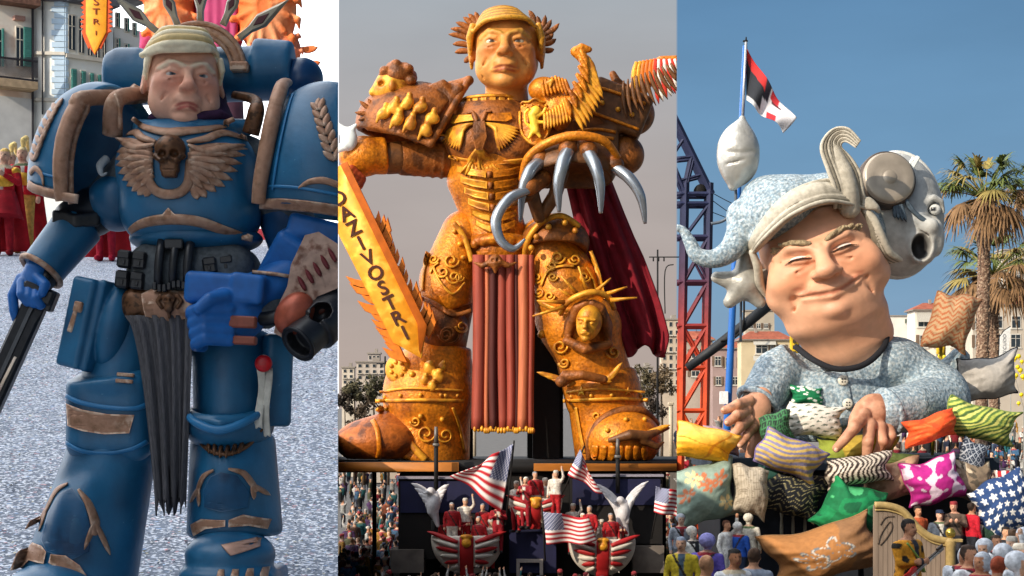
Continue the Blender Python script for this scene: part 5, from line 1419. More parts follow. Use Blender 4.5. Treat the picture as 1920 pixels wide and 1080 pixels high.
# tabard, strip by strip
for k, (x0, x1, m_) in enumerate(((887, 908, RUST), (908, 918, RUSTL), (918, 931, RUSTD), (931, 950, RUST), (950, 964, RUST), (964, 972, RUSTD), (972, 990, RUSTL), (990, 1001, RUST))):
    gr = [[(x0+(x1-x0)*u+(2*sin(v*5+k))*v, 478+326*v+(3 if k % 2 else 0)*v, -70-14*v-7*sin(u*pi)+5*(k % 2)) for u in np.linspace(0, 1, 6)] for v in np.linspace(0, 1, 16)]
    gi.part('tabard_strip', sheet(gr, 3), m_)
    gi.part('tabard_fringe', [sphere((x0+(x1-x0)*u, 804+(3 if k % 2 else 0), -88), (4, 6, 4), 8, 6) for u in (.2, .5, .8)], GOLD2)
bl = [E((929, 492, -92), (13, 14, 10)), CN([(929, 490, -92), (905, 500, -90), (890, 494, -88)], [7, 5, 2], k=4), CN([(929, 490, -92), (953, 500, -90), (968, 494, -88)], [7, 5, 2], k=4), E((924, 490, -102), (3.5, 4, 5), op='-'), E((934, 490, -102), (3.5, 4, 5), op='-'), CN([(929, 502, -92), (929, 512, -92)], [7, 3], k=3)]
gi.part('belt_skull', sdf(bl, 1.6), BROWN)
gi.part('belt', sdf([E((932, 448, 0), (66, 22, 74))]+[E((890+i*17, 446+4*abs(i-2.5), -66+abs(i-2.5)*5), (9, 10, 9), k=4) for i in range(6)], 2.6), GOLD)
# legs
g1 = sdf([CN([(868, 430, 0), (836, 520, -20)], [44, 52]), E((838, 540, -20), (52, 60, 62), k=12), PL((835, 585, 0), (.38, 1, 0), (700, 520, -200), (960, 800, 200))], 3)
gi.part('thigh', g1, GOLD); L1 = Surf(g1, -70)
g2 = sdf([CN([(838, 560, -8), (826, 650, -10)], [50, 46]), E((826, 612, -40), (46, 50, 40), k=8)], 3)
gi.part('knee', g2, BROWN); L1b = Surf(g2, -60)
g3 = sdf([CY((826, 640, -8), (782, 862, 0), 58, 98, rd=6), E((800, 740, -20), (86, 100, 84), k=10), E((812, 690, -10), (70, 50, 70), k=10)], 3.2)
gi.part('greave', g3, GOLD); L2 = Surf(g3, -90)
def scroll(cx, cy, r, S, turns=1.4, flip=1, w=4.5, h=5):
    t = np.linspace(0, 1, 22); a = t*turns*2*pi; rr_ = r*(1-.8*t)
    return deco(np.stack([cx+flip*rr_*np.cos(a), cy+rr_*np.sin(a)], 1), w, h, S)
gi.part('hip_edge', deco(spl([(850, 416), (868, 440), (878, 466), (884, 490)], 5), 10, 8, Flat(-58, lambda x, y: min(-52, L1(x, y)-2))), GOLD2)
for x, y in ((852, 432), (862, 456), (868, 482)): gi.part('rivet', sphere((x, y, L1(x, y)-3), 5, 10, 8), GOLD2)
for (cx, cy, r, f) in ((846, 488, 15, 1), (852, 520, 14, -1), (830, 510, 12, -1), (862, 520, 9, 1)): gi.part('scroll', scroll(cx, cy, r, L1, flip=f), GOLD2)
gi.part('scroll', [deco(spl([(812, 500), (826, 530), (850, 552), (872, 530)], 5), 5, 6, L1), deco(spl([(806, 512), (812, 500), (822, 492)], 5), 4, 6, L1)], GOLD2)
gi.part('thigh_hem', deco(spl([(788, 556), (820, 572), (850, 590), (884, 582)], 5), 9, 7, Flat(-60, lambda x, y: min(L1(x, y), L1b(x, y)))), BROWN)
for (cx, cy, r, f) in ((842, 626, 20, 1), (836, 628, 13, -1)): gi.part('scroll', scroll(cx, cy, r, L1b, flip=f), BROWN)
gi.part('medallion', [lathe([(1e-3, -8), (16, -9), (24, -6), (28, 0), (27, 8)], (746, 692, -72), 'z', 26, rot=Rm(0, 28, 0))]+[sphere((746+13*cos(a), 692+13*sin(a), -82-6*cos(a)), 4.5, 8, 6) for a in np.linspace(0, 2*pi, 8)[:7]], GOLD2)
rl = []
for (x, y, r) in ((806, 690, 11), (822, 706, 12), (812, 724, 9), (798, 712, 9), (830, 688, 8)):
    z = L2(x, y); rl += [E((x, y, z-2), (r, r*1.2, 7)), E((x+3, y-9, z-6), (r*.5, r*.5, 5), k=3)]
gi.part('relief_figures', sdf(rl, 1.7), GOLD2)
for x, y, r in ((774, 702, 6), (836, 742, 4)): gi.part('rivet', sphere((x, y, L2(x, y)-2), r, 12, 8), GOLD2)
gi.part('greave_band', deco(spl([(704, 752), (740, 751), (790, 750), (870, 752)], 8), 7, 6, L2), GOLD2)
g4 = sdf([E((705, 828, -70), (78, 44, 62)), CN([(760, 800, -20), (690, 830, -70)], [50, 38], k=16), CN([(740, 790, -20), (800, 850, 0)], [20, 20], k=10), PL((700, 860, 0), (0, 1, 0), (560, 800, -250), (900, 960, 200))], 3)
gi.part('boot', g4, mat('boot_bronze', '#a85a1c', rough=.5, metal=.15, ns=.2, na=.35, col2='#5d2f12', c2s=.4, bump=.5, bs=.1)); L3 = Surf(g4, -100)
gi.part('boot_strap', deco(spl([(700, 786), (712, 806), (716, 840), (712, 858)], 6), 9, 5, L3), GOLD)
gi.part('boot_flap', deco(spl([(708, 764), (740, 796), (775, 836), (800, 862)], 6), 13, 8, L2), GOLD2)
h1 = sdf([CN([(1030, 450, 0), (1066, 560, -15)], [58, 66]), E((1062, 545, -20), (66, 80, 70), k=14)], 3)
gi.part('thigh', h1, GOLD); R1 = Surf(h1, -80)
gi.part('hip_plate', sdf([E((1042, 450, -20), (66, 50, 72)), E((1042, 500, -60), (80, 50, 80), op='-', k=4)], 2.8), BROWN)
gi.part('hip_edge', tube(spl([(984, 484, -50), (990, 450, -74), (1016, 418, -82), (1052, 406, -80), (1086, 424, -66)], 6), 6, 8), GOLD2)
for p in ((996, 466, -82), (1006, 446, -90), (1028, 428, -94), (1058, 420, -94), (1078, 434, -86)): gi.part('rivet', sphere(p, 6, 12, 8), GOLD2)
for (cx, cy, r, f) in ((1046, 482, 14, 1), (1034, 498, 10, -1), (1006, 520, 12, 1), (1010, 548, 10, -1), (1036, 520, 9, 1)): gi.part('scroll', scroll(cx, cy, r, R1, flip=f), GOLD2)
gi.part('scroll', [deco(spl([(1014, 536), (1026, 510), (1050, 500), (1076, 500)], 5), 5, 6, R1), deco(spl([(1100, 500), (1112, 520), (1120, 548)], 5), 5, 6, R1)], GOLD2)
h2 = sdf([CN([(1070, 580, -15), (1108, 660, -15), (1130, 740, -5)], [70, 66, 70]), E((1090, 610, -30), (78, 66, 60), k=12)], 3)
gi.part('knee', h2, GOLD); R2 = Surf(h2, -90)
h3 = sdf([CY((1128, 700, -5), (1160, 864, -4), 68, 78, rd=6), E((1132, 730, -10), (72, 60, 72), k=10)], 3)
gi.part('greave', h3, GOLD); R3 = Surf(h3, -80)
gi.part('greave_band', deco(spl([(1056, 752), (1100, 750), (1160, 748), (1216, 750)], 8), 7, 6, R3), GOLD2)
for (S_, pts, w_) in ((L2, [(722, 764), (716, 800), (706, 850)], 6), (L2, [(850, 764), (862, 800), (872, 850)], 6), (L2, [(712, 735), (770, 728), (868, 733)], 5), (R3, [(1080, 764), (1086, 800), (1096, 850)], 6), (R3, [(1062, 736), (1120, 730), (1210, 735)], 5), (R3, [(1196, 764), (1204, 800), (1216, 850)], 6),
                      (L1, [(800, 470), (792, 510), (790, 545)], 7), (R1, [(1108, 470), (1122, 510), (1132, 560)], 7), (R1, [(1000, 560), (1040, 580), (1090, 584), (1128, 570)], 8)):
    gi.part('relief_band', deco(spl(pts, 6), w_, 6, S_), GOLD2)
for (S_, x, y, r) in ((L2, 720, 745, 4), (L2, 752, 742, 4), (L2, 790, 741, 4), (L2, 828, 741, 4), (L2, 858, 742, 4), (R3, 1072, 744, 4), (R3, 1108, 742, 4), (R3, 1146, 741, 4), (R3, 1204, 742, 4), (L2, 790, 780, 5), (L2, 830, 786, 5)):
    gi.part('rivet', sphere((x, y, S_(x, y)-2), r, 10, 8), GOLD2)
for (S_, cx, cy, r, f) in ((L2, 800, 812, 18, 1), (L2, 836, 816, 15, -1), (L2, 780, 790, 10, -1), (R3, 1118, 780, 9, 1), (R2, 1050, 650, 14, 1), (R2, 1150, 660, 14, -1), (R2, 1058, 680, 10, -1), (L1, 812, 484, 10, 1), (L1b, 806, 600, 12, 1), (L1b, 866, 612, 12, -1), (R1, 1078, 486, 12, -1), (R1, 1096, 520, 11, 1), (R1, 1030, 556, 10, 1)):
    gi.part('scroll', scroll(cx, cy, r, S_, flip=f, h=6), GOLD2)
# crowned woman's head on the knee
LM = Rm(4, 14, 6)*36; LC = np.array((1102., 606, -112))
lf = [E((0, -.1, .1), (.68, .95, .8)), E((0, .35, -.2), (.52, .6, .5), k=.2), CN([(0, -.15, -.74), (0, .25, -.95)], [.1, .13], k=.1), E((0, .86, -.5), (.2, .16, .18), k=.15), CN([(-.22, .56, -.66), (0, .53, -.78), (.22, .56, -.66)], .06, k=.05), CN([(-.2, .62, -.68), (.2, .62, -.68)], .06, k=.05)]
for s in (-1, 1): lf += [E((s*.28, .02, -.82), (.19, .12, .2), op='-', k=.1), CN([(s*.45, -.15, -.62), (s*.1, -.14, -.75)], .07, k=.1), E((s*.28, .04, -.62), (.12, .08, .1), k=.03)]
gi.part('crowned_face', sdf(lf, .05).xf(LM, LC), GOLD2)
hr = []
for s in (-1, 1):
    for i in range(6): hr.append(CN([(1102+s*(6+i*4), 572+i*2, -120+i*6), (1102+s*(22+i*3), 580+i*6, -116+i*6), (1102+s*(30+i*1.5), 604+i*7, -106+i*5)], [8, 9, 7], k=3))
gi.part('crowned_hair', sdf(hr+[CN([(1062, 640, -96), (1096, 656, -104), (1140, 646, -96)], [8, 10, 8], k=5)], 2), BROWN)
gi.part('crown_band', tube(spl([(1050, 590, -92), (1060, 572, -118), (1084, 558, -132), (1112, 552, -132), (1138, 560, -116), (1150, 580, -92)], 6), [5, 6, 6, 6, 6, 5], 10), GOLD2)
for (a, b) in (((1056, 578), (998, 596)), ((1060, 570), (1006, 568)), ((1072, 562), (1046, 545)), ((1082, 556), (1050, 522)), ((1100, 552), (1082, 504)), ((1112, 552), (1142, 526)), ((1130, 556), (1172, 542)), ((1142, 566), (1190, 562))):
    gi.part('crown_ray', tube([(*a, -120), (*b, -130)], [4.5, 1.6], 8), GOLD2)
gi.part('knee_stud', sphere((1016, 626, R2(1016, 626)-3), 8, 12, 8), GOLD2)
ew = [leaf((1066+i*3, 716), (1006+i*14, 698+i*7), 11, 6, Flat(-108, lambda x, y: min(-86, R2(x, y)-3))) for i in range(5)]
ew += [leaf((1140-i*4, 714), (1166-i*5, 680+i*9), 11, 6, Flat(-104, lambda x, y: min(-80, R2(x, y)-3))) for i in range(5)]
for e in ew: gi.part('feather', e, GOLD2)
gi.part('shin_eagle', sdf([CN([(1060, 706, -106), (1090, 704, -116), (1130, 712, -108)], [11, 9, 8]), E((1052, 716, -112), (12, 11, 11), k=4)], 2), BROWN)
def star(cx, cy, r, S, h=5, rot=0):
    return plate([(cx+(r if k % 2 == 0 else r*.42)*sin(k*pi/5+rot), cy-(r if k % 2 == 0 else r*.42)*cos(k*pi/5+rot)) for k in range(10)], h, S, ml=50)
gi.part('star', star(1090, 734, 10, R3), mat('pale_gold', '#f2c63c'), sharp=30)
gi.part('star', star(1178, 734, 9, R3), GOLD2, sharp=30)
h4 = sdf([E((1168, 824, -70), (72, 58, 64)), PL((1170, 862, 0), (0, 1, 0), (1000, 820, -250), (1300, 960, 200))], 3)
gi.part('boot', h4, GOLD); R4 = Surf(h4, -120)
gi.part('boot_arch', tube(spl([(1104, 862, -74), (1108, 820, -92), (1128, 788, -96), (1166, 770, -92), (1206, 772, -80), (1234, 796, -56)], 6), [6, 8, 9, 9, 8, 6], 10), BROWN)
for x, y in ((1136, 806), (1170, 786), (1206, 786)): gi.part('rivet', sphere((x, y, R4(x, y)-2), 5, 10, 8), GOLD2)
gi.part('boot_eagle', sdf([CN([(1140, 824, -140), (1176, 814, -146), (1206, 816, -136), (1250, 802, -110)], [5, 10, 9, 3]), CN([(1200, 824, -136), (1226, 836, -128), (1240, 828, -120)], [8, 6, 2], k=4)], 2), DBRN)
gi.part('boot_eagle_wing', [leaf((1206+i*5, 812), (1252-i*8, 796+i*3), 10, 6, Flat(-120)) for i in range(3)], GOLD2)
for i in range(7): gi.part('toe_plate', leaf((1114+i*15, 834), (1112+i*15.5, 862), 13, 4, R4, blunt=.25), GOLD)
gi.part('support_mast', [box(990, 1060, 560, 880, 60, 130), box(1000, 1052, 640, 862, 20, 60), box(866, 884, 700, 866, 40, 60)], BLKP, sharp=30)

# the great sword it holds
SWM = mat('sword_gold', '#e8951a', rough=.4, metal=.15, ns=.3, na=.18, col2='#efb23a', c2s=.6)
sw = Thing('giant_sword', 'huge golden sword with flame edges and dark letters held by the golden giant', 'sword', d=MD, base=(790, 672), clip='Agt', dz0=-120)
a0 = np.array([622., 330.]); a1 = np.array([790., 672.]); dv = a1-a0; LL = np.hypot(*dv); dv /= LL; pn = np.array([-dv[1], dv[0]])
q = lambda u, v: tuple(a0+dv*u+pn*v)
sw.part('blade', plate([q(-10, -38), q(LL-50, -36), q(LL, 0), q(LL-50, 34), q(-10, 38)], 12, Flat(-118), sink=10, inset=.14), SWM, sharp=35)
sw.part('bevel', plate([q(-10, -38), q(LL-50, -37), q(LL-6, -2), q(LL-54, -22), q(-10, -24)], 4, Flat(-129), inset=.05), mat('sword_orange', '#c05f12', rough=.4, metal=.15, ns=.3, na=.15), sharp=35)
FLG = mat('flame_orange', '#dc7a1c', rough=.5, ns=.2, na=.2)
rr = random.Random(8)
def flames(u0, u1, side, base):
    out = []; u = u0
    while u < u1:
        ln = rr.uniform(14, 30); w = rr.uniform(15, 24)
        out.append(plate([q(u, side*(base-8)), q(u-ln*.45, side*(base+ln*.35)), q(u-ln*.95, side*(base+ln*.85)), q(u-ln*.1, side*(base+ln*.7)), q(u+w*.45, side*(base+ln*.3)), q(u+w, side*(base-8))], 8, Flat(-108), sink=4, inset=.12))
        u += w*rr.uniform(.7, 1.1)
    return out
for f in flames(112, 196, -1, 35)+flames(212, 352, -1, 35): sw.part('flame', f, FLG, sharp=40)
for f in flames(205, 258, 1, 36)+flames(278, 372, 1, 34): sw.part('flame', f, FLG, sharp=40)
INK2 = mat('dark_engraving', '#4a1f0c', rough=.7)
ang = atan2(dv[0], dv[1])
for ch, u in zip('DAZIVOSTRI', np.linspace(46, 326, 10)):
    g = text_g(ch, 38, 1.0, .6).xf([[1, 0, 0], [0, -1, 0], [0, 0, -1]]); g.V = g.V @ Rm(0, 0, -ang*180/pi).T
    x, y = q(u, 6); g.V = g.V+[x, y, -131.5]
    sw.part('letter', g, INK2, sharp=30)

# float deck and dressing below the giant
WOOD = mat('orange_beam', '#b06a22', rough=.6, ns=.3, na=.25, aniso=(.3, 1, 1))
NAVY = mat('navy_panel', '#14163a', rough=.7, ns=.6, na=.25)
DARKP = mat('dark_panel', '#15110f', rough=.8, ns=.6, na=.3)
dk = Thing('float_wagon', 'dark blue parade wagon with orange deck beams under the golden giant', 'float', d=MD, base=(950, 1125), clip='Agt Blt', dz0=-100)
dk.part('deck', box(560, 1330, 864, 884, -150, 170), BLKP, sharp=30)
dk.part('deck_beam', box(560, 862, 865, 881, -175, -152), WOOD, sharp=30)
dk.part('deck_beam', box(1000, 1330, 867, 880, -175, -152), WOOD, sharp=30)
dk.part('wagon_body', box(752, 1238, 886, 1130, -140, 160), DARKP, sharp=30)
for x in (600, 690, 1258, 1300): dk.part('deck_post', box(x-4, x+4, 886, 1130, 40, 48), BLKP, sharp=30)
for (x0, x1, y0, y1) in ((753, 922, 894, 1040), (1066, 1234, 890, 1012)):
    pp = dk.part('side_box', box(x0, x1, y0, y1, -190, -142), DARKP, sharp=30)
    dk.part('box_front', box(x0+4, x1-4, y0+4, y0+(y1-y0)*.42, -193, -191), NAVY, parent=pp, sharp=30)
    dk.part('box_rim', box(x0-2, x1+2, y0-4, y0-.3, -196, -142), mat('pale_trim', '#8f8a94', rough=.7), parent=pp, sharp=30)
dk.part('front_panel', box(955, 1040, 990, 1064, -205, -142), NAVY, sharp=30)
dk.part('picture_frame', [box(968, 1016, 1038, 1044, -214, -206), box(968, 974, 1044, 1090, -214, -206), box(1010, 1016, 1044, 1090, -214, -206)], mat('grey_frame', '#a49a92', rough=.7), sharp=30)
for bb in ((740, 800, 1022, 1064), (1180, 1236, 1015, 1064)): dk.part('skirt', box(*bb, -200, -142), mat('grey_skirt', '#6d645c', rough=.9, ns=.4, na=.25), sharp=30)
# shell shaped balconies with costumed riders
WHT = mat('hull_white', '#cfc5b6', rough=.6, ns=.3, na=.15); HRED = mat('hull_red', '#a51a1c', rough=.6, ns=.3, na=.15)
def hull(cx, cy, w, h, name, lab, z=-230):
    t = Thing('wing_balcony', lab, 'balcony', d=MD, base=(cx, cy+h), clip='Agt Blt', dz0=-220)
    p = [E((cx, cy, z), (w*.42, h*.9, 34)), CN([(cx-w*.5, cy-h*.36, z-10), (cx-w*.26, cy, z-18), (cx, cy+h*.3, z-20), (cx+w*.26, cy, z-18), (cx+w*.5, cy-h*.36, z-10)], [5, 9, 10, 9, 5], k=10),
         PL((cx, cy-h*.12, 0), (0, -1, 0), (cx-w, cy-3*h, z-90), (cx+w, cy, z+90), k=4), E((cx, cy-h*.2, z), (w*.36, h*.4, 28), op='-')]
    t.part('hull', sdf(p, 2.2), WHT)
    S = Surf(sdf(p, 2.6), z-30)
    t.part('red_band', deco([(cx, cy-h*.1), (cx, cy+h*.9)], w*.16, 3, S, n=10), HRED)
    for s in (-1, 1):
        for i in range(6): t.part('wing_feather', leaf((cx+s*w*.10, cy+h*(.04+.12*i)), (cx+s*w*(.46-.05*i), cy+h*(-.22+.20*i)), 9, 5, S), WHT if i % 2 else HRED)
    t.part('gold_mask', sdf([E((cx, cy+h*.05, z-38), (9, 9, 6)), E((cx-4, cy+h*.02, z-46), (2.5, 2, 4), op='-'), E((cx+4, cy+h*.02, z-46), (2.5, 2, 4), op='-'), E((cx, cy-h*.1, z-36), (12, 5, 6), k=3)], 1.3), GOLD2)
    return t
hull(876, 1010, 160, 74, '', 'white and red winged balcony at the lower left of the wagon')
hull(1004, 940, 120, 56, '', 'white and red winged balcony in the middle of the wagon front', -215)
hull(1128, 1016, 150, 70, '', 'white and red winged balcony at the lower right of the wagon')
# white eagles
def eagle(cx, cy, lw, rw, lab):
    t = Thing('eagle_statue', lab, 'eagle', d=MD, base=(cx, cy+34), clip='Agt Blt', dz0=-225)
    m_ = mat('eagle_white', '#c8c4c4', rough=.7, ns=.15, na=.2)
    t.part('body', sdf([E((cx, cy, -225), (13, 24, 13), Rm(0, 0, 10)), E((cx-5, cy-24, -230), (8, 8, 8), k=5), CN([(cx-10, cy-24, -234), (cx-18, cy-20, -236)], [4, 1], k=2), CN([(cx+2, cy+20, -225), (cx+8, cy+40, -225)], [8, 4], k=4)], 1.6), m_)
    for (wx, wy) in (lw, rw):
        t.part('wing', [leaf((cx+(wx-cx)*.1*i/3, cy-6+i*5), (wx+(cx-wx)*.16*i, wy+i*9), 11, 5, Flat(-222-i), bend=.08 if wx < cx else -.08) for i in range(6)], m_)
    t.part('perch', tube([(cx, cy+30, -222), (cx, cy+70, -222)], 5, 8), DARKP)
eagle(813, 945, (771, 906), (842, 908), 'white eagle with spread wings on the left box of the wagon')
eagle(1168, 962, (1112, 906), (1216, 902), 'white eagle with high raised wings on the right box of the wagon')
# flags
def flag_mat(): return mat('flag_cloth', attr=True, rough=.85, ns=.2, na=.1)
def flagG(P, nu=26, nv=20, canton=True, z=-260, amp=7, ph=0):
    """striped flag stretched over four pixel corners: hoist top, hoist bottom, fly bottom, fly top"""
    P = np.array(P, float); th = 1.6
    gr = []
    for v in np.linspace(0, 1, nv):
        for_u = []
        for u in np.linspace(0, 1, nu):
            p = P[0]*(1-u)*(1-v)+P[1]*(1-u)*v+P[2]*u*v+P[3]*u*(1-v)
            w = sin(u*9+v*2+ph)
            for_u.append((p[0]+2.5*w*u, p[1]+4*sin(u*8+ph)*u, z+amp*w))
        gr.append(for_u)
    g = sheet(gr, th); n = nu*nv
    C = np.zeros((len(g.V), 3))
    for k in range(len(g.V)):
        i = (k % n)//nu; j = (k % n) % nu
        s = int(i/(nv-1)*12.999)
        C[k] = hexc('#b01c28') if s % 2 == 0 else hexc('#e6dcd6')
        if canton and i/(nv-1) < .54 and j/(nu-1) < .4: C[k] = hexc('#23305f') if (i+j) % 3 else hexc('#c8c8d4')
    g.C = C; return g
def us_flag(lab, P, pole, ph=0, z=-262):
    t = Thing('flag', lab, 'flag', d=MD, base=pole[1], clip='Agt Blt', dz0=-255)
    t.part('cloth', flagG(P, 40, 27, True, z, 7, ph), flag_mat())
    t.part('pole', tube([(*pole[0], z+6), (*pole[1], z+14)], 1.6, 8), DARKP)
us_flag('large striped flag hanging in folds at the foot of the red tabard', [(962, 832), (940, 962), (846, 888), (900, 868)], ((964, 826), (948, 985)), 0)
us_flag('striped flag furled downwards beside the right boot', [(1088, 842), (1064, 890), (1130, 926), (1098, 872)], ((1096, 836), (1050, 935)), 1.5)
us_flag('striped flag waved flat between the middle and right balconies', [(1018, 958), (1024, 1018), (1116, 1014), (1104, 968)], ((1016, 950), (1022, 1050)), 2.3, -285)
us_flag('striped flag cut by the right edge of the golden float', [(1230, 912), (1226, 960), (1290, 975), (1292, 925)], ((1240, 908), (1222, 1010)), .7)
# microphone masts
for x, y0, lab in ((818, 800, 'tall black loudspeaker mast left of the flags'), (1158, 822, 'tall black loudspeaker mast in front of the right boot')):
    t = Thing('mast', lab, 'mast', d=MD, base=(x, 930), dz0=-200)
    t.part('pole', tube([(x, y0+30, -205), (x, 925, -205)], 4, 8), BLKP)
    t.part('head', [tube([(x, y0, -205), (x, y0+30, -205)], [3, 4.5, 4.5], 10), obox((x, y0+34, -205), (6, 3, 6), bev=1)], mat('grey_metal', '#6a655f', rough=.5, metal=.4))

# town and trees behind
def far_house(x0, x1, y0, y1, d, col, lab, rows, cols, roof=None, nm='house', cat='house', dep=1.0, extras=True, base=None):
    t = Thing(nm, lab, cat, d=d, base=((x0+x1)/2, base or y1), dz0=0)
    D = (x1-x0)*dep
    t.part('wall', box(x0, x1, y0, base or y1+60, 0, D), mat('wall_'+col, col, rough=.95, ns=.8, na=.12), sharp=30)
    cw = (x1-x0)/cols; rh = (y1-y0)/rows
    for r in range(rows):
        for c in range(cols):
            wx, wy = x0+cw*(c+.5), y0+rh*(r+.52)
            w = t.part('window', box(wx-cw*.26, wx+cw*.26, wy-rh*.3, wy+rh*.3, -.8, .6), mat('far_frame', '#b9b2a6', rough=.9), sharp=30)
            t.part('pane', box(wx-cw*.2, wx+cw*.2, wy-rh*.25, wy+rh*.25, -1.2, -.9), GLASS, parent=w, sharp=30)
            if extras and r % 2: t.part('balcony', box(wx-cw*.4, wx+cw*.4, wy+rh*.3, wy+rh*.42, -5, -.1), mat('far_frame', '#b9b2a6'), sharp=30)
    if roof == 'tile':
        t.part('roof', fixn(G([(x0-4, y0, -4), (x1+4, y0, -4), (x1+4, y0, D+4), (x0-4, y0, D+4), (x0+(x1-x0)*.2, y0-(x1-x0)*.14, D*.5), (x1-(x1-x0)*.2, y0-(x1-x0)*.14, D*.5)], [[0, 1, 2, 3], [0, 1, 5, 4], [1, 2, 5], [2, 3, 4, 5], [3, 0, 4]])), ROOF, sharp=20)
    else:
        t.part('roof', box(x0-2, x1+2, y0-3, y0-.2, -3, D+2), mat('far_roof', '#8d857c', rough=.9), sharp=30)
        t.part('roof_box', box(x0+(x1-x0)*.55, x0+(x1-x0)*.8, y0-10, y0-3, D*.2, D*.6), mat('far_roof', '#8d857c'), sharp=30)
    return t
far_house(668, 722, 680, 735, 150, '#b7aca0', 'pale flat roofed block behind the golden boot', 5, 4, base=905)
far_house(641, 664, 690, 742, 165, '#c2b8a8', 'narrow cream house at the left edge behind the sword tip', 5, 2, base=895)
far_house(690, 712, 664, 676, 170, '#a29a94', 'grey tower block far behind the sword tip', 1, 3, base=890)
far_house(1190, 1224, 690, 740, 150, '#9a9087', 'grey house behind the cape hem', 4, 3, base=905)
far_house(1240, 1275, 600, 740, 150, '#b8a894', 'tall cream house at the right edge of the golden float', 9, 3, base=905)
far_house(722, 760, 694, 740, 160, '#a89a8c', 'low tan house behind the medallion', 3, 4, roof='tile', base=905)
def tree_g(px, py, base, rx, ry, d, seed, n=900, leafs=5.5, dens=1.0):
    """crown of many small leaf clumps and a forked trunk, pixel space"""
    r = random.Random(seed); V = []; Fc = []
    cl = [(r.gauss(0, .45), r.gauss(0, .42), r.gauss(0, .45), r.uniform(.25, .45)) for _ in range(11)]
    for _ in range(n):
        c = r.choice(cl)
        v = np.array([r.gauss(0, 1) for _ in range(3)]); v /= np.linalg.norm(v)
        p = np.array(c[:3])+v*c[3]*r.uniform(.55, 1.05)
        q_ = np.array([px+p[0]*rx, py+p[1]*ry, p[2]*rx])
        a = np.array([r.gauss(0, 1) for _ in range(3)]); a /= np.linalg.norm(a); b = np.cross(a, v); b /= np.linalg.norm(b)+1e-6
        s = leafs*r.uniform(.6, 1.4); k = len(V)
        V += [q_-a*s, q_+b*s*.5, q_+a*s, q_-b*s*.5]; Fc.append([k, k+1, k+2, k+3])
    tr = [tube([(px, base, 0), (px+2, (base+py)/2, 0), (px, py, 2)], [rx*.1, rx*.07, rx*.03], 8)]
    for i in range(5):
        c = cl[i]; tr.append(tube([(px, py+ry*.5, 0), (px+c[0]*rx*.6, py+c[1]*ry*.6+ry*.1, c[2]*rx*.6), (px+c[0]*rx, py+c[1]*ry, c[2]*rx)], [rx*.05, rx*.03, rx*.012], 6))
    return G(V, Fc), tr
def tree(px, py, base, rx, ry, d, seed, col, lab, n=900, leafs=5.5, group=None):
    t = Thing('tree', lab, 'tree', d=d, base=(px, base), dz0=0, group=group)
    cr_, tr = tree_g(px, py, base, rx, ry, d, seed, n, leafs)
    t.part('crown', cr_, mat('foliage_'+col, col, rough=.8, ns=.5, na=.35, spec=.2))
    t.part('trunk', tr, mat('bark', '#4a3b2e', rough=.95, ns=.2, na=.3))
for (px, py, rx, ry, col, lab, sd) in ((664, 726, 26, 26, '#5a5540', 'dusty green tree behind the boot toe', 21), (700, 722, 30, 30, '#4d4a35', 'dark tree beside the medallion', 22), (682, 760, 34, 30, '#53473a', 'low brown tree in front of the pale flat roofed block', 27), (728, 752, 26, 30, '#4d4436', 'brown tree between the medallion and the boot', 28), (646, 752, 22, 30, '#473f38', 'low brown tree at the left edge of the golden float', 23),
                                       (1205, 720, 30, 36, '#4c4430', 'dark bare tree under the cape', 24), (1240, 716, 32, 40, '#5a4c38', 'tall brown tree at the right edge of the golden float', 25), (1222, 770, 30, 34, '#463c34', 'low dark tree behind the right boot', 26)):
    tree(px, py, 910, rx, ry, 120, sd, col, lab, 700, 3.6)
for (x, y0, lab) in ((1233, 468, 'tall lamp mast with a cross arm right of the cape'), (722, 668, 'thin lamp mast behind the medallion')):
    t = Thing('lamp_mast', lab, 'lamp mast', d=110, base=(x, 900), dz0=0)
    t.part('pole', tube([(x, 900, 0), (x, y0, 0)], [2.5, 1.6], 8), BLKP)
    t.part('arm', tube([(x-16, y0+14, 0), (x+40 if x > 1000 else x+8, y0+14, 0)], 1.1, 6), BLKP)
    t.part('bracket', [tube(spl([(x+14, y0+120, 0), (x+14, y0+40, 0), (x+30, y0+28, 0)], 5), 1.1, 6)]+[tube([(x-8+i*10, y0+14, 0), (x-8+i*10, y0+22, 0)], 1.4, 6) for i in range(3)], BLKP)
# poles beside the legs
for (x0, y0, y1, lab) in ((889, 735, 800, 'pale post left of the tabard'), (1046, 735, 790, 'pale post right of the tabard'), (1258, 760, 850, 'cream post by the right edge of the golden float')):
    t = Thing('post', lab, 'post', d=74, base=(x0, 880), dz0=0)
    t.part('shaft', tube([(x0, 880, 0), (x0, y0, 0)], 4, 8), mat('pale_post', '#b7a890', rough=.8))
    t.part('cap', obox((x0, y0-3, 0), (5.5, 3, 5.5), bev=1), mat('pale_post', '#b7a890'), sharp=30)
# ================================================================== EAST: the pyjama giant among his pillows
RD = 45.0
def kB(y): return (1269.0-960)/F*y
ys = [2, 10, 20, 32, 42, 60, 100, 200, 500, 1500, 3400]
V = []; Fc = []
GZ = -1.2
def gz(y): return float(np.interp(y, [0, 20, 42], [-.1, -.1, GZ]))
def gy(d): return HY+(CH-GZ)*F/d
for y in ys: V += [(kB(y)+.0002*y, y, gz(y)), (900+y*.4, y, gz(y)), (900+y*.4, y, -3.6), (kB(y)+.0002*y, y, -3.6)]
for i in range(len(ys)-1):
    a, b = 4*i, 4*i+4
    Fc += [[a, b, b+1, a+1], [a, a+3, b+3, b]]
Fc.append([0, 1, 2, 3])
structure('square', G(V, Fc), mat('square_paving', '#6d6760', rough=.95, ns=1.0, na=.25, col2='#55504b', c2s=2.5), 60)

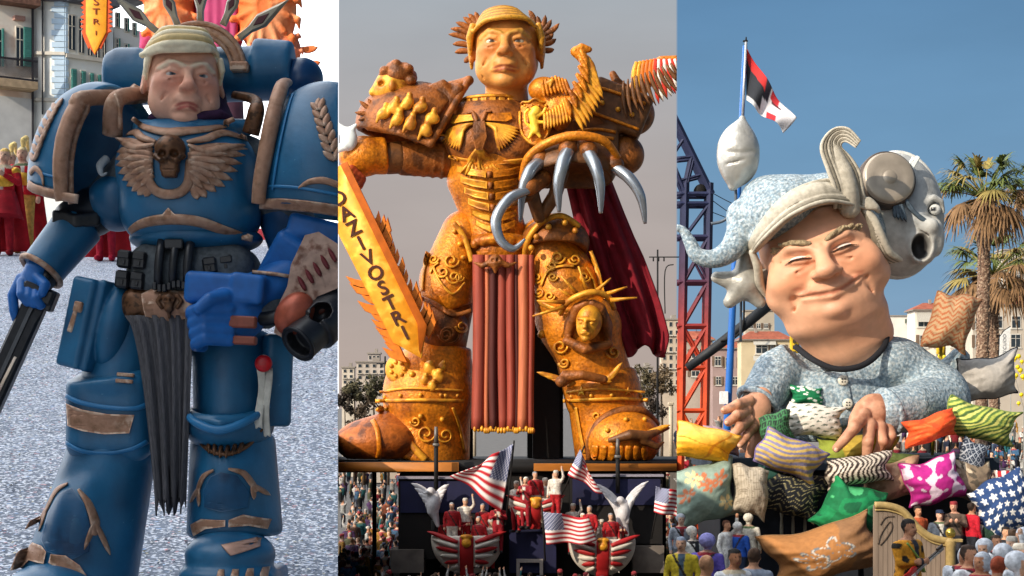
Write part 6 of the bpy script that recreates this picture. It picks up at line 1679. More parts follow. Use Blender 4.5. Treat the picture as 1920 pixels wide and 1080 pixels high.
CLIPB = 'Bgt'
SPECK = mat('speckled_blue', '#7d909c', rough=.95, ns=.09, na=.40, col2='#b0babd', c2s=.07, c2t=(.42, .62), bump=.9, bs=.10)
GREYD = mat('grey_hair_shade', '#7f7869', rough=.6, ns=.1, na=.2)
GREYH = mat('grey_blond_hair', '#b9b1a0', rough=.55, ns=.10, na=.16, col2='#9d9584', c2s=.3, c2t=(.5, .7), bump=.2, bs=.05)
PAPER = mat('giant_skin', attr=True, rough=.5, ns=.35, na=.10, bump=.12, bs=.18)
gb_ = Thing('giant_bust', 'giant smiling old man in a pale blue nightcap and pyjama jacket above the pillows', 'float figure', d=RD, base=(1580, 800), clip=CLIPB, dz0=-90)
# face
BH = Rm(2, 9, -15) @ np.diag([150., 112., 130.]); BC = np.array((1549., 472, -20))
kw = dict(mouth=.17, squint=1.75, pudge=.30, jaw=.13, nose=1.0, lipw=1.55, smirk=.05, ears=1.0)
fp = face_prims(**kw, neck=False)
fp += [CN([(-.02, .75, .0), (.10, 1.5, .22)], [.66, .58], k=.18), E((0, .86, -.36), (.5, .30, .36), k=.2), E((0, 1.12, -.14), (.60, .30, .5), k=.2)]
fp += [E((0, .94, -.66), (.19, .16, .17), k=.045), CN([(-.42, .60, -.66), (-.15, .655, -.84), (0, .66, -.88), (.15, .645, -.84), (.42, .52, -.66)], .026, op='-', k=.03), E((-.46, .60, -.62), (.05, .09, .06), op='-', k=.05), E((.46, .50, -.62), (.05, .09, .06), op='-', k=.05)]
for s in (-1, 1):
    fp += [E((s*.44, .32, -.50), (.24, .20, .22), k=.16), CN([(s*.30, .36, -.86), (s*.46, .56, -.70), (s*.48, .84, -.5)], [.02, .026, .015], op='-', k=.06)]
fp += [CN([(-.62, .66, -.15), (-.4, 1.02, -.38), (0, 1.16, -.48), (.4, 1.02, -.38), (.62, .66, -.15)], .02, op='-', k=.07)]
for s in (-1, 1):
    for k_ in (-.06, .02, .10): fp.append(CN([(s*.50, .0+k_*.6, -.60), (s*.62, .0+k_*1.6, -.44)], .010, op='-', k=.035))
    fp.append(CN([(s*.16, .13, -.78), (s*.32, .19, -.76), (s*.46, .12, -.64)], .012, op='-', k=.05))
for y_ in (-.40, -.50): fp.append(CN([(-.42, y_+.05, -.66), (-.2, y_-.01, -.76), (0, y_+.03, -.79), (.2, y_-.01, -.76), (.42, y_+.05, -.66)], .016, op='-', k=.05))
fp += [CN([(-.05, -.26, -.84), (-.06, -.14, -.88)], .016, op='-', k=.04), CN([(.06, -.27, -.84), (.06, -.14, -.88)], .016, op='-', k=.04)]
fg = sdf(fp, .022, [((0, .3, -1.0), (.2, .16, .2), '#d9906a', .6, .4)]+[((s*.42, .28, -.7), (.3, .24, .3), '#d8895f', .7, .5) for s in (-1, 1)]
         + [((x, .655-.17*.55*(x/.27)**2-.05*.5*x/.27*0, -.80+.3*x*x), (.06, .03, .12), '#b9694e', .4, .6) for x in np.linspace(-.4, .4, 15)]+[((0, .93, -.72), (.2, .16, .14), '#c98e70', .5, .35)], '#e0a784')
face = gb_.part('face', fg.xf(BH, BC), PAPER, label='broad smiling face with narrowed eyes and a round chin')
for s in (-1, 1):
    e = eye_g(s, '#f0ece4', '#2a2a2c'); e.V[:, 2] -= .012; e.V[:, 1] = .012+(e.V[:, 1]-.005)*.62
    gb_.part('eye', e.xf(BH, BC), mat('eyes', attr=True, rough=.25, na=0), parent=face)
    ls = [CN([(s*.12, .015, -.785), (s*.24, -.02, -.835), (s*.36, -.03, -.80), (s*.47, .015, -.70)], [.010, .016, .016, .008])]
    gb_.part('eyelid_line', sdf(ls, .012).xf(BH, BC), mat('lash_dark', '#3b2a22', rough=.7), parent=face)
rr = random.Random(2)
for s in (-1, 1):
    bp_ = []
    for i in range(40):
        t = rr.random(); x = s*(.13+.42*t); y = -.235-.10*sin(pi*t*.8)+.05*t+rr.uniform(-.035, .035); z = -.80+.30*t*t+rr.uniform(-.02, .02)
        bp_.append(CN([(x-s*.03, y+.02, z), (x+s*.04, y-.03, z-.035)], [.03, .014], k=.012))
    gb_.part('eyebrow', sdf(bp_, .014).xf(BH, BC), mat('brow_brown', '#a08d6e', rough=.9, ns=.06, na=.5, bump=.8, bs=.05), parent=face)
# hair under the cap: long ribbed swathes
def strand(pts, r, k=1.2): return CN(spl(pts, 5), lerpn(r, (len(pts)-1)*5+1), k=k)
hs = []
for i in range(9):
    f = i/8
    hs.append(strand([(1413+3*f, 476-30*f, -56), (1426+4*f, 452-36*f, -112+12*f), (1470, 412-42*f, -154+30*f), (1530, 386-42*f, -154+34*f), (1584+6*f, 386-44*f, -128+24*f), (1618, 392-40*f, -104+10*f)], [2.5, 3.6, 4.0, 4.0, 3.6, 2.5], .4))
hs.append(strand([(1417, 462, -40), (1432, 436, -92), (1470, 394, -124), (1530, 368, -124), (1588, 370, -100), (1616, 376, -80)], [12, 18, 22, 22, 18, 12], .4))
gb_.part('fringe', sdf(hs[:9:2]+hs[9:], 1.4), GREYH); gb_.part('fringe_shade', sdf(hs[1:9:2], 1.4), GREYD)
EL = spl([(1560, 392, -120), (1558, 362, -132), (1545, 326, -134), (1533, 286, -130), (1541, 262, -128), (1560, 247, -130), (1582, 250, -138), (1602, 272, -142)], 5)
ER = spl([(1622, 390, -100), (1612, 362, -112), (1606, 330, -116), (1590, 302, -116), (1572, 282, -116), (1572, 272, -122), (1580, 272, -132), (1594, 284, -140)], 5)
hs = [CN(EL*(1-f)+ER*f, lerpn([4.2, 4.3, 4.2, 3.8, 3.0, 2.6, 2.4, 1.8], len(EL)), k=.4) for f in np.linspace(0, 1, 9)]+[CN(EL*.5+ER*.5+[0, 0, 8], lerpn([20, 20, 19, 14, 8, 6, 4, 2], len(EL)), k=.4)]
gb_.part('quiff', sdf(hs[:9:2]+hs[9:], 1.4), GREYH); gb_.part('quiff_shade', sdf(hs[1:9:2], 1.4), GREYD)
for_side = []
for i in range(8):
    f = i/7
    for_side.append(strand([(1616+2*f, 390+6*f, -96), (1636-4*f, 412+6*f, -100+4*f), (1650-8*f, 440+8*f, -96+8*f), (1668-18*f, 470+6*f, -84+16*f), (1694-24*f, 486+3*f, -70+24*f)], [5, 7.5, 8, 8, 4]))
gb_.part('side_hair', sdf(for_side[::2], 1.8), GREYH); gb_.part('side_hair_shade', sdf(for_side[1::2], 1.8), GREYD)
hs = []
for i in range(6):
    f = i/5
    hs.append(strand([(1412+5*f, 470+2*f, -66+4*f), (1424+3*f, 498, -60+8*f), (1430+4*f, 528-4*f, -44+10*f), (1446+2*f, 552-6*f, -30+10*f)], [5, 7.5, 7.5, 4]))
gb_.part('side_hair', sdf(hs, 2.2), GREYH)
gb_.part('top_hair', sdf([strand([(1604+i*5, 378+i*3, -104), (1626+i*3, 378+i*3, -104), (1642+i, 390+i*2, -98)], [6, 7, 4]) for i in range(5)], 2.2), GREYH)
# nightcap
cp = [E((1470, 385, -30), (84, 60, 88), Rm(0, 0, -28)), E((1552, 356, -20), (62, 40, 80), Rm(0, 0, -8), k=18), E((1450, 368, -20), (52, 48, 66), k=14),
      CN(spl([(1405, 400, -30), (1396, 430, -40), (1376, 464, -50), (1344, 482, -55), (1312, 476, -55), (1297, 450, -55), (1284, 428, -55), (1268, 423, -55), (1255, 424, -55)], 4), lerpn([36, 28, 23, 18, 15, 12, 8, 6, 5], 33), k=10),
      CN([(1420, 446, -70), (1470, 392, -118), (1540, 366, -122), (1596, 368, -100)], [12, 15, 16, 14], k=8), E((1600, 430, 40), (90, 90, 90), k=20)]
gb_.part('nightcap', sdf(cp, 2.8), SPECK)
# jacket
jk = sdf([E((1590, 760, 40), (130, 125, 110)), CN([(1520, 672, 20), (1470, 700, -10), (1432, 745, -60)], [44, 48, 40], k=14), E((1690, 680, 20), (70, 54, 80), k=20), CN([(1720, 690, 20), (1772, 740, -20)], [54, 62], k=16),
          CN([(1780, 752, -40), (1700, 765, -110), (1660, 770, -130)], [52, 46, 42], k=12), E((1568, 640, -10), (84, 62, 92), op='-', k=6), BX((1590, 900, 0), (240, 70, 200), op='-', k=6)], 3.4)
jk0 = jk
gb_.part('jacket', jk, SPECK); J1 = Surf(jk, -60)
gb_.part('neck_gap_shadow', tube(spl([(1500, 648, -40), (1530, 676, -78), (1570, 692, -92), (1620, 684, -86), (1662, 652, -60), (1680, 622, -20)], 6), 6, 8), mat('gap_dark', '#1c1d22', rough=.9))  # dark tube standing in for the shade in the neck gap
gb_.part('placket', deco(spl([(1578, 688), (1584, 720), (1590, 760), (1594, 800)], 5), 26, 4, J1), SPECK)
for (x, y) in ((1585, 713), (1592, 757)):
    z = J1(x, y)-8
    b = gb_.part('button', lathe([(1e-3, -3), (7, -4), (10, -2), (10, 2), (8, 3)], (x, y, z), 'z', 20), mat('button_ivory', '#d8d2c2', rough=.4))
    gb_.part('button_hole', [sphere((x+dx, y+dy, z-4), 1.5, 6, 4) for dx in (-2.6, 2.6) for dy in (-2.6, 2.6)], mat('gap_dark', '#1c1d22'), parent=b)
def ring(c, u, r1, r2, rad, m_, nm):
    u = np.array(u, float); u /= np.linalg.norm(u); e1 = np.cross(u, [0, 0, 1.]); e1 /= np.linalg.norm(e1); e2 = np.cross(u, e1)
    gb_.part(nm, tube([np.array(c)+r1*cos(a)*e1+r2*sin(a)*e2 for a in np.linspace(0, 2*pi, 33)], rad, 8, cap=False), m_)
ring((1424, 752, -72), (-.5, .75, -.4), 38, 34, 7, SPECK, 'cuff')
gb_.part('cuff_lining', sdf([CY((1432, 742, -66), (1420, 762, -78), 34, 32, rd=4)], 2.6), mat('brown_lining', '#4a4038', rough=.95, ns=.1, na=.4))
ring((1655, 772, -134), (-.8, .25, -.4), 40, 36, 7, SPECK, 'cuff')
gb_.part('cuff_lining', sdf([CY((1664, 770, -128), (1646, 776, -138), 37, 36, rd=4)], 2.6), mat('brown_lining', '#4a4038'))
SKB = mat('hand_skin', '#c59072', rough=.55, ns=.3, na=.14, col2='#a97458', c2s=.4, bump=.3, bs=.12)
h1 = [E((1410, 776, -108), (30, 38, 20), Rm(0, 20, 22)), CN([(1428, 746, -82), (1414, 768, -102)], [24, 26], k=10)]
for a, b, c, r in (((1398, 752, -122), (1374, 760, -148), (1352, 769, -146), 9.5), ((1392, 770, -128), (1372, 780, -158), (1357, 791, -154), 9.5), ((1396, 788, -128), (1378, 801, -158), (1366, 815, -154), 9.5), ((1404, 803, -124), (1391, 818, -148), (1381, 831, -144), 8.5)):
    h1 += [CN([a, b, c], [r+1.5, r, r-1.5], k=1.2), E(np.array(b)+[0, -2, -2], (r, r, r), k=2), E(np.array(a)+[2, -2, -6], (r, r, 6), k=5)]
h1 += [CN([(1424, 800, -98), (1412, 830, -110), (1402, 854, -114)], [14, 12, 9], k=4)]
hL = gb_.part('hand', sdf(h1, 1.5), SKB)
gb_.part('nail', [sphere(p, (4.5, 4, 3), 10, 6) for p in ((1349, 768, -152), (1354, 792, -160), (1363, 817, -159), (1379, 834, -149), (1400, 858, -120))], mat('nail_pink', '#d9a88c', rough=.35), parent=hL)
h2 = [E((1624, 772, -146), (36, 32, 22), Rm(0, -10, -38)), CN([(1652, 768, -130), (1628, 772, -144)], [30, 28], k=10)]
for a, b, c, d_, r in (((1604, 778, -166), (1582, 800, -190), (1564, 822, -188), (1551, 838, -180), 11), ((1614, 796, -168), (1607, 826, -184), (1606, 848, -180), (1607, 862, -174), 10.5), ((1634, 800, -160), (1636, 826, -172), (1630, 844, -168), (1624, 854, -162), 10), ((1652, 794, -150), (1656, 816, -158), (1650, 834, -154), (1642, 842, -148), 9)):
    h2 += [CN([a, b, c, d_], [r+1, r, r-1.5, r-3], k=1.2), E(np.array(b)+[0, 0, -2], (r, r, r), k=2), E(np.array(a)+[0, -2, -6], (r, r, 7), k=5)]
h2 += [CN([(1602, 764, -150), (1586, 784, -172), (1578, 800, -184)], [12, 11, 8], k=2)]
hR = gb_.part('hand', sdf(h2, 1.5), SKB)
gb_.part('nail', [sphere(p, (4.5, 4.5, 3), 10, 6) for p in ((1549, 841, -187), (1607, 866, -181), (1623, 858, -168))], mat('nail_pink', '#d9a88c', rough=.35), parent=hR)
# trouser legs behind with a big slipper pillow
gb_.part('trouser_leg', sdf([CN([(1700, 740, 120), (1790, 734, 110), (1826, 700, 100), (1848, 668, 96)], [40, 34, 30, 22])], 3.2), SPECK)
# moon faced companion with a disc
MOON = mat('moon_grey', attr=True, rough=.6, ns=.2, na=.18, bump=.25, bs=.12)
mo = Thing('moon_head', 'grey moon shaped screaming head with a silver disc behind the nightcap', 'float figure', d=RD, base=(1690, 520), clip=CLIPB, dz0=60)
mp = [E((1684, 402, 70), (87, 117, 72), Rm(0, 0, -6)), CN([(1712, 420, -2), (1728, 432, -10), (1732, 444, -4)], [12, 16, 12], k=10), E((1718, 468, 10), (26, 34, 30), k=14), E((1712, 468, -12), (17, 25, 40), op='-', k=5), E((1745, 450, 14), (14, 34, 20), k=10),
      CN([(1728, 384, 12), (1738, 376, 8), (1752, 384, 12), (1758, 402, 18)], [5, 6, 6, 4], k=6), E((1741, 398, 12), (13, 12, 12), op='-', k=5), CN([(1704, 440, -4), (1722, 446, -10), (1738, 448, -2)], 3, op='-', k=4)]
mg = sdf(mp, 2.4, [((1712, 468, 10), (16, 24, 60), '#2c2a2a', .15, 1.0), ((1700, 350, 10), (40, 50, 60), '#8d9499', .6, .6), ((1690, 400, 0), (26, 40, 50), '#9aa3aa', .5, .6)], '#b3b2ac')
mo.part('head', mg, MOON); MS = Surf(mg, 20)
ey = sphere((1742, 398, 14), (11, 10, 9), 18, 12); ey.color('#d9d9d4'); ey.C[np.hypot(ey.V[:, 0]-1738, ey.V[:, 1]-398) < 5] = hexc('#26282c')
mo.part('eye', ey, mat('eyes', attr=True, rough=.25, na=0))
mo.part('lash', [leaf((1680+i*3, 378+i*5), (1708+i*6-abs(i-2)*2, 414+i*3), 6, 4, Flat(-14), bend=.1) for i in range(6)]+[leaf((1672-i*4, 392+i), (1682-i*7, 424-i*2), 7, 5, Flat(-16)) for i in range(4)], mat('slate_lash', '#44525e', rough=.8, ns=.1, na=.3))
mo.part('white_arrow', [obox((1699, 318, 2), (4, 19, 3), Rm(0, 0, 30), 1.5), obox((1694, 314, 2), (3, 12, 3), Rm(0, 0, 28), 1)], mat('chalk_white', '#e6ece8'), sharp=30)
mo.part('rim', torus((1684, 402, 70), 98, 7, 48, 8, Rm(0, 0, 0) @ np.diag([.84, 1.16, 1.0])).color('#d2d0c8'), MOON)
DR = Rm(-10, -6, 0)
disc = lathe([(1e-3, -10), (12, -10.5), (13, -9), (15, -9.6), (17, -8.6), (30, -9), (44, -9), (47, -7), (50, 2), (50, 20), (46, 30)], (0, 0, 0), 'z', 64)
mo.part('disc', disc.xf(DR, (1650, 344, -14)), mat('brushed_disc', '#a89c8c', rough=.32, metal=.35, ns=.4, na=.15))
mo.part('disc_rim', lathe([(50.5, -1), (53, 4), (53, 26), (50, 32)], (0, 0, 0), 'z', 48).xf(DR, (1650, 344, -14)), mat('disc_rim', '#4d423a', rough=.5, metal=.3, ns=.2, na=.2))
mo.part('strut', tube([(1676, 470, 120), (1610, 640, 110), (1600, 866, 110)], 16, 12), BLKP)

# ---- pillows
PILM = mat('pillow_cloth', attr=True, rough=.85, ns=.12, na=.12, bump=.35, bs=.14)
def pillow(lab, cx, cy, w, h, z, rot, pat, T=None, pinch=.16, seam=None, seed=0, clip=CLIPB, d=RD, tilt=(0, 0), nu=60, nv=46, group='pillows heaped on the bed'):
    T = (T or min(w, h)*.36)*1.7; pinch = min(.23, pinch*1.1); r = random.Random(seed)
    ph = [r.uniform(0, 6) for _ in range(6)]
    U = np.linspace(-1, 1, nu); Vv = np.linspace(-1, 1, nv)
    V = []; C = []; ids = np.zeros((2, nv, nu), int)
    for sd in (0, 1):
        for j, v in enumerate(Vv):
            for i, u in enumerate(U):
                if sd == 1 and (abs(u) == 1 or abs(v) == 1): ids[1, j, i] = ids[0, j, i]; continue
                x = u*(1-pinch*(1-u*u)*0-pinch*(1-abs(v)**2)*0-pinch*.9*(1-v*v)*0)*1.0
                # corners poke out, sides draw in
                x = u*(1-pinch*(1-v*v)*0-pinch*.55*(1-v*v)); y = v*(1-pinch*.55*(1-u*u))
                t = ((1-u*u)*(1-v*v)); t = max(t, 0)**.42
                wr = .05*sin(6*u+4*v+ph[0])*(abs(u*v))+.035*sin(11*u-7*v+ph[1])*(u*u+v*v)*.6+.03*sin(17*v+3*u+ph[2])*u*u
                zz = T*(t*(1+wr*1.6)+wr*.5*(1-t))
                bx_, by_ = .05*sin(2.2*v+ph[3])+.025*sin(5*v+ph[0]), .05*sin(2.0*u+ph[4])+.025*sin(5.5*u+ph[1])
                V.append((x*w/2+w*bx_*.8, y*h/2+h*by_, zz*(-1 if sd == 0 else .8)))
                up_, vp_ = u+.035*sin(5*v+ph[1])+.02*sin(9*u+ph[2]), v+.035*sin(4*u+ph[3])+.02*sin(8*v+ph[5])
                C.append(pat(up_, vp_)); ids[sd, j, i] = len(V)-1
    Fc = []
    for sd in (0, 1):
        for j in range(nv-1):
            for i in range(nu-1):
                f = [ids[sd, j, i], ids[sd, j, i+1], ids[sd, j+1, i+1], ids[sd, j+1, i]]
                Fc.append(f if sd == 0 else f[::-1])
    g = G(V, Fc, np.array(C)); fixn(g)
    R_ = Rm(tilt[0], tilt[1], rot)
    t_ = Thing('pillow', lab, 'pillow', d=d, base=(cx, cy+h*.4), clip=clip, dz0=None, group=group)
    t_.part('cushion', g.xf(R_, (cx, cy, z)), PILM, dz0=z)
    if seam:
        per = [(-1, v) for v in np.linspace(-1, 1, 14)]+[(u, 1) for u in np.linspace(-1, 1, 14)]+[(1, v) for v in np.linspace(1, -1, 14)]+[(u, -1) for u in np.linspace(1, -1, 14)]
        pts = [(u*(1-pinch*.55*(1-v*v))*w/2+w*.8*(.05*sin(2.2*v+ph[3])+.025*sin(5*v+ph[0])), v*(1-pinch*.55*(1-u*u))*h/2+h*(.05*sin(2.0*u+ph[4])+.025*sin(5.5*u+ph[1])), 0) for u, v in per]
        t_.part('piping', tube(pts, 1.7, 6, cap=False).xf(R_, (cx, cy, z)), mat('piping_'+seam, seam, rough=.8), dz0=z)
    return t_
H = hexc
def p_solid(c): c = H(c); return lambda u, v: c
def mixc(a, b, t): return tuple(a[i]*(1-t)+b[i]*t for i in range(3))
def p_stripes(cols, n, ang=0, curve=0.0):
    cols = [H(c) for c in cols]; ca, sa = cos(radians(ang)), sin(radians(ang))
    return lambda u, v: cols[int(((u*ca+v*sa+curve*(v*ca-u*sa)**2)*.5+1.5)*n) % len(cols)]
def p_zig(bg, fg, n=5, w=.22, amp=.5):
    bg, fg = H(bg), H(fg)
    def f(u, v):
        x = (v*n+amp*abs(((u*n*.9) % 2)-1)*2) % 1.0
        return fg if x < w else bg
    return f
def p_blobs(bg, cols, n, rad, seed, stretch=1.0, petals=0):
    r = random.Random(seed); bg = H(bg); pts = [(r.uniform(-1, 1), r.uniform(-1, 1), H(r.choice(cols)), r.uniform(.6, 1.2)*rad, r.uniform(0, pi)) for _ in range(n)]
    def f(u, v):
        for (x, y, c, q, a) in pts:
            dx, dy = u-x, v-y; e = dx*cos(a)+dy*sin(a); g_ = -dx*sin(a)+dy*cos(a)
            if petals:
                rd = hypot(dx, dy); th = atan2(dy, dx)+a
                if rd < q*(.35+.65*abs(cos(petals*th/2))) and rd > q*.12: return c
            elif (e/q)**2+(g_/(q*stretch))**2 < 1: return c
        return bg
    return f
def p_camo(cols, s, seed):
    r = random.Random(seed); k = [(r.uniform(1.5, 4)*s, r.uniform(1.5, 4)*s, r.uniform(0, 6)) for _ in range(5)]; cols = [H(c) for c in cols]
    def f(u, v):
        x = sum(sin(a*u+b*v*(1 if i % 2 else -1)+c) for i, (a, b, c) in enumerate(k))/5
        return cols[min(len(cols)-1, max(0, int((x+.6)/1.2*len(cols))))]
    return f
def p_stars(u, v):
    gx, gy = (u*3.2+v*.5), (v*3.0-u*.3); ix, iy = math.floor(gx), math.floor(gy); fx, fy = gx-ix-.5-(.15 if iy % 2 else -.1), gy-iy-.5
    rd = hypot(fx, fy); th = (atan2(fx, -fy) % (2*pi/5))-pi/5
    lim = .17/cos(abs(th)-pi/5*.0) if False else .34*(.42/(cos(abs(th))*.42+.58*abs(sin(abs(pi/5-abs(th))))+.25))
    a = abs((atan2(fx, -fy)+pi/5) % (2*pi/5)-pi/5); lim = .40-.40*a/(pi/5)*.60
    return H('#e8e6e2') if rd < lim else H('#25406e')
def p_yellow(u, v):
    c = mixc(H('#f2a50a'), H('#f2c860'), min(1, max(0, -v*.8+.2-u*.4)))
    if abs(u*.8+v*.3-.25) < .04 or abs(v-.15*u) < .03: return H('#d9820a')
    return c
def p_magenta(u, v):
    x = sin(7*u+2*v)+sin(9*v-2*u+1)+.6*sin(15*u+4*v+2)
    return H('#b0207e') if x > -.35 else H('#e2cadb')
def p_brown(u, v):
    for (x, y, s_, a0_) in ((-.42, .05, .40, .3), (.12, -.12, .48, .1)):
        dx, dy = (u-x)*1.3, v-y; th = atan2(dy, dx)+a0_; rd = hypot(dx, dy)
        e = abs(rd-s_*abs(cos(2.5*th))**.6)
        if e < .045 and rd < s_*1.1: return H('#c9c0b2') if e < .022 else H('#6d7478')
    return H('#a8713e') if u < .35 else H('#8f6642')
def p_plaid(u, v):
    a = (u*7) % 1; b = (v*11) % 1
    return H('#8f8270') if b < .15 else (H('#a39682') if a < .3 else H('#b9ac98'))
def p_tri(u, v):
    a = ((u*3+v*2) % 1, (v*2.6-u*1.2) % 1); return H('#e3dccf') if a[0]+a[1] > .55 else H('#5d6a5c')
def p_greek(u, v):
    a, b = (u*3) % 1, (v*3) % 1; return H('#3f7a4c') if (a < .2 or b < .2 or (.4 < a < .6 and b > .4)) else H('#24382c')
def p_flower(u, v, r_=random.Random(4), pts=[]):
    if not pts:
        for _ in range(6): pts.append((r_.uniform(-.8, .8), r_.uniform(-.8, .8)))
    for i, (x, y) in enumerate(pts):
        dx, dy = u-x, v-y; rd = hypot(dx, dy); th = atan2(dy, dx)+i
        if .05 < rd < .30*(abs(cos(3*th))**.7): return H('#c8764e') if i % 3 else H('#d2bf8c')
    return H('#8fa394') if (u+v) < .6 else H('#7d9488')
def p_print(u, v):
    a = ((u+v)*2.2) % 1, ((u-v)*2.2) % 1
    return H('#aeb4bd') if (a[0] < .18 or a[1] < .18 or (.45 < a[0] < .62 and .45 < a[1] < .62)) else H('#2b3648')
PLW = [
 ('bright yellow pillow with an orange cross seam at the left edge', 1322, 834, 122, 66, -230, 12, p_yellow, dict(pinch=.2, seam='#e0a020', T=34)),
 ('mauve pillow behind the left hand of the giant', 1352, 826, 80, 48, -104, 8, p_stripes(('#8d7480', '#a58b90'), 9), {}),
 ('sage green pillow with orange leaf flowers', 1322, 925, 118, 112, -240, -8, p_flower, dict(seam='#7f9084')),
 ('beige checked pillow standing on its end', 1405, 922, 70, 98, -262, 6, p_plaid, dict(T=24)),
 ('lilac and straw striped pillow', 1482, 856, 126, 70, -235, 26, p_stripes(('#7c7794', '#c4a45c'), 13, 65, .35), dict(seam='#7a6a9c', T=30)),
 ('black pillow with cream zigzag lines', 1490, 925, 116, 92, -205, 22, p_zig('#161a22', '#a89f74', 4.5, .14, .5), dict(T=26)),
 ('brown and white narrow striped pillow', 1610, 882, 128, 58, -245, -6, p_stripes(('#2c211c', '#cdbfae'), 26, 6, .2), dict(T=27)),
 ('mustard yellow pillow under the pointing hand', 1628, 846, 116, 60, -118, 2, p_blobs('#c9a23a', ('#dcb94a', '#a98f34'), 14, .4, 3), dict(T=26)),
 ('olive green pillow half hidden behind the mustard pillow', 1566, 848, 74, 54, -112, 0, p_solid('#8f9a3a'), {}),
 ('glossy emerald pillow with a camouflage print', 1592, 953, 112, 104, -265, 24, p_camo(('#0c5c38', '#12804a', '#0e6b3e', '#4fb573'), 1.2, 5), dict(pinch=.45, seam='#0e6b3e', T=32)),  # green blotches are a printed camouflage pattern
 ('sandy brown pillow left of the magenta pillow', 1668, 898, 112, 76, -200, -6, p_blobs('#a8866a', ('#8d6d54', '#c2a283'), 10, .22, 6, .5), dict(T=26)),
 ('magenta and white ikat pillow', 1748, 900, 108, 84, -250, -12, p_magenta, dict(seam='#a0206e', T=30)),
 ('faded floral pillow right of the magenta pillow', 1812, 898, 80, 76, -215, 10, p_blobs('#8d7a64', ('#c4b49a', '#5d5346'), 20, .2, 7, .6), dict(T=24)),
 ('wrinkled bright orange pillow under the right sleeve', 1743, 803, 102, 52, -215, -14, p_blobs('#e0531e', ('#d2461a', '#ea6a30'), 24, .3, 8, .3), dict(T=28, pinch=.24)),
 ('lime and green striped pillow', 1838, 790, 138, 66, -180, 14, p_stripes(('#5d7a3c', '#b9c25a', '#466432', '#d2cf70'), 22, 30, .2), dict(T=26, seam='#7f9048')),
 ('white and navy square printed pillow', 1824, 858, 52, 66, -215, 12, p_print, dict(T=14)),
 ('large tan pillow with white looped flowers in front of the bed', 1540, 1032, 216, 104, -330, -16, p_brown, dict(T=46, pinch=.24, seam='#8f6a44')),
 ('green pillow with white dots behind the jacket', 1512, 742, 62, 36, -60, 4, p_blobs('#167a4c', ('#e8efe6',), 26, .13, 9), dict(T=14)),
 ('white pillow of folded triangles', 1528, 790, 110, 66, -110, 10, p_tri, dict(T=22)),
 ('green and black key patterned pillow beside the left hand', 1456, 806, 62, 66, -150, -12, p_greek, dict(T=18)),
 ('dark teal pillow under the striped pillow', 1458, 884, 92, 48, -190, 4, p_solid('#1f4a42'), dict(T=20)),
 ('navy pillow with white stars at the right edge', 1884, 952, 112, 116, -290, -24, p_stars, dict(T=30, nu=90, nv=90)),
 ('red and white striped pillow above the starry pillow', 1888, 900, 44, 40, -240, 4, p_stripes(('#b3262c', '#e2dcd4'), 6, 8), dict(T=10)),
 ('grey satin pillow with dark edge on the trouser leg', 1850, 706, 116, 84, 60, -8, p_blobs('#aaa49c', ('#a29c94', '#b2aca4'), 10, .5, 12), dict(T=34, pinch=.4, seam='#20242c', tilt=(0, 0))),
 ('olive pillow between the brown striped and sandy pillows', 1690, 862, 58, 26, -170, 2, p_solid('#4f5c2a'), dict(T=12)),
]
for (lab, cx, cy, w, h, z, rot, pat, kw) in PLW:
    kw = dict(kw); pillow(lab, cx, cy, w, h, z, rot, pat, seed=int(cx+cy), **kw)
zp = pillow('orange and cream zigzag pillow held up on a pole', 1783, 604, 84, 108, -20, 14, p_zig('#b3946f', '#a8603a', 5, .4, .45), T=26, pinch=.16, seam='#9a6a48', group='pillows on poles', seed=3)
zp.part('pole', tube([(1770, 650, 0), (1760, 862, 30)], 3, 8), mat('yellow_pole', '#a8922c', rough=.6), dz0=-20)
# silver pillows on poles
SILP = mat('silver_cloth', '#b3b1aa', rough=.32, metal=.35, ns=.3, na=.12, bump=.25, bs=.3)
t = Thing('silver_balloon_pillow', 'silver egg shaped pillow with creases on the blue pole', 'pillow', d=RD, base=(1378, 352), clip=CLIPB, dz0=-20, group='pillows on poles')
t.part('cushion', sdf([E((1384, 290, -20), (40, 58, 38)), CN([(1392, 222, -20), (1386, 270, -20)], [6, 28], k=16), CN([(1374, 350, -20), (1382, 315, -20)], [8, 28], k=14), CN([(1346, 288, -50), (1384, 292, -60), (1424, 287, -46)], [2.2, 3, 2.2], op='-', k=5), CN([(1362, 258, -46), (1384, 246, -56), (1410, 262, -46)], [1.5, 2, 1.5], op='-', k=5), CN([(1356, 312, -46), (1390, 305, -58)], [1.2, 1.8], op='-', k=4), CN([(1398, 342, -44), (1420, 318, -38)], [1.5, 1.5], op='-', k=4)], 2.0), SILP)
t.part('rod', tube(spl([(1380, 340, -10), (1381, 376, -10), (1376, 396, -6), (1358, 412, 0), (1336, 417, 4)], 6), 3, 8), mat('grey_rod', '#4d5660', rough=.5, metal=.3))
t = Thing('star_pillow', 'plump grey star shaped pillow on a thin rod beside the face', 'pillow', d=RD, base=(1390, 580), clip=CLIPB, dz0=-20, group='pillows on poles')
sp_ = [E((1396, 532, -20), (28, 28, 20))]
for (x, y, r) in ((1396, 484, 14), (1344, 520, 11), (1368, 566, 12), (1424, 566, 12), (1440, 516, 13)): sp_.append(CN([(1396, 532, -20), (x, y, -20)], [25, r], k=8))
sp_ += [CN([(1374, 500, -46), (1378, 540, -48), (1392, 560, -44)], 1.6, op='-', k=4), CN([(1392, 560, -44), (1420, 540, -46)], 1.3, op='-', k=4)]
t.part('cushion', sdf(sp_, 2.0), mat('grey_satin', '#a29f96', rough=.4, metal=.15, ns=.2, na=.2, bump=.3, bs=.15))
t.part('tip', sphere((1345, 520, -20), (10, 10, 10), 12, 8), mat('slate_tip', '#5d6468', rough=.5))
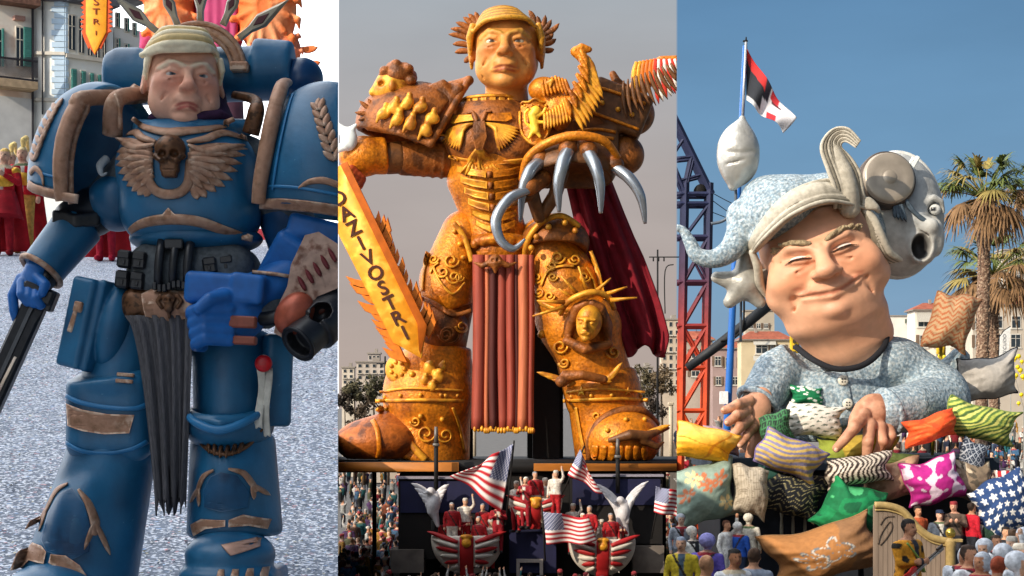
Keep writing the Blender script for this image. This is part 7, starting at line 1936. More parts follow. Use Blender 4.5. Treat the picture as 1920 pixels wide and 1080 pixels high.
t.part('rod', tube([(1392, 556, 0), (1392, 640, 4)], 2.5, 8), mat('grey_rod', '#4d5660'))

# ---- bed wagon that carries it all
bd = Thing('bed_wagon', 'dark bed shaped wagon under the heap of pillows', 'float', d=RD, base=(1580, 1085), clip=CLIPB, dz0=-120)
BEDM = mat('bed_dark', '#1a1d22', rough=.8, ns=.5, na=.3)
bd.part('base', box(1345, 1850, 866, 1098, -150, 200), BEDM, sharp=30)
bd.part('mattress_edge', box(1330, 1862, 858, 880, -160, 190), mat('mattress_blue', '#27313d', rough=.9, ns=.3, na=.3), sharp=30)
bd.part('side_valance', box(1345, 1600, 905, 1098, -162, -152), mat('valance_navy', '#20252f', rough=.9, ns=.3, na=.4), sharp=30)
for x in (1457, 1478, 1500, 1640): bd.part('rail_post', lathe([(2, 950), (4, 958), (2.2, 968), (3.4, 985), (2, 1040), (3, 1098)], (x, 0, -172), 'y', 12), mat('pale_turned_wood', '#8f8a7a', rough=.6))
# carved foot board
WOODB = mat('painted_board', '#8a7868', rough=.7, ns=.25, na=.18, aniso=(1.5, 1, .2))
CURV = [(1640, 947), (1664, 948), (1690, 956), (1706, 972), (1722, 990), (1744, 1006), (1768, 1013), (1782, 1014)]
hb = Thing('foot_board', 'carved wooden foot board with a curved rim and a post with a brass ball', 'headboard', d=39, base=(1710, 1136), clip=CLIPB, dz0=0)
cs = spl(CURV, 5)
for i, x0 in enumerate(np.arange(1638, 1782, 9.0)):
    x1 = min(x0+8.3, 1784); yy = lambda x: float(np.interp(x, cs[:, 0], cs[:, 1]))
    hb.part('board', fixn(G([(x0, yy(x0), 0), (x1, yy(x1), 0), (x1, 1137, 0), (x0, 1137, 0), (x0, yy(x0), 5), (x1, yy(x1), 5), (x1, 1137, 5), (x0, 1137, 5)], [[0, 1, 2, 3], [7, 6, 5, 4], [0, 4, 5, 1], [1, 5, 6, 2], [2, 6, 7, 3], [3, 7, 4, 0]])), WOODB, sharp=30)
hb.part('rim', [tube([(x, y, -1) for x, y in cs], 6.5, 10), tube([(x, y+9, -3) for x, y in cs], 1.8, 6)], mat('rim_gold', '#a88f5c', rough=.5, ns=.1, na=.2))
hb.part('carving', [deco(spl([(1646, 1020), (1652, 1000), (1668, 978), (1672, 990), (1662, 1008), (1650, 1022)], 5), 2, 2, Flat(-.5)), deco(spl([(1650, 984), (1660, 970), (1676, 968)], 5), 2, 2, Flat(-.5))], mat('carving_dark', '#5d4d40', rough=.8))
hb.part('post', [lathe([(9, 1137), (9, 1024), (11, 1020), (11, 1014), (8, 1012), (5, 1008)], (1781, 0, -4), 'y', 20), obox((1790, 1013, -4), (13, 3, 7), bev=1)], mat('rim_gold', '#a88f5c'), sharp=30)
hb.part('brass_ball', sphere((1781, 999, -4), 10, 20, 14), mat('brass', '#b39a4a', rough=.2, metal=.8, ns=.1, na=.1))

# ---- lattice tower
def tower_col(V):
    C = np.zeros((len(V), 3)); keys = [(230, '#1e2440'), (430, '#242a48'), (520, '#43283e'), (590, '#7d2c30'), (660, '#a8381f'), (760, '#c9491c'), (1000, '#c9491c')]
    ysx = [k[0] for k in keys]; cs_ = np.array([hexc(k[1]) for k in keys])
    for i in range(3): C[:, i] = np.interp(V[:, 1], ysx, cs_[:, i])
    return C
tw_ = Thing('lattice_tower', 'steel lattice crane tower, navy at the top and orange red below', 'crane tower', d=58, base=(1300, 1013), clip=CLIPB, dz0=0)
TM = mat('tower_paint', attr=True, rough=.55, ns=.3, na=.2)
def bar(a, b, w=4.0):
    a, b = np.array(a, float), np.array(b, float); n = max(2, int(np.linalg.norm(b-a)/12)); g = tube([a+(b-a)*i/n for i in range(n+1)], w*.75, 4)
    g.C = tower_col(g.V); return g
XL, XR, ZF, ZB = 1284, 1329, -20, 25
def leg(y, x): return x-(y-365)*.018
for x in (XL, XR):
    for z in (ZF, ZB): tw_.part('tower_leg', bar((leg(345, x), 345, z), (leg(1013, x), 1013, z), 8.5), TM, sharp=30)
lev = [366, 384, 446, 530, 612, 690, 770, 850, 930, 1005]
for i, y in enumerate(lev):
    for z in (ZF, ZB): tw_.part('cross_bar', bar((leg(y, XL)-22, y, z), (leg(y, XR)+3, y, z), 6), TM, sharp=30)
    for x in (XL, XR): tw_.part('cross_bar', bar((leg(y, x), y, ZF), (leg(y, x), y, ZB), 4.5), TM, sharp=30)
    if 1 <= i < len(lev)-1:
        y2 = lev[i+1]
        for z in (ZF, ZB):
            tw_.part('brace', bar((leg(y, XR), y, z), (leg(y2, XL), y2, z), 4.2), TM, sharp=30)
            if i % 2 == 0: tw_.part('brace', bar((leg(y, XL), y, z), (leg(y2, XR), y2, z), 3.6), TM, sharp=30)
        tw_.part('brace', bar((leg(y, XR), y, ZF), (leg(y2, XR), y2, ZB), 3.6), TM, sharp=30)
for z in (ZF, ZB):
    tw_.part('boom', bar((XR+4, 366, z), (1240, 176, z), 8), TM, sharp=30)
    tw_.part('boom', bar((1284, 366, z), (1236, 250, z), 5), TM, sharp=30)
    for a, b in (((1314, 330), (1276, 340)), ((1300, 296), (1262, 300)), ((1296, 292), (1284, 348)), ((1284, 258), (1258, 296)), ((1300, 296), (1284, 360))): tw_.part('brace', bar((*a, z), (*b, z), 4), TM, sharp=30)
tw_.part('pulley', lathe([(3, -8), (12, -7), (10, 0), (12, 7), (3, 8)], (1313, 358, 0), 'z', 20), BLKP)
tw_.part('cable', [tube(spl([(1336, 362, 0), (1362, 376, 0), (1395, 392, 0)], 4), .8, 5), tube(spl([(1336, 376, 0), (1370, 400, 0), (1396, 410, 0)], 4), .8, 5), tube([(1336, 398, 0), (1382, 416, 0)], .8, 5)], BLKP)
# ---- flagpole, flag and dark boom
t = Thing('flagpole', 'tall bright blue flagpole left of the giant face', 'flagpole', d=50, base=(1358, 1054), clip=CLIPB, dz0=0)
t.part('pole', tube([(1352, 1054, 0), (1365, 760, 0), (1382, 400, 0), (1397, 86, 0)], [7.5, 7, 6, 4.5], 12), mat('pole_blue', '#1f62b0', rough=.35, ns=.5, na=.08))
t.part('inner_pole', tube([(1391, 226, -6), (1398, 80, -6)], 2.4, 8), mat('grey_pole', '#b9bcc0', rough=.4, metal=.4))
t.part('finial', [tube([(1398, 84, -4), (1398.5, 70, -4)], [3, 1], 8), obox((1397, 78, -4), (4.5, 1.5, 3), bev=.6)], BLKP)
t.part('notice', obox((1356, 746, -10), (8, 12, 2), bev=.5), mat('sheet_white', '#e6e6e6', rough=.8), sharp=30)
def fl(u, v):
    p0, p1, p2, p3 = np.array((1401, 92.)), np.array((1400, 188.)), np.array((1468, 250.)), np.array((1490, 228.))
    p = p0*(1-u)*(1-v)+p1*(1-u)*v+p2*u*v+p3*u*(1-v); return p+[4*sin(u*7+v*2)*u, 6*sin(u*5+v)*u]
nu, nv = 40, 24
gr = [[(*fl(u, v), -6+9*sin(u*11+v*3)) for u in np.linspace(0, 1, nu)] for v in np.linspace(0, 1, nv)]
g = sheet(gr, 1.2); C = np.zeros((len(g.V), 3)); n = nu*nv
for k in range(len(g.V)):
    v = ((k % n)//nu)/(nv-1); u = ((k % n) % nu)/(nu-1)
    c = '#e2dfe2'
    if u < .46 and v < .42+.3*u: c = '#c9302f' if v < .24+.30*u else '#23252c'
    if u < .36 and v >= .2+.6*u: c = '#2a2d33' if v < .88 else '#d9d9da'
    if .40 < u < .52 and v < .5: c = '#2b2733'
    if .55 < u < .72 and (v > .78 or (v < .3)): c = '#c03038'
    if .60 < u < .78 and .30 < v < .36: c = '#5a2630'
    C[k] = hexc(c)
g.C = C
t = Thing('pennant', 'red black and white flag drooping from the top of the blue pole', 'flag', d=50, base=(1400, 188), clip=CLIPB, dz0=-6)
t.part('cloth', g, flag_mat())
t = Thing('boom', 'thick dark boom slanting up behind the giant ear', 'beam', d=52, base=(1330, 668), clip=CLIPB, dz0=0)
t.part('beam', tube([(1290, 690, 10), (1330, 660, 0), (1400, 606, 0), (1450, 566, 10)], [8, 9, 10, 10], 10), mat('boom_black', '#15191e', rough=.6, ns=.3, na=.25))
t.part('hose', tube(spl([(1350, 640, -10), (1380, 630, -12), (1392, 606, -12), (1394, 560, -8)], 6), 2, 6), BLKP)

# ---- houses behind
EXB = dict(base=860)
def townhouse(x0, x1, y0, d, col, lab, wins, roof='tile', awn=(), dep=.6, eave=None):
    t = Thing('house', lab, 'house', d=d, base=((x0+x1)/2, gy(d)), clip=CLIPB, dz0=0)
    yb = gy(d); D = (x1-x0)*dep
    t.part('wall', box(x0, x1, y0, yb, 0, D), mat('plaster_'+col, col, rough=.95, ns=.9, na=.10, col2=None), sharp=30)
    for (a, b, c, e) in wins:
        w = t.part('window', box(a, b, c, e, -1.0, .6), mat('pale_frame', '#c9c4ba', rough=.9), sharp=30)
        m_ = max(.8, (b-a)*.08)
        t.part('pane', box(a+m_, b-m_, c+m_, e-m_, -1.3, -1.05), GLASS, parent=w, sharp=30)
        t.part('mullion', [box((a+b)/2-.4, (a+b)/2+.4, c+m_, e-m_, -1.7, -1.35), box(a+m_, b-m_, c+(e-c)*.32, c+(e-c)*.32+.7, -1.7, -1.35)], mat('pale_frame', '#c9c4ba'), parent=w, sharp=30)
        if b-a < 18:
            for (sa, sb) in ((a-(b-a)*.42, a-.6), (b+.6, b+(b-a)*.42)): t.part('shutter', box(sa, sb, c, e, -1.6, -.2), mat('shutter_'+('a' if int(x0) % 2 else 'b'), '#5d6a5c' if int(x0) % 2 else '#6d5a4a', rough=.8, ns=.3, na=.15), parent=w, sharp=30)
        t.part('sill', box(a-1.5, b+1.5, e+.2, e+1.6, -2.2, .3), mat('pale_frame', '#c9c4ba'), parent=w, sharp=30)
    for (a, b, c, e) in awn:
        t.part('awning', fixn(G([(a, c, -.5), (b, c, -.5), (b, e, -9), (a, e, -9), (a, c-1, -.5), (b, c-1, -.5), (b, e-1, -9), (a, e-1, -9)], [[0, 1, 2, 3], [7, 6, 5, 4], [0, 4, 5, 1], [1, 5, 6, 2], [2, 6, 7, 3], [3, 7, 4, 0]])), mat('awning_grey', '#b0aca2', rough=.9), sharp=30)
    if roof == 'tile':
        rh = (eave or 16)
        t.part('roof', fixn(G([(x0-5, y0, -5), (x1+5, y0, -5), (x1+5, y0, D+5), (x0-5, y0, D+5), (x0+D*.35, y0-rh, D*.5), (x1-D*.35, y0-rh, D*.5)], [[0, 1, 2, 3], [0, 1, 5, 4], [1, 2, 5], [2, 3, 4, 5], [3, 0, 4]])), mat('red_tiles', '#93503a', rough=.9, ns=.5, na=.25, bump=.4, bs=.4), sharp=20)
        t.part('eave', box(x0-5.5, x1+5.5, y0+.2, y0+2.4, -5.5, D+5.5), mat('eave_grey', '#7d756c', rough=.9), sharp=30)
        t.part('aerial', [tube([(x0+(x1-x0)*.62, y0-rh*.4, D*.5), (x0+(x1-x0)*.62, y0-rh-13, D*.5)], .45, 5)]+[tube([(x0+(x1-x0)*.62-4+q_, y0-rh-11+q_*1.5, D*.5), (x0+(x1-x0)*.62+4-q_, y0-rh-11+q_*1.5, D*.5)], .35, 5) for q_ in (0, 1, 2)], BLKP)
        t.part('chimney', box(x0+(x1-x0)*.3, x0+(x1-x0)*.3+5, y0-rh-6, y0-rh*.3, D*.4, D*.4+5), mat('far_roof', '#8d857c'), sharp=30)
    else:
        t.part('roof', box(x0-2, x1+2, y0-3, y0-.3, -2, D+2), mat('far_roof', '#8d857c', rough=.9), sharp=30)
    return t
townhouse(1398, 1452, 584, 150, '#a89d8c', 'tall narrow grey house behind the star pillow', [(1404, 1412, 606, 616), (1418, 1426, 606, 616), (1432, 1440, 606, 616)], roof='flat')
townhouse(1390, 1484, 636, 118, '#c2b190', 'ochre house with a red roof and grey awnings left of the pyjama shoulder', [(1416, 1440, 646, 664), (1444, 1450, 646, 666), (1418, 1440, 678, 694), (1462, 1472, 646, 662), (1462, 1472, 680, 696), (1420, 1440, 712, 730)], awn=((1412, 1454, 638, 647), (1412, 1454, 668, 677)))
townhouse(1336, 1400, 652, 128, '#9c8580', 'pink grey house behind the blue pole', [(1340, 1352, 668, 686), (1385, 1395, 670, 690), (1360, 1370, 670, 690), (1342, 1352, 706, 722), (1372, 1384, 706, 722)])
townhouse(1262, 1336, 636, 130, '#8d8074', 'brown house behind the lattice tower', [(1296, 1312, 655, 672), (1318, 1330, 655, 672), (1296, 1312, 690, 706), (1318, 1330, 690, 706)])
townhouse(1655, 1712, 594, 130, '#e3ddd2', 'small white house just right of the giant neck', [(1700, 1708, 598, 606), (1690, 1698, 640, 655)], roof='flat')
townhouse(1716, 1822, 580, 112, '#ddd2c4', 'cream house with rolled blinds behind the zigzag pillow', [(1720, 1744, 586, 614), (1724, 1740, 628, 652), (1784, 1800, 590, 614), (1782, 1800, 630, 652), (1752, 1770, 630, 652), (1722, 1740, 668, 690)], awn=((1718, 1746, 586, 604),), eave=14)
townhouse(1824, 1990, 570, 108, '#b9ae9f', 'long beige villa with tall windows at the right edge', [(1860, 1880, 592, 616), (1896, 1914, 592, 616), (1860, 1880, 626, 652), (1894, 1914, 626, 652), (1828, 1842, 596, 618), (1828, 1842, 628, 652), (1930, 1950, 592, 616)], eave=20)
townhouse(1880, 1960, 470, 170, '#a39a8c', 'tall grey block seen through the palms', [(1890, 1898, 484, 498), (1906, 1914, 484, 498), (1890, 1898, 510, 524), (1906, 1914, 510, 524), (1890, 1898, 536, 550), (1906, 1914, 536, 550)], roof='flat')
for (x, y0, y1, lab) in ((1763, 630, 668, 'yellow vertical banner under the zigzag pillow'), (1489, 628, 672, 'yellow vertical banner beside the pyjama shoulder')):
    t = Thing('street_banner', lab, 'banner', d=90, base=(x, gy(90)), clip=CLIPB, dz0=0)
    t.part('cloth', sheet([[(x-8+16*u, y0+(y1-y0)*v, 2*sin(v*6+u)) for u in np.linspace(0, 1, 5)] for v in np.linspace(0, 1, 10)], .6), mat('banner_yellow', '#c9a520', rough=.8))
    t.part('print', [obox((x, y0+12+k*11, -2.5), (3, 3.4, .6)) for k in range(3)], mat('banner_print', '#3d3322', rough=.8), sharp=30)
    t.part('pole', tube([(x+9, gy(90), 0), (x+9, y0-4, 0)], 1, 6), BLKP)
t = Thing('feather_flag', 'white feather flag with grey upright lettering at the right edge', 'flag', d=70, base=(1880, gy(70)), clip=CLIPB, dz0=0)
ol = [(1873, 676), (1875, 632), (1884, 620), (1895, 613), (1890, 676)]
t.part('cloth', plate(ol, 1.2, Flat(0), sink=0, inset=.01), mat('flag_white', '#dcdcd8', rough=.8), sharp=30)
for ch, y in zip('OOUCY', (630, 637.5, 645, 652.5, 659)):
    g = text_g(ch, 9, .15).xf(np.array([[0, -1., 0], [-1., 0, 0], [0, 0, -1]]), (1883.5, y, -1.6))
    t.part('letter', g, mat('flag_print', '#5a5d66', rough=.8), sharp=30)
t.part('emblem', obox((1882, 668, -1.7), (3, 3.4, .3)), mat('flag_emblem', '#6d2f3a', rough=.8), sharp=30)
t.part('pole', tube([(1873, gy(70), 1), (1873.5, 640, 1), (1880, 622, 1), (1895, 612, 1)], 1.1, 6), BLKP)

# ---- fan palms
PALMG = [mat('palm_green', '#5f6a34', rough=.6, ns=.4, na=.3, spec=.3), mat('palm_dry', '#8a7a44', rough=.8, ns=.4, na=.3, spec=.2), mat('palm_skirt', '#7d5f40', rough=.9, ns=.3, na=.35)]
def blade(p, dr, up, L, w, droop, n=4):
    """a narrow folded leaf blade"""
    dr = np.array(dr); pts = []
    for i in range(n+1):
        f = i/n; pts.append(np.array(p)+dr*L*f+np.array([0, 1., 0])*droop*L*f**2.2)
    s = np.cross(dr, [0, 1., 0.2]); s /= np.linalg.norm(s)+1e-6
    V = []; Fc = []
    for i, q_ in enumerate(pts):
        ww = w*(1-.85*(i/n)**1.5)
        V += [q_-s*ww, q_+s*ww]
    for i in range(n): Fc.append([2*i, 2*i+1, 2*i+3, 2*i+2])
    return V, Fc
def palm(lab, cx, cy, base, tx, R, d, seed, trunk_r, nf=34):
    r = random.Random(seed)
    t = Thing('palm_tree', lab, 'palm tree', d=d, base=(tx, base), clip=CLIPB, dz0=0, group=None)
    n = 46; pts = [(tx+(cx-tx)*f, base+(cy+20-base)*f, 0) for f in np.linspace(0, 1, n)]
    rad = [trunk_r*(1.12-.1*f+.12*((i % 2)*.6)+(.35 if f > .88 else 0)) for i, f in enumerate(np.linspace(0, 1, n))]
    t.part('trunk', tube(pts, rad, 16), mat('palm_bark', '#6d5444', rough=.95, ns=.12, na=.45, col2='#a08a74', c2s=.1, bump=.8, bs=.12))
    sc = []
    for i in range(190):
        f = r.uniform(.35, .98); a = r.uniform(pi, 2*pi); x = tx+(cx-tx)*f; y = base+(cy+20-base)*f; rr_ = trunk_r*1.12
        sc.append(obox((x+rr_*cos(a), y, rr_*sin(a)), (trunk_r*.16, trunk_r*.09, trunk_r*.12), Rm(25, -a*57.3, r.uniform(-20, 20)), 0))
    t.part('bark_scales', sc, mat('palm_scale', '#9a806a', rough=.95, ns=.1, na=.4), kind='stuff', sharp=30)
    V = [[], [], []]; Fq = [[], [], []]
    for k in range(nf):
        a = 2*pi*k/nf*2.4+r.uniform(-.3, .3); el = r.uniform(-.55, 1.15); L = R*r.uniform(.42, .62)
        dr = np.array([cos(a)*cos(el), -sin(el), sin(a)*cos(el)]); hub = np.array((cx, cy, 0))+dr*L
        mi = 0 if el > .25 else (1 if el > -.15 else 2)
        if r.random() < .25: mi = min(2, mi+1)
        u = np.cross(dr, [0, 1., 0]); u /= np.linalg.norm(u)+1e-6; w_ = np.cross(u, dr)
        # stalk
        st = tube([np.array((cx, cy, 0)), np.array((cx, cy, 0))+dr*L*.5+[0, -2, 0], hub], [1.6, 1.1, .9], 4)
        V[mi].append(st.V); Fq[mi].append(st)
        for j in range(17):
            b = (j/16-.5)*2.5; bd_ = dr*cos(b)+u*sin(b); bd_ = bd_/np.linalg.norm(bd_)
            v_, f_ = blade(hub, bd_, w_, R*r.uniform(.36, .5)*(1-.22*abs(b)), R*.026, r.uniform(.35, .75)*(1.0 if mi < 2 else 1.5))
            Fq[mi].append(G(v_, f_))
    for k in range(26):
        a = r.uniform(0, 2*pi); h_ = r.uniform(.1, .34)*R
        v_, f_ = blade((cx+trunk_r*1.2*cos(a), cy+8, trunk_r*1.2*sin(a)), np.array([cos(a)*.45, .8, sin(a)*.45]), None, h_+R*.2, R*.022, .3)
        Fq[2].append(G(v_, f_))
    for i, nm in enumerate(('frond_crown', 'dry_fronds', 'frond_skirt')):
        if Fq[i]: t.part(nm, Fq[i], PALMG[i])
palm('tall fan palm standing right of the moon head', 1846, 372, gy(80), 1838, 124, 80, 5, 10.5, 56)
palm('lower fan palm half hidden behind the tall palm trunk', 1862, 515, gy(96), 1866, 120, 96, 9, 9, 48)
palm('fan palm with fronds cut by the right edge of the picture', 1950, 356, gy(88), 1954, 88, 88, 13, 10, 26)

# ---- yellow balloons
BALL = mat('balloon_yellow', '#e2c818', rough=.3, ns=.2, na=.05)
rr = random.Random(12); k = 0
bs = [(1903, 672), (1910, 668), (1916, 678), (1908, 688), (1913, 694), (1905, 704), (1898, 710), (1892, 722), (1918, 706), (1763, 668), (1770, 670), (1785, 667), (1793, 668), (1803, 666), (1812, 664), (1776, 690), (1800, 688), (1880, 738), (1915, 740), (1910, 756)]
proto = None
for i, (x, y) in enumerate(bs):
    at = wp(x, y, 62)
    if proto is None:
        t = Thing('balloon', 'small round yellow balloon in the garlands behind the pillows', 'balloon', at=at, group='yellow balloons')
        t.solo([sphere((at.x, at.y, at.z), .085, 12, 8), lathe([(.012, 0), (.03, -.03), (.028, -.045), (.004, -.05)], (0, 0, 0), 'y', 8).xf([[1, 0, 0], [0, 0, 1], [0, 1, 0]], (at.x, at.y, at.z-.075))], BALL); proto = t.root
    else: copy_thing(proto, at, rr.uniform(0, 6), rr.uniform(.85, 1.15))
for (x0, y0, x1, y1, lab) in ((1895, 664, 1919, 764, 'string of the balloon garland at the right edge'), (1756, 664, 1818, 664, 'string of the balloon garland in front of the cream house')):
    t = Thing('garland_string', lab, 'string', d=62, base=(x0, y0), clip=CLIPB, dz0=0)
    t.solo([tube(spl([(x0, y0, 0), ((x0+x1)/2, (y0+y1)/2+6, 0), (x1, y1, 0)], 8), .5, 5), tube([(x0, y0, 0), (x0, gy(62), 0)], .9, 5), tube([(x1, y1, 0), (x1, gy(62), 0)], .9, 5)], mat('string_grey', '#8a8a84', rough=.8))
# ================================================================== the crowds
def person_proto(label, group, g, at, name='person'):
    t = Thing(name, label, 'person', at=(0, 0, 0), group=group)
    o = t.solo(g, CLOTH); o.location = at; return o
SK = ('#c99a7c', '#b98566', '#d6ab90', '#a87455')
HR = ('#2a1d15', '#4a3423', '#6b5138', '#8f8a84', '#1c1714')
LOOKS = [('navy jacket', '#1d2740', '#22242c'), ('black coat', '#17181b', '#1c1c22'), ('crimson coat', '#8e1626', '#26242a'), ('olive parka', '#4a4c32', '#2a2c30'), ('slate blue anorak', '#3a5f80', '#23283a'), ('pale grey coat', '#a6a49f', '#30323a'),
         ('mustard jacket', '#b5812a', '#2b2c34'), ('purple jacket', '#52305e', '#22222c'), ('brown leather jacket', '#54372a', '#2a2a34'), ('white jumper', '#d2cec6', '#2c3040'), ('teal jacket', '#1f5f63', '#24262e'), ('rust jacket', '#7d3a1c', '#2a2a30')]
ARMS = ('down', 'phone', 'front', 'down', 'fold', 'up', 'down', 'phone', 'down', 'front', 'one', 'down')
HATS = (None, 'wool', None, None, 'peak', None, 'wool', None, None, 'brim', None, None)
def protos(where, cell):
    r = random.Random(where); out = []
    for i, (nm, top, legs) in enumerate(LOOKS):
        g = person_g(cell, top=top, legs=legs, skin=SK[i % 4], hair=HR[i % 5], arms=ARMS[i], hat=HATS[i], h=1.62+.02*(i % 7), girth=1.0+.06*(i % 3), seed=i)
        out.append((nm, g))
    return out
PG = protos('a', .045)
def shade_clothes(g, k=.55):  # clothes colours darkened to stand in for shade over the crowd
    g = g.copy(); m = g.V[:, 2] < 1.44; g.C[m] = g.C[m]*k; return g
def scatter(spots, where, rng, face=None):
    first = {}
    for k, (x, y, z) in enumerate(spots):
        i = rng.randrange(len(PG)); nm, g = PG[i]; g = shade_clothes(g) if face == 'away' else g
        lab = 'spectator in %s %s' % (nm, where)
        rz = rng.gauss(pi if face == 'away' else 0, .7)
        if i not in first:
            o = person_proto(lab, 'spectators '+where, g, (x, y, z)); o.rotation_euler = (0, 0, rz); first[i] = o
        else:
            copy_thing(first[i], (x, y, z), rz, rng.uniform(.93, 1.07))
rng = random.Random(31)
# the crowd round the golden float: nearest rows as people, the rest as one mass
spots = []; far = []
def mid_spots(xa, xb, d0, d1, n, lst):
    for _ in range(n*3):
        if len(lst) >= n: break
        d = rng.uniform(d0, d1); px = rng.uniform(xa, xb); x = (px-960)*d/F
        if 53 < d < 66 and abs(x) < 5.4 and False: continue
        if all((x-a)**2+(d-b)**2 > .22 for a, b, _ in lst[-60:]): lst.append((x, d, MG0))
sp1 = []; mid_spots(640, 752, 57.5, 88, 74, sp1)
sp2 = []; mid_spots(1236, 1264, 57.5, 88, 24, sp2)
sp3 = []; mid_spots(642, 1262, 50.2, 53.4, 66, sp3)
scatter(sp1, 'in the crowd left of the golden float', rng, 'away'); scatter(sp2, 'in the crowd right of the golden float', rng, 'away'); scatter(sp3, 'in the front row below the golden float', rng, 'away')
lowg = [person_g(.1, top=LOOKS[i][1], legs=LOOKS[i][2], skin=SK[i % 4], hair=HR[i % 5], arms=ARMS[i], seed=i) for i in range(12)]
def mass(name, pts, m=CLOTH, pts_bright=False):
    gs = []
    for (x, y, z) in pts:
        g = rng.choice(lowg) if pts_bright else shade_clothes(rng.choice(lowg)); a = rng.gauss(pi, .8); s = rng.uniform(.92, 1.06)
        gs.append(g.xf(np.array([[cos(a), -sin(a), 0], [sin(a), cos(a), 0], [0, 0, 1]])*s, (x, y, z)))
    o = structure(name, gs, m, None, 'stuff'); return o
pts = []
for _ in range(420):
    d = rng.uniform(84, 150); px = rng.uniform(636, 1266); pts.append(((px-960)*d/F, d, MG0))
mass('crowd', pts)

# costumed riders on the winged balconies
rd = person_g(.03, top='#a3161c', legs='#c9c0b2', skin='#c99a7c', hair='#8d8d90', arms='down', h=1.68, seed=4)
rd2 = person_g(.03, top='#c9bfb2', legs='#a3161c', skin='#c99a7c', hair='#b3b0ac', arms='one', hat='brim', h=1.68, seed=5)
rd3 = person_g(.03, top='#8e1420', legs='#8e1420', skin='#c99a7c', hair='#d8d2c8', arms='front', hood=False, h=1.68, seed=6)
first = {}
for k, (px, py, b) in enumerate([(848, 946, 0), (872, 938, 1), (906, 948, 0), (934, 944, 2), (862, 962, 2), (868, 980, 1), (898, 972, 0), (920, 978, 1), (836, 972, 0),
                                 (985, 898, 2), (1004, 888, 0), (1022, 900, 1), (1042, 886, 1), (968, 906, 1),
                                 (1074, 948, 1), (1106, 952, 0), (1092, 966, 2), (1128, 978, 1), (1146, 966, 0), (1160, 972, 2), (1112, 986, 1)]):
    d = MD-228*MD/F+.35*((k % 3)-1); p = wp(px, py, d); at = (p.x, p.y, p.z-1.62)
    i = b
    if i not in first:
        first[i] = last_ob = person_proto(('rider in red tunic with grey hair on a winged balcony', 'rider in white tunic and pale brimmed hat on a winged balcony', 'rider in dark red costume with white hair on a winged balcony')[i], 'riders on the winged balconies', (rd, rd2, rd3)[i], at)
    else: last_ob = copy_thing(first[i], at, rng.gauss(0, .5))
    bal = 'left' if k < 9 else ('middle' if k < 14 else 'right')
    ob = last_ob
    ob['label'] = ('rider in red tunic with grey hair on the %s winged balcony', 'rider in white tunic and pale brimmed hat on the %s winged balcony', 'rider in dark red costume with white hair on the %s winged balcony')[i] % bal

# ---- people round the pillow bed
GR = -1.2
def at_r(px, py, d): p = wp(px, py, d); return (p.x, p.y, p.z)
# grandstands behind
def stand(lab, xa, xb, d, n, h0=.5):
    t = Thing('grandstand', lab, 'grandstand', at=((xa+xb)/2*d/F, d, GR))
    x0, x1 = xa*d/F, xb*d/F; m = mat('stand_planks', '#5d5650', rough=.9, ns=.5, na=.25)
    for i in range(n):
        t.part('bench', box(x0, x1, d+i*.9, d+i*.9+.85, GR+h0+i*.45-.08, GR+h0+i*.45), m, sharp=30)
        t.part('riser', box(x0, x1, d+i*.9+.86, d+i*.9+.9, GR, GR+h0+i*.45+.4), m, sharp=30)
    t.part('railing', [box(x0, x1, d-.06, d, GR+h0+.95, GR+h0+1.0)]+[box(x, x+.05, d-.06, d, GR, GR+h0+1.0) for x in np.arange(x0, x1, 1.6)], mat('stand_rail', '#8a8d90', rough=.5, metal=.4), sharp=30)
    out = []
    for i in range(n):
        x = x0+.4
        while x < x1: out.append((x+rng.uniform(-.15, .15), d+i*.9+.45, GR+h0+i*.45)); x += rng.uniform(.45, .75)
    return out
s1 = stand('rows of wooden benches full of spectators left of the pillow bed', 312, 470, 84, 5)
s2 = stand('rows of wooden benches full of spectators at the right edge behind the pillows', 720, 1010, 84, 5)
keep = [s for s in s2 if s[0]*F/s[1]+960 < 1925 and s[0]*F/s[1]+960 > 1800]
scatter(keep[:26], 'on the benches right of the pillow bed', rng)
scatter(s1[:14], 'on the benches left of the pillow bed', rng)
rest = [s for s in s1[14:]+s2 if s not in keep[:26]]
for _ in range(70):
    d = rng.uniform(60, 82); px = rng.uniform(1275, 1925); rest.append(((px-960)*d/F, d, GR))
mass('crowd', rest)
sp4 = []
for _ in range(400):
    if len(sp4) >= 34: break
    d = rng.uniform(44.5, 56); px = rng.uniform(1855, 1925); x = (px-960)*d/F
    if all((x-a)**2+(d-b)**2 > .16 for a, b, _ in sp4): sp4.append((x, d, GR))
scatter(sp4, 'standing right of the pillow bed', rng)
# performers and spectators close to the camera
def near(label, px, py, d, rz=0.0, group='people close to the pillow bed', **kw):
    kw.setdefault('h', 1.72); h = kw['h']
    for d in np.arange(18, 41, .25):
        if CH-(py-HY)*d/F-1.61*h/1.72 <= gz(d): break
    g = person_g(.0175, face=True, **kw); p = wp(px, py, d)
    o = person_proto(label, group, g, (p.x, p.y, p.z-1.61*h/1.72)); o.rotation_euler = (0, 0, rz); return o
wh = '#cfd0d2'
near('bald man in white at the bottom left of the pillow bed', 1322, 1060, 29, 2.6, top=wh, legs=wh, skin='#c08a68', hair='#b98763', seed=1)
near('dark haired man in white shirt looking towards the camera', 1375, 1046, 29.5, .3, top='#dcdcdc', legs=wh, skin='#a06c4c', hair='#15110f', seed=2)
near('person with brown hair in grey blue jacket beside the tan pillow', 1412, 1044, 31, 2.9, top='#8d97a6', legs='#4a5262', skin='#c08f70', hair='#4a3526', seed=3)
near('person with a lilac grey wig in a purple scarf', 1326, 1018, 31.5, 2.7, top='#5d4fa8', legs='#3a3a5a', skin='#b98a76', hair='#8d8ac4', puff=.145, seed=4, girth=1.1)
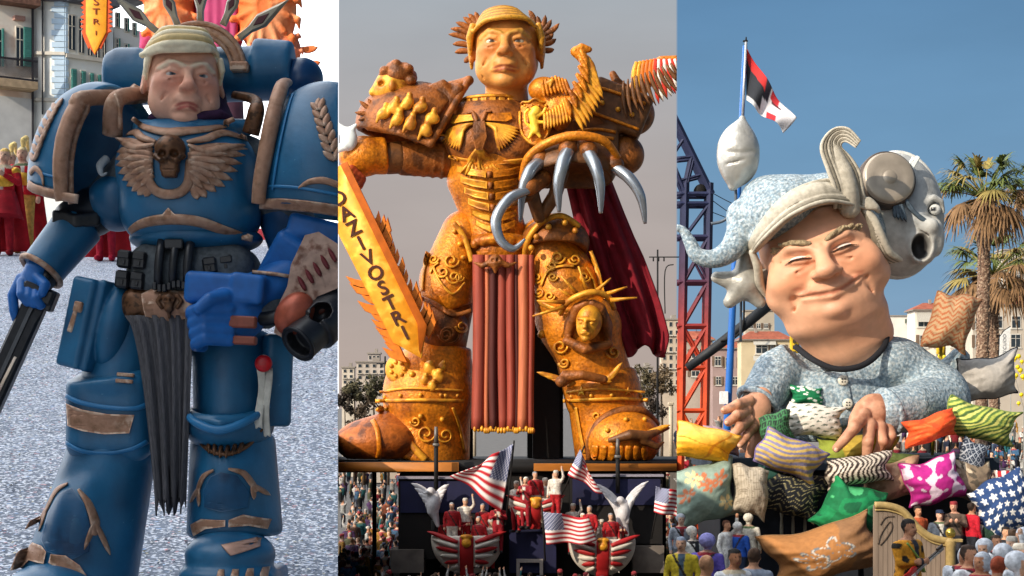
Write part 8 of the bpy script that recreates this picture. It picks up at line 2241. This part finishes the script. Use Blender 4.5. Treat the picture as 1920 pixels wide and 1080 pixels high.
near('person in a long white robe holding a staff below the floral pillow', 1362, 985, 35, .8, top='#e2e0da', legs='#e2e0da', skin='#b98566', hair='#5d3a2a', arms='one', seed=5)
near('person in royal blue jacket and white turban under the checked pillow', 1386, 990, 34.5, 2.5, top='#1f4fa8', legs='#22304a', skin='#b9a090', hair='#d9d6d2', seed=6, puff=.12)
near('masked walker in spotted white and black cape at the left edge', 1300, 1000, 33, .5, top='#d6d4cc', legs='#3a3a3a', skin='#c9b8a8', hair='#c9c4ba', seed=7, girth=1.15, puff=.12)
near('walker in a yellow and red costume at the lower left corner', 1279, 1020, 32, -.2, top='#c9b02c', legs='#b3262c', skin='#c99a7c', hair='#8d97a6', seed=8)
near('grey clad walker cut by the left edge of the square', 1277, 975, 34, .1, top='#8a909a', legs='#6a7078', skin='#c09a84', hair='#9aa0a8', seed=9, puff=.12)
near('person with a crumpled white hood behind the blue jacket', 1404, 974, 36, 2.8, top='#c9c4b4', legs='#55524c', skin='#b99a80', hair='#cfc9b8', puff=.12, seed=10)
near('person in red jacket standing behind the foot board', 1822, 952, 41, 2.0, top='#b81428', legs='#22242c', skin='#b98566', hair='#2a1d15', seed=11)
near('person in a tall blue hat and grey coat behind the foot board', 1762, 966, 41, .1, top='#4d5664', legs='#30343c', skin='#d0a58c', hair='#25344a', hat='peak', seed=12)
near('person in orange scarf laughing under the magenta pillow', 1722, 958, 42, .4, top='#b5522c', legs='#4a3a32', skin='#c08a68', hair='#2a1d15', seed=13)
near('person in patterned brown coat with a camera', 1790, 950, 42, -.3, top='#5d4c40', legs='#2a2a30', skin='#c9957a', hair='#5d2a2a', arms='front', hat='wool', seed=14)
near('person in dark green coat below the starry pillow', 1848, 970, 40, -1.2, top='#1f3a2c', legs='#22242a', skin='#b98566', hair='#1c1714', seed=15)
near('person in lime green scarf at the lower right', 1900, 1003, 35, 1.8, top='#5d9a3a', legs='#4a505a', skin='#c09070', hair='#3a2a1e', seed=16)
near('person with curly dark hair below the starry pillow', 1886, 998, 37, .2, top='#4d545c', legs='#33363c', skin='#c09070', hair='#1c1512', seed=17)
near('red haired person turned away at the bottom right', 1868, 1062, 29.5, 2.9, top='#7a3426', legs='#3a2a2a', skin='#b9866a', hair='#8d3f26', seed=18)
DV = [('dancer in a white padded suit and round grey white wig', dict(hair='#c6c9cf', puff=.135, arms='front')), ('dancer in a white padded suit with hood thrown back over dark hair', dict(hair='#3a2a20', arms='down')),
      ('dancer in a white suit and wide pale brimmed hat', dict(hair='#8a8278', hat='brim', arms='one')), ('dancer in a pale grey suit and close white hood', dict(hair='#d9dadd', hood=True, arms='fold'))]
first = {}
for k, (px, py) in enumerate([(1846, 1030), (1870, 1016), (1896, 1020), (1916, 1012), (1838, 1054), (1888, 1048), (1912, 1046), (1806, 1032), (1914, 1068), (1818, 1052)]):
    for d in np.arange(18, 41, .25):
        if CH-(py-HY)*d/F-1.61 <= gz(d): break
    p = wp(px, py, d); at = (p.x, p.y, p.z-1.61); i = (0, 1, 2, 0, 3, 0, 2, 3, 0, 1)[k]
    if i not in first:
        g = person_g(.016, top='#d6d7d9' if i < 3 else '#b9bdc4', legs='#d0d2d6', skin=SK[i], face=True, girth=1.2, seed=3+i, shoes='#c9c9c9', **DV[i][1])
        first[i] = person_proto(DV[i][0].replace(' in a white padded suit', ' in white padding')+' at lower right', 'white clad dancers', g, at); first[i].rotation_euler = (0, 0, rng.uniform(-.9, .9))
    else: copy_thing(first[i], at, rng.uniform(-1.2, 1.2), rng.uniform(.94, 1.05))
# the guitarist
gp = wp(1702, 990, 23.0)
t = Thing('stage_box', 'low black stage box under the guitarist', 'stage', at=(gp.x, gp.y, gz(23)))
t.solo(box(gp.x-.8, gp.x+.8, gp.y-.7, gp.y+.6, gz(23)-.1, gp.z-1.62), mat('stage_black', '#17171a', rough=.8), 30)
t = Thing('person', 'guitarist in a yellow and black patterned costume in front of the foot board', 'person', at=(gp.x, gp.y, gp.z-1.61))
g = person_g(.016, top='#c9871c', legs='#b8451c', skin='#a5765a', hair='#140f0d', face=True, seed=22, arms='fold', girth=1.15)
V = g.V; m_ = (V[:, 2] < 1.42) & (V[:, 2] > .95) & (np.sin(V[:, 0]*26+V[:, 2]*11)+np.sin(V[:, 2]*31-V[:, 0]*8) > .95); base_ = np.abs(g.C-np.array(hexc('#c9871c'))).sum(1) < .01
g.C[m_ & base_] = hexc('#1e1a12')
yaw = .75; RZ = np.array([[cos(yaw), -sin(yaw), 0], [sin(yaw), cos(yaw), 0], [0, 0, 1]])
t.part('body', g.xf(RZ, t.at), CLOTH)
t.part('sash', tube(spl([(-.16, -.10, 1.42), (0, -.18, 1.2), (.14, -.16, 1.02)], 5), .03, 8, flat=.4).xf(RZ, t.at), mat('sash_green', '#7a9a4a', rough=.8))
o = Thing('guitar', 'red electric guitar with a dark neck held by the guitarist', 'guitar', at=(gp.x, gp.y, gp.z-.6))
gg = sdf([E((-.12, 0, -.02), (.15, .03, .12)), E((.06, 0, .02), (.11, .03, .09), k=.05), E((.12, 0, -.10), (.05, .05, .05), op='-', k=.02)], .012)
GRM = Rm(0, -24, 0)
T0 = lambda g_: g_.xf(GRM).xf(RZ, (gp.x-.02, gp.y-.30, gp.z-.62))
o.part('guitar_body', T0(gg), mat('guitar_red', '#a8261c', rough=.25))
o.part('neck', T0(box(.1, .66, -.025, .0, .0, .045)), mat('guitar_neck', '#3a2a20', rough=.5), sharp=30)
o.part('headstock', T0(box(.66, .80, -.025, .0, -.01, .07)), mat('guitar_neck', '#3a2a20'), sharp=30)
o.part('pickguard', T0(box(-.12, .05, -.040, -.033, -.04, .03)), mat('guitar_guard', '#e0ded6', rough=.4), sharp=30)
o.part('string', T0(join([box(-.14, .78, -.046, -.044, .004+i*.007, .006+i*.007) for i in range(6)])), mat('string_steel', '#b9bcc0', rough=.3, metal=.8), sharp=30)
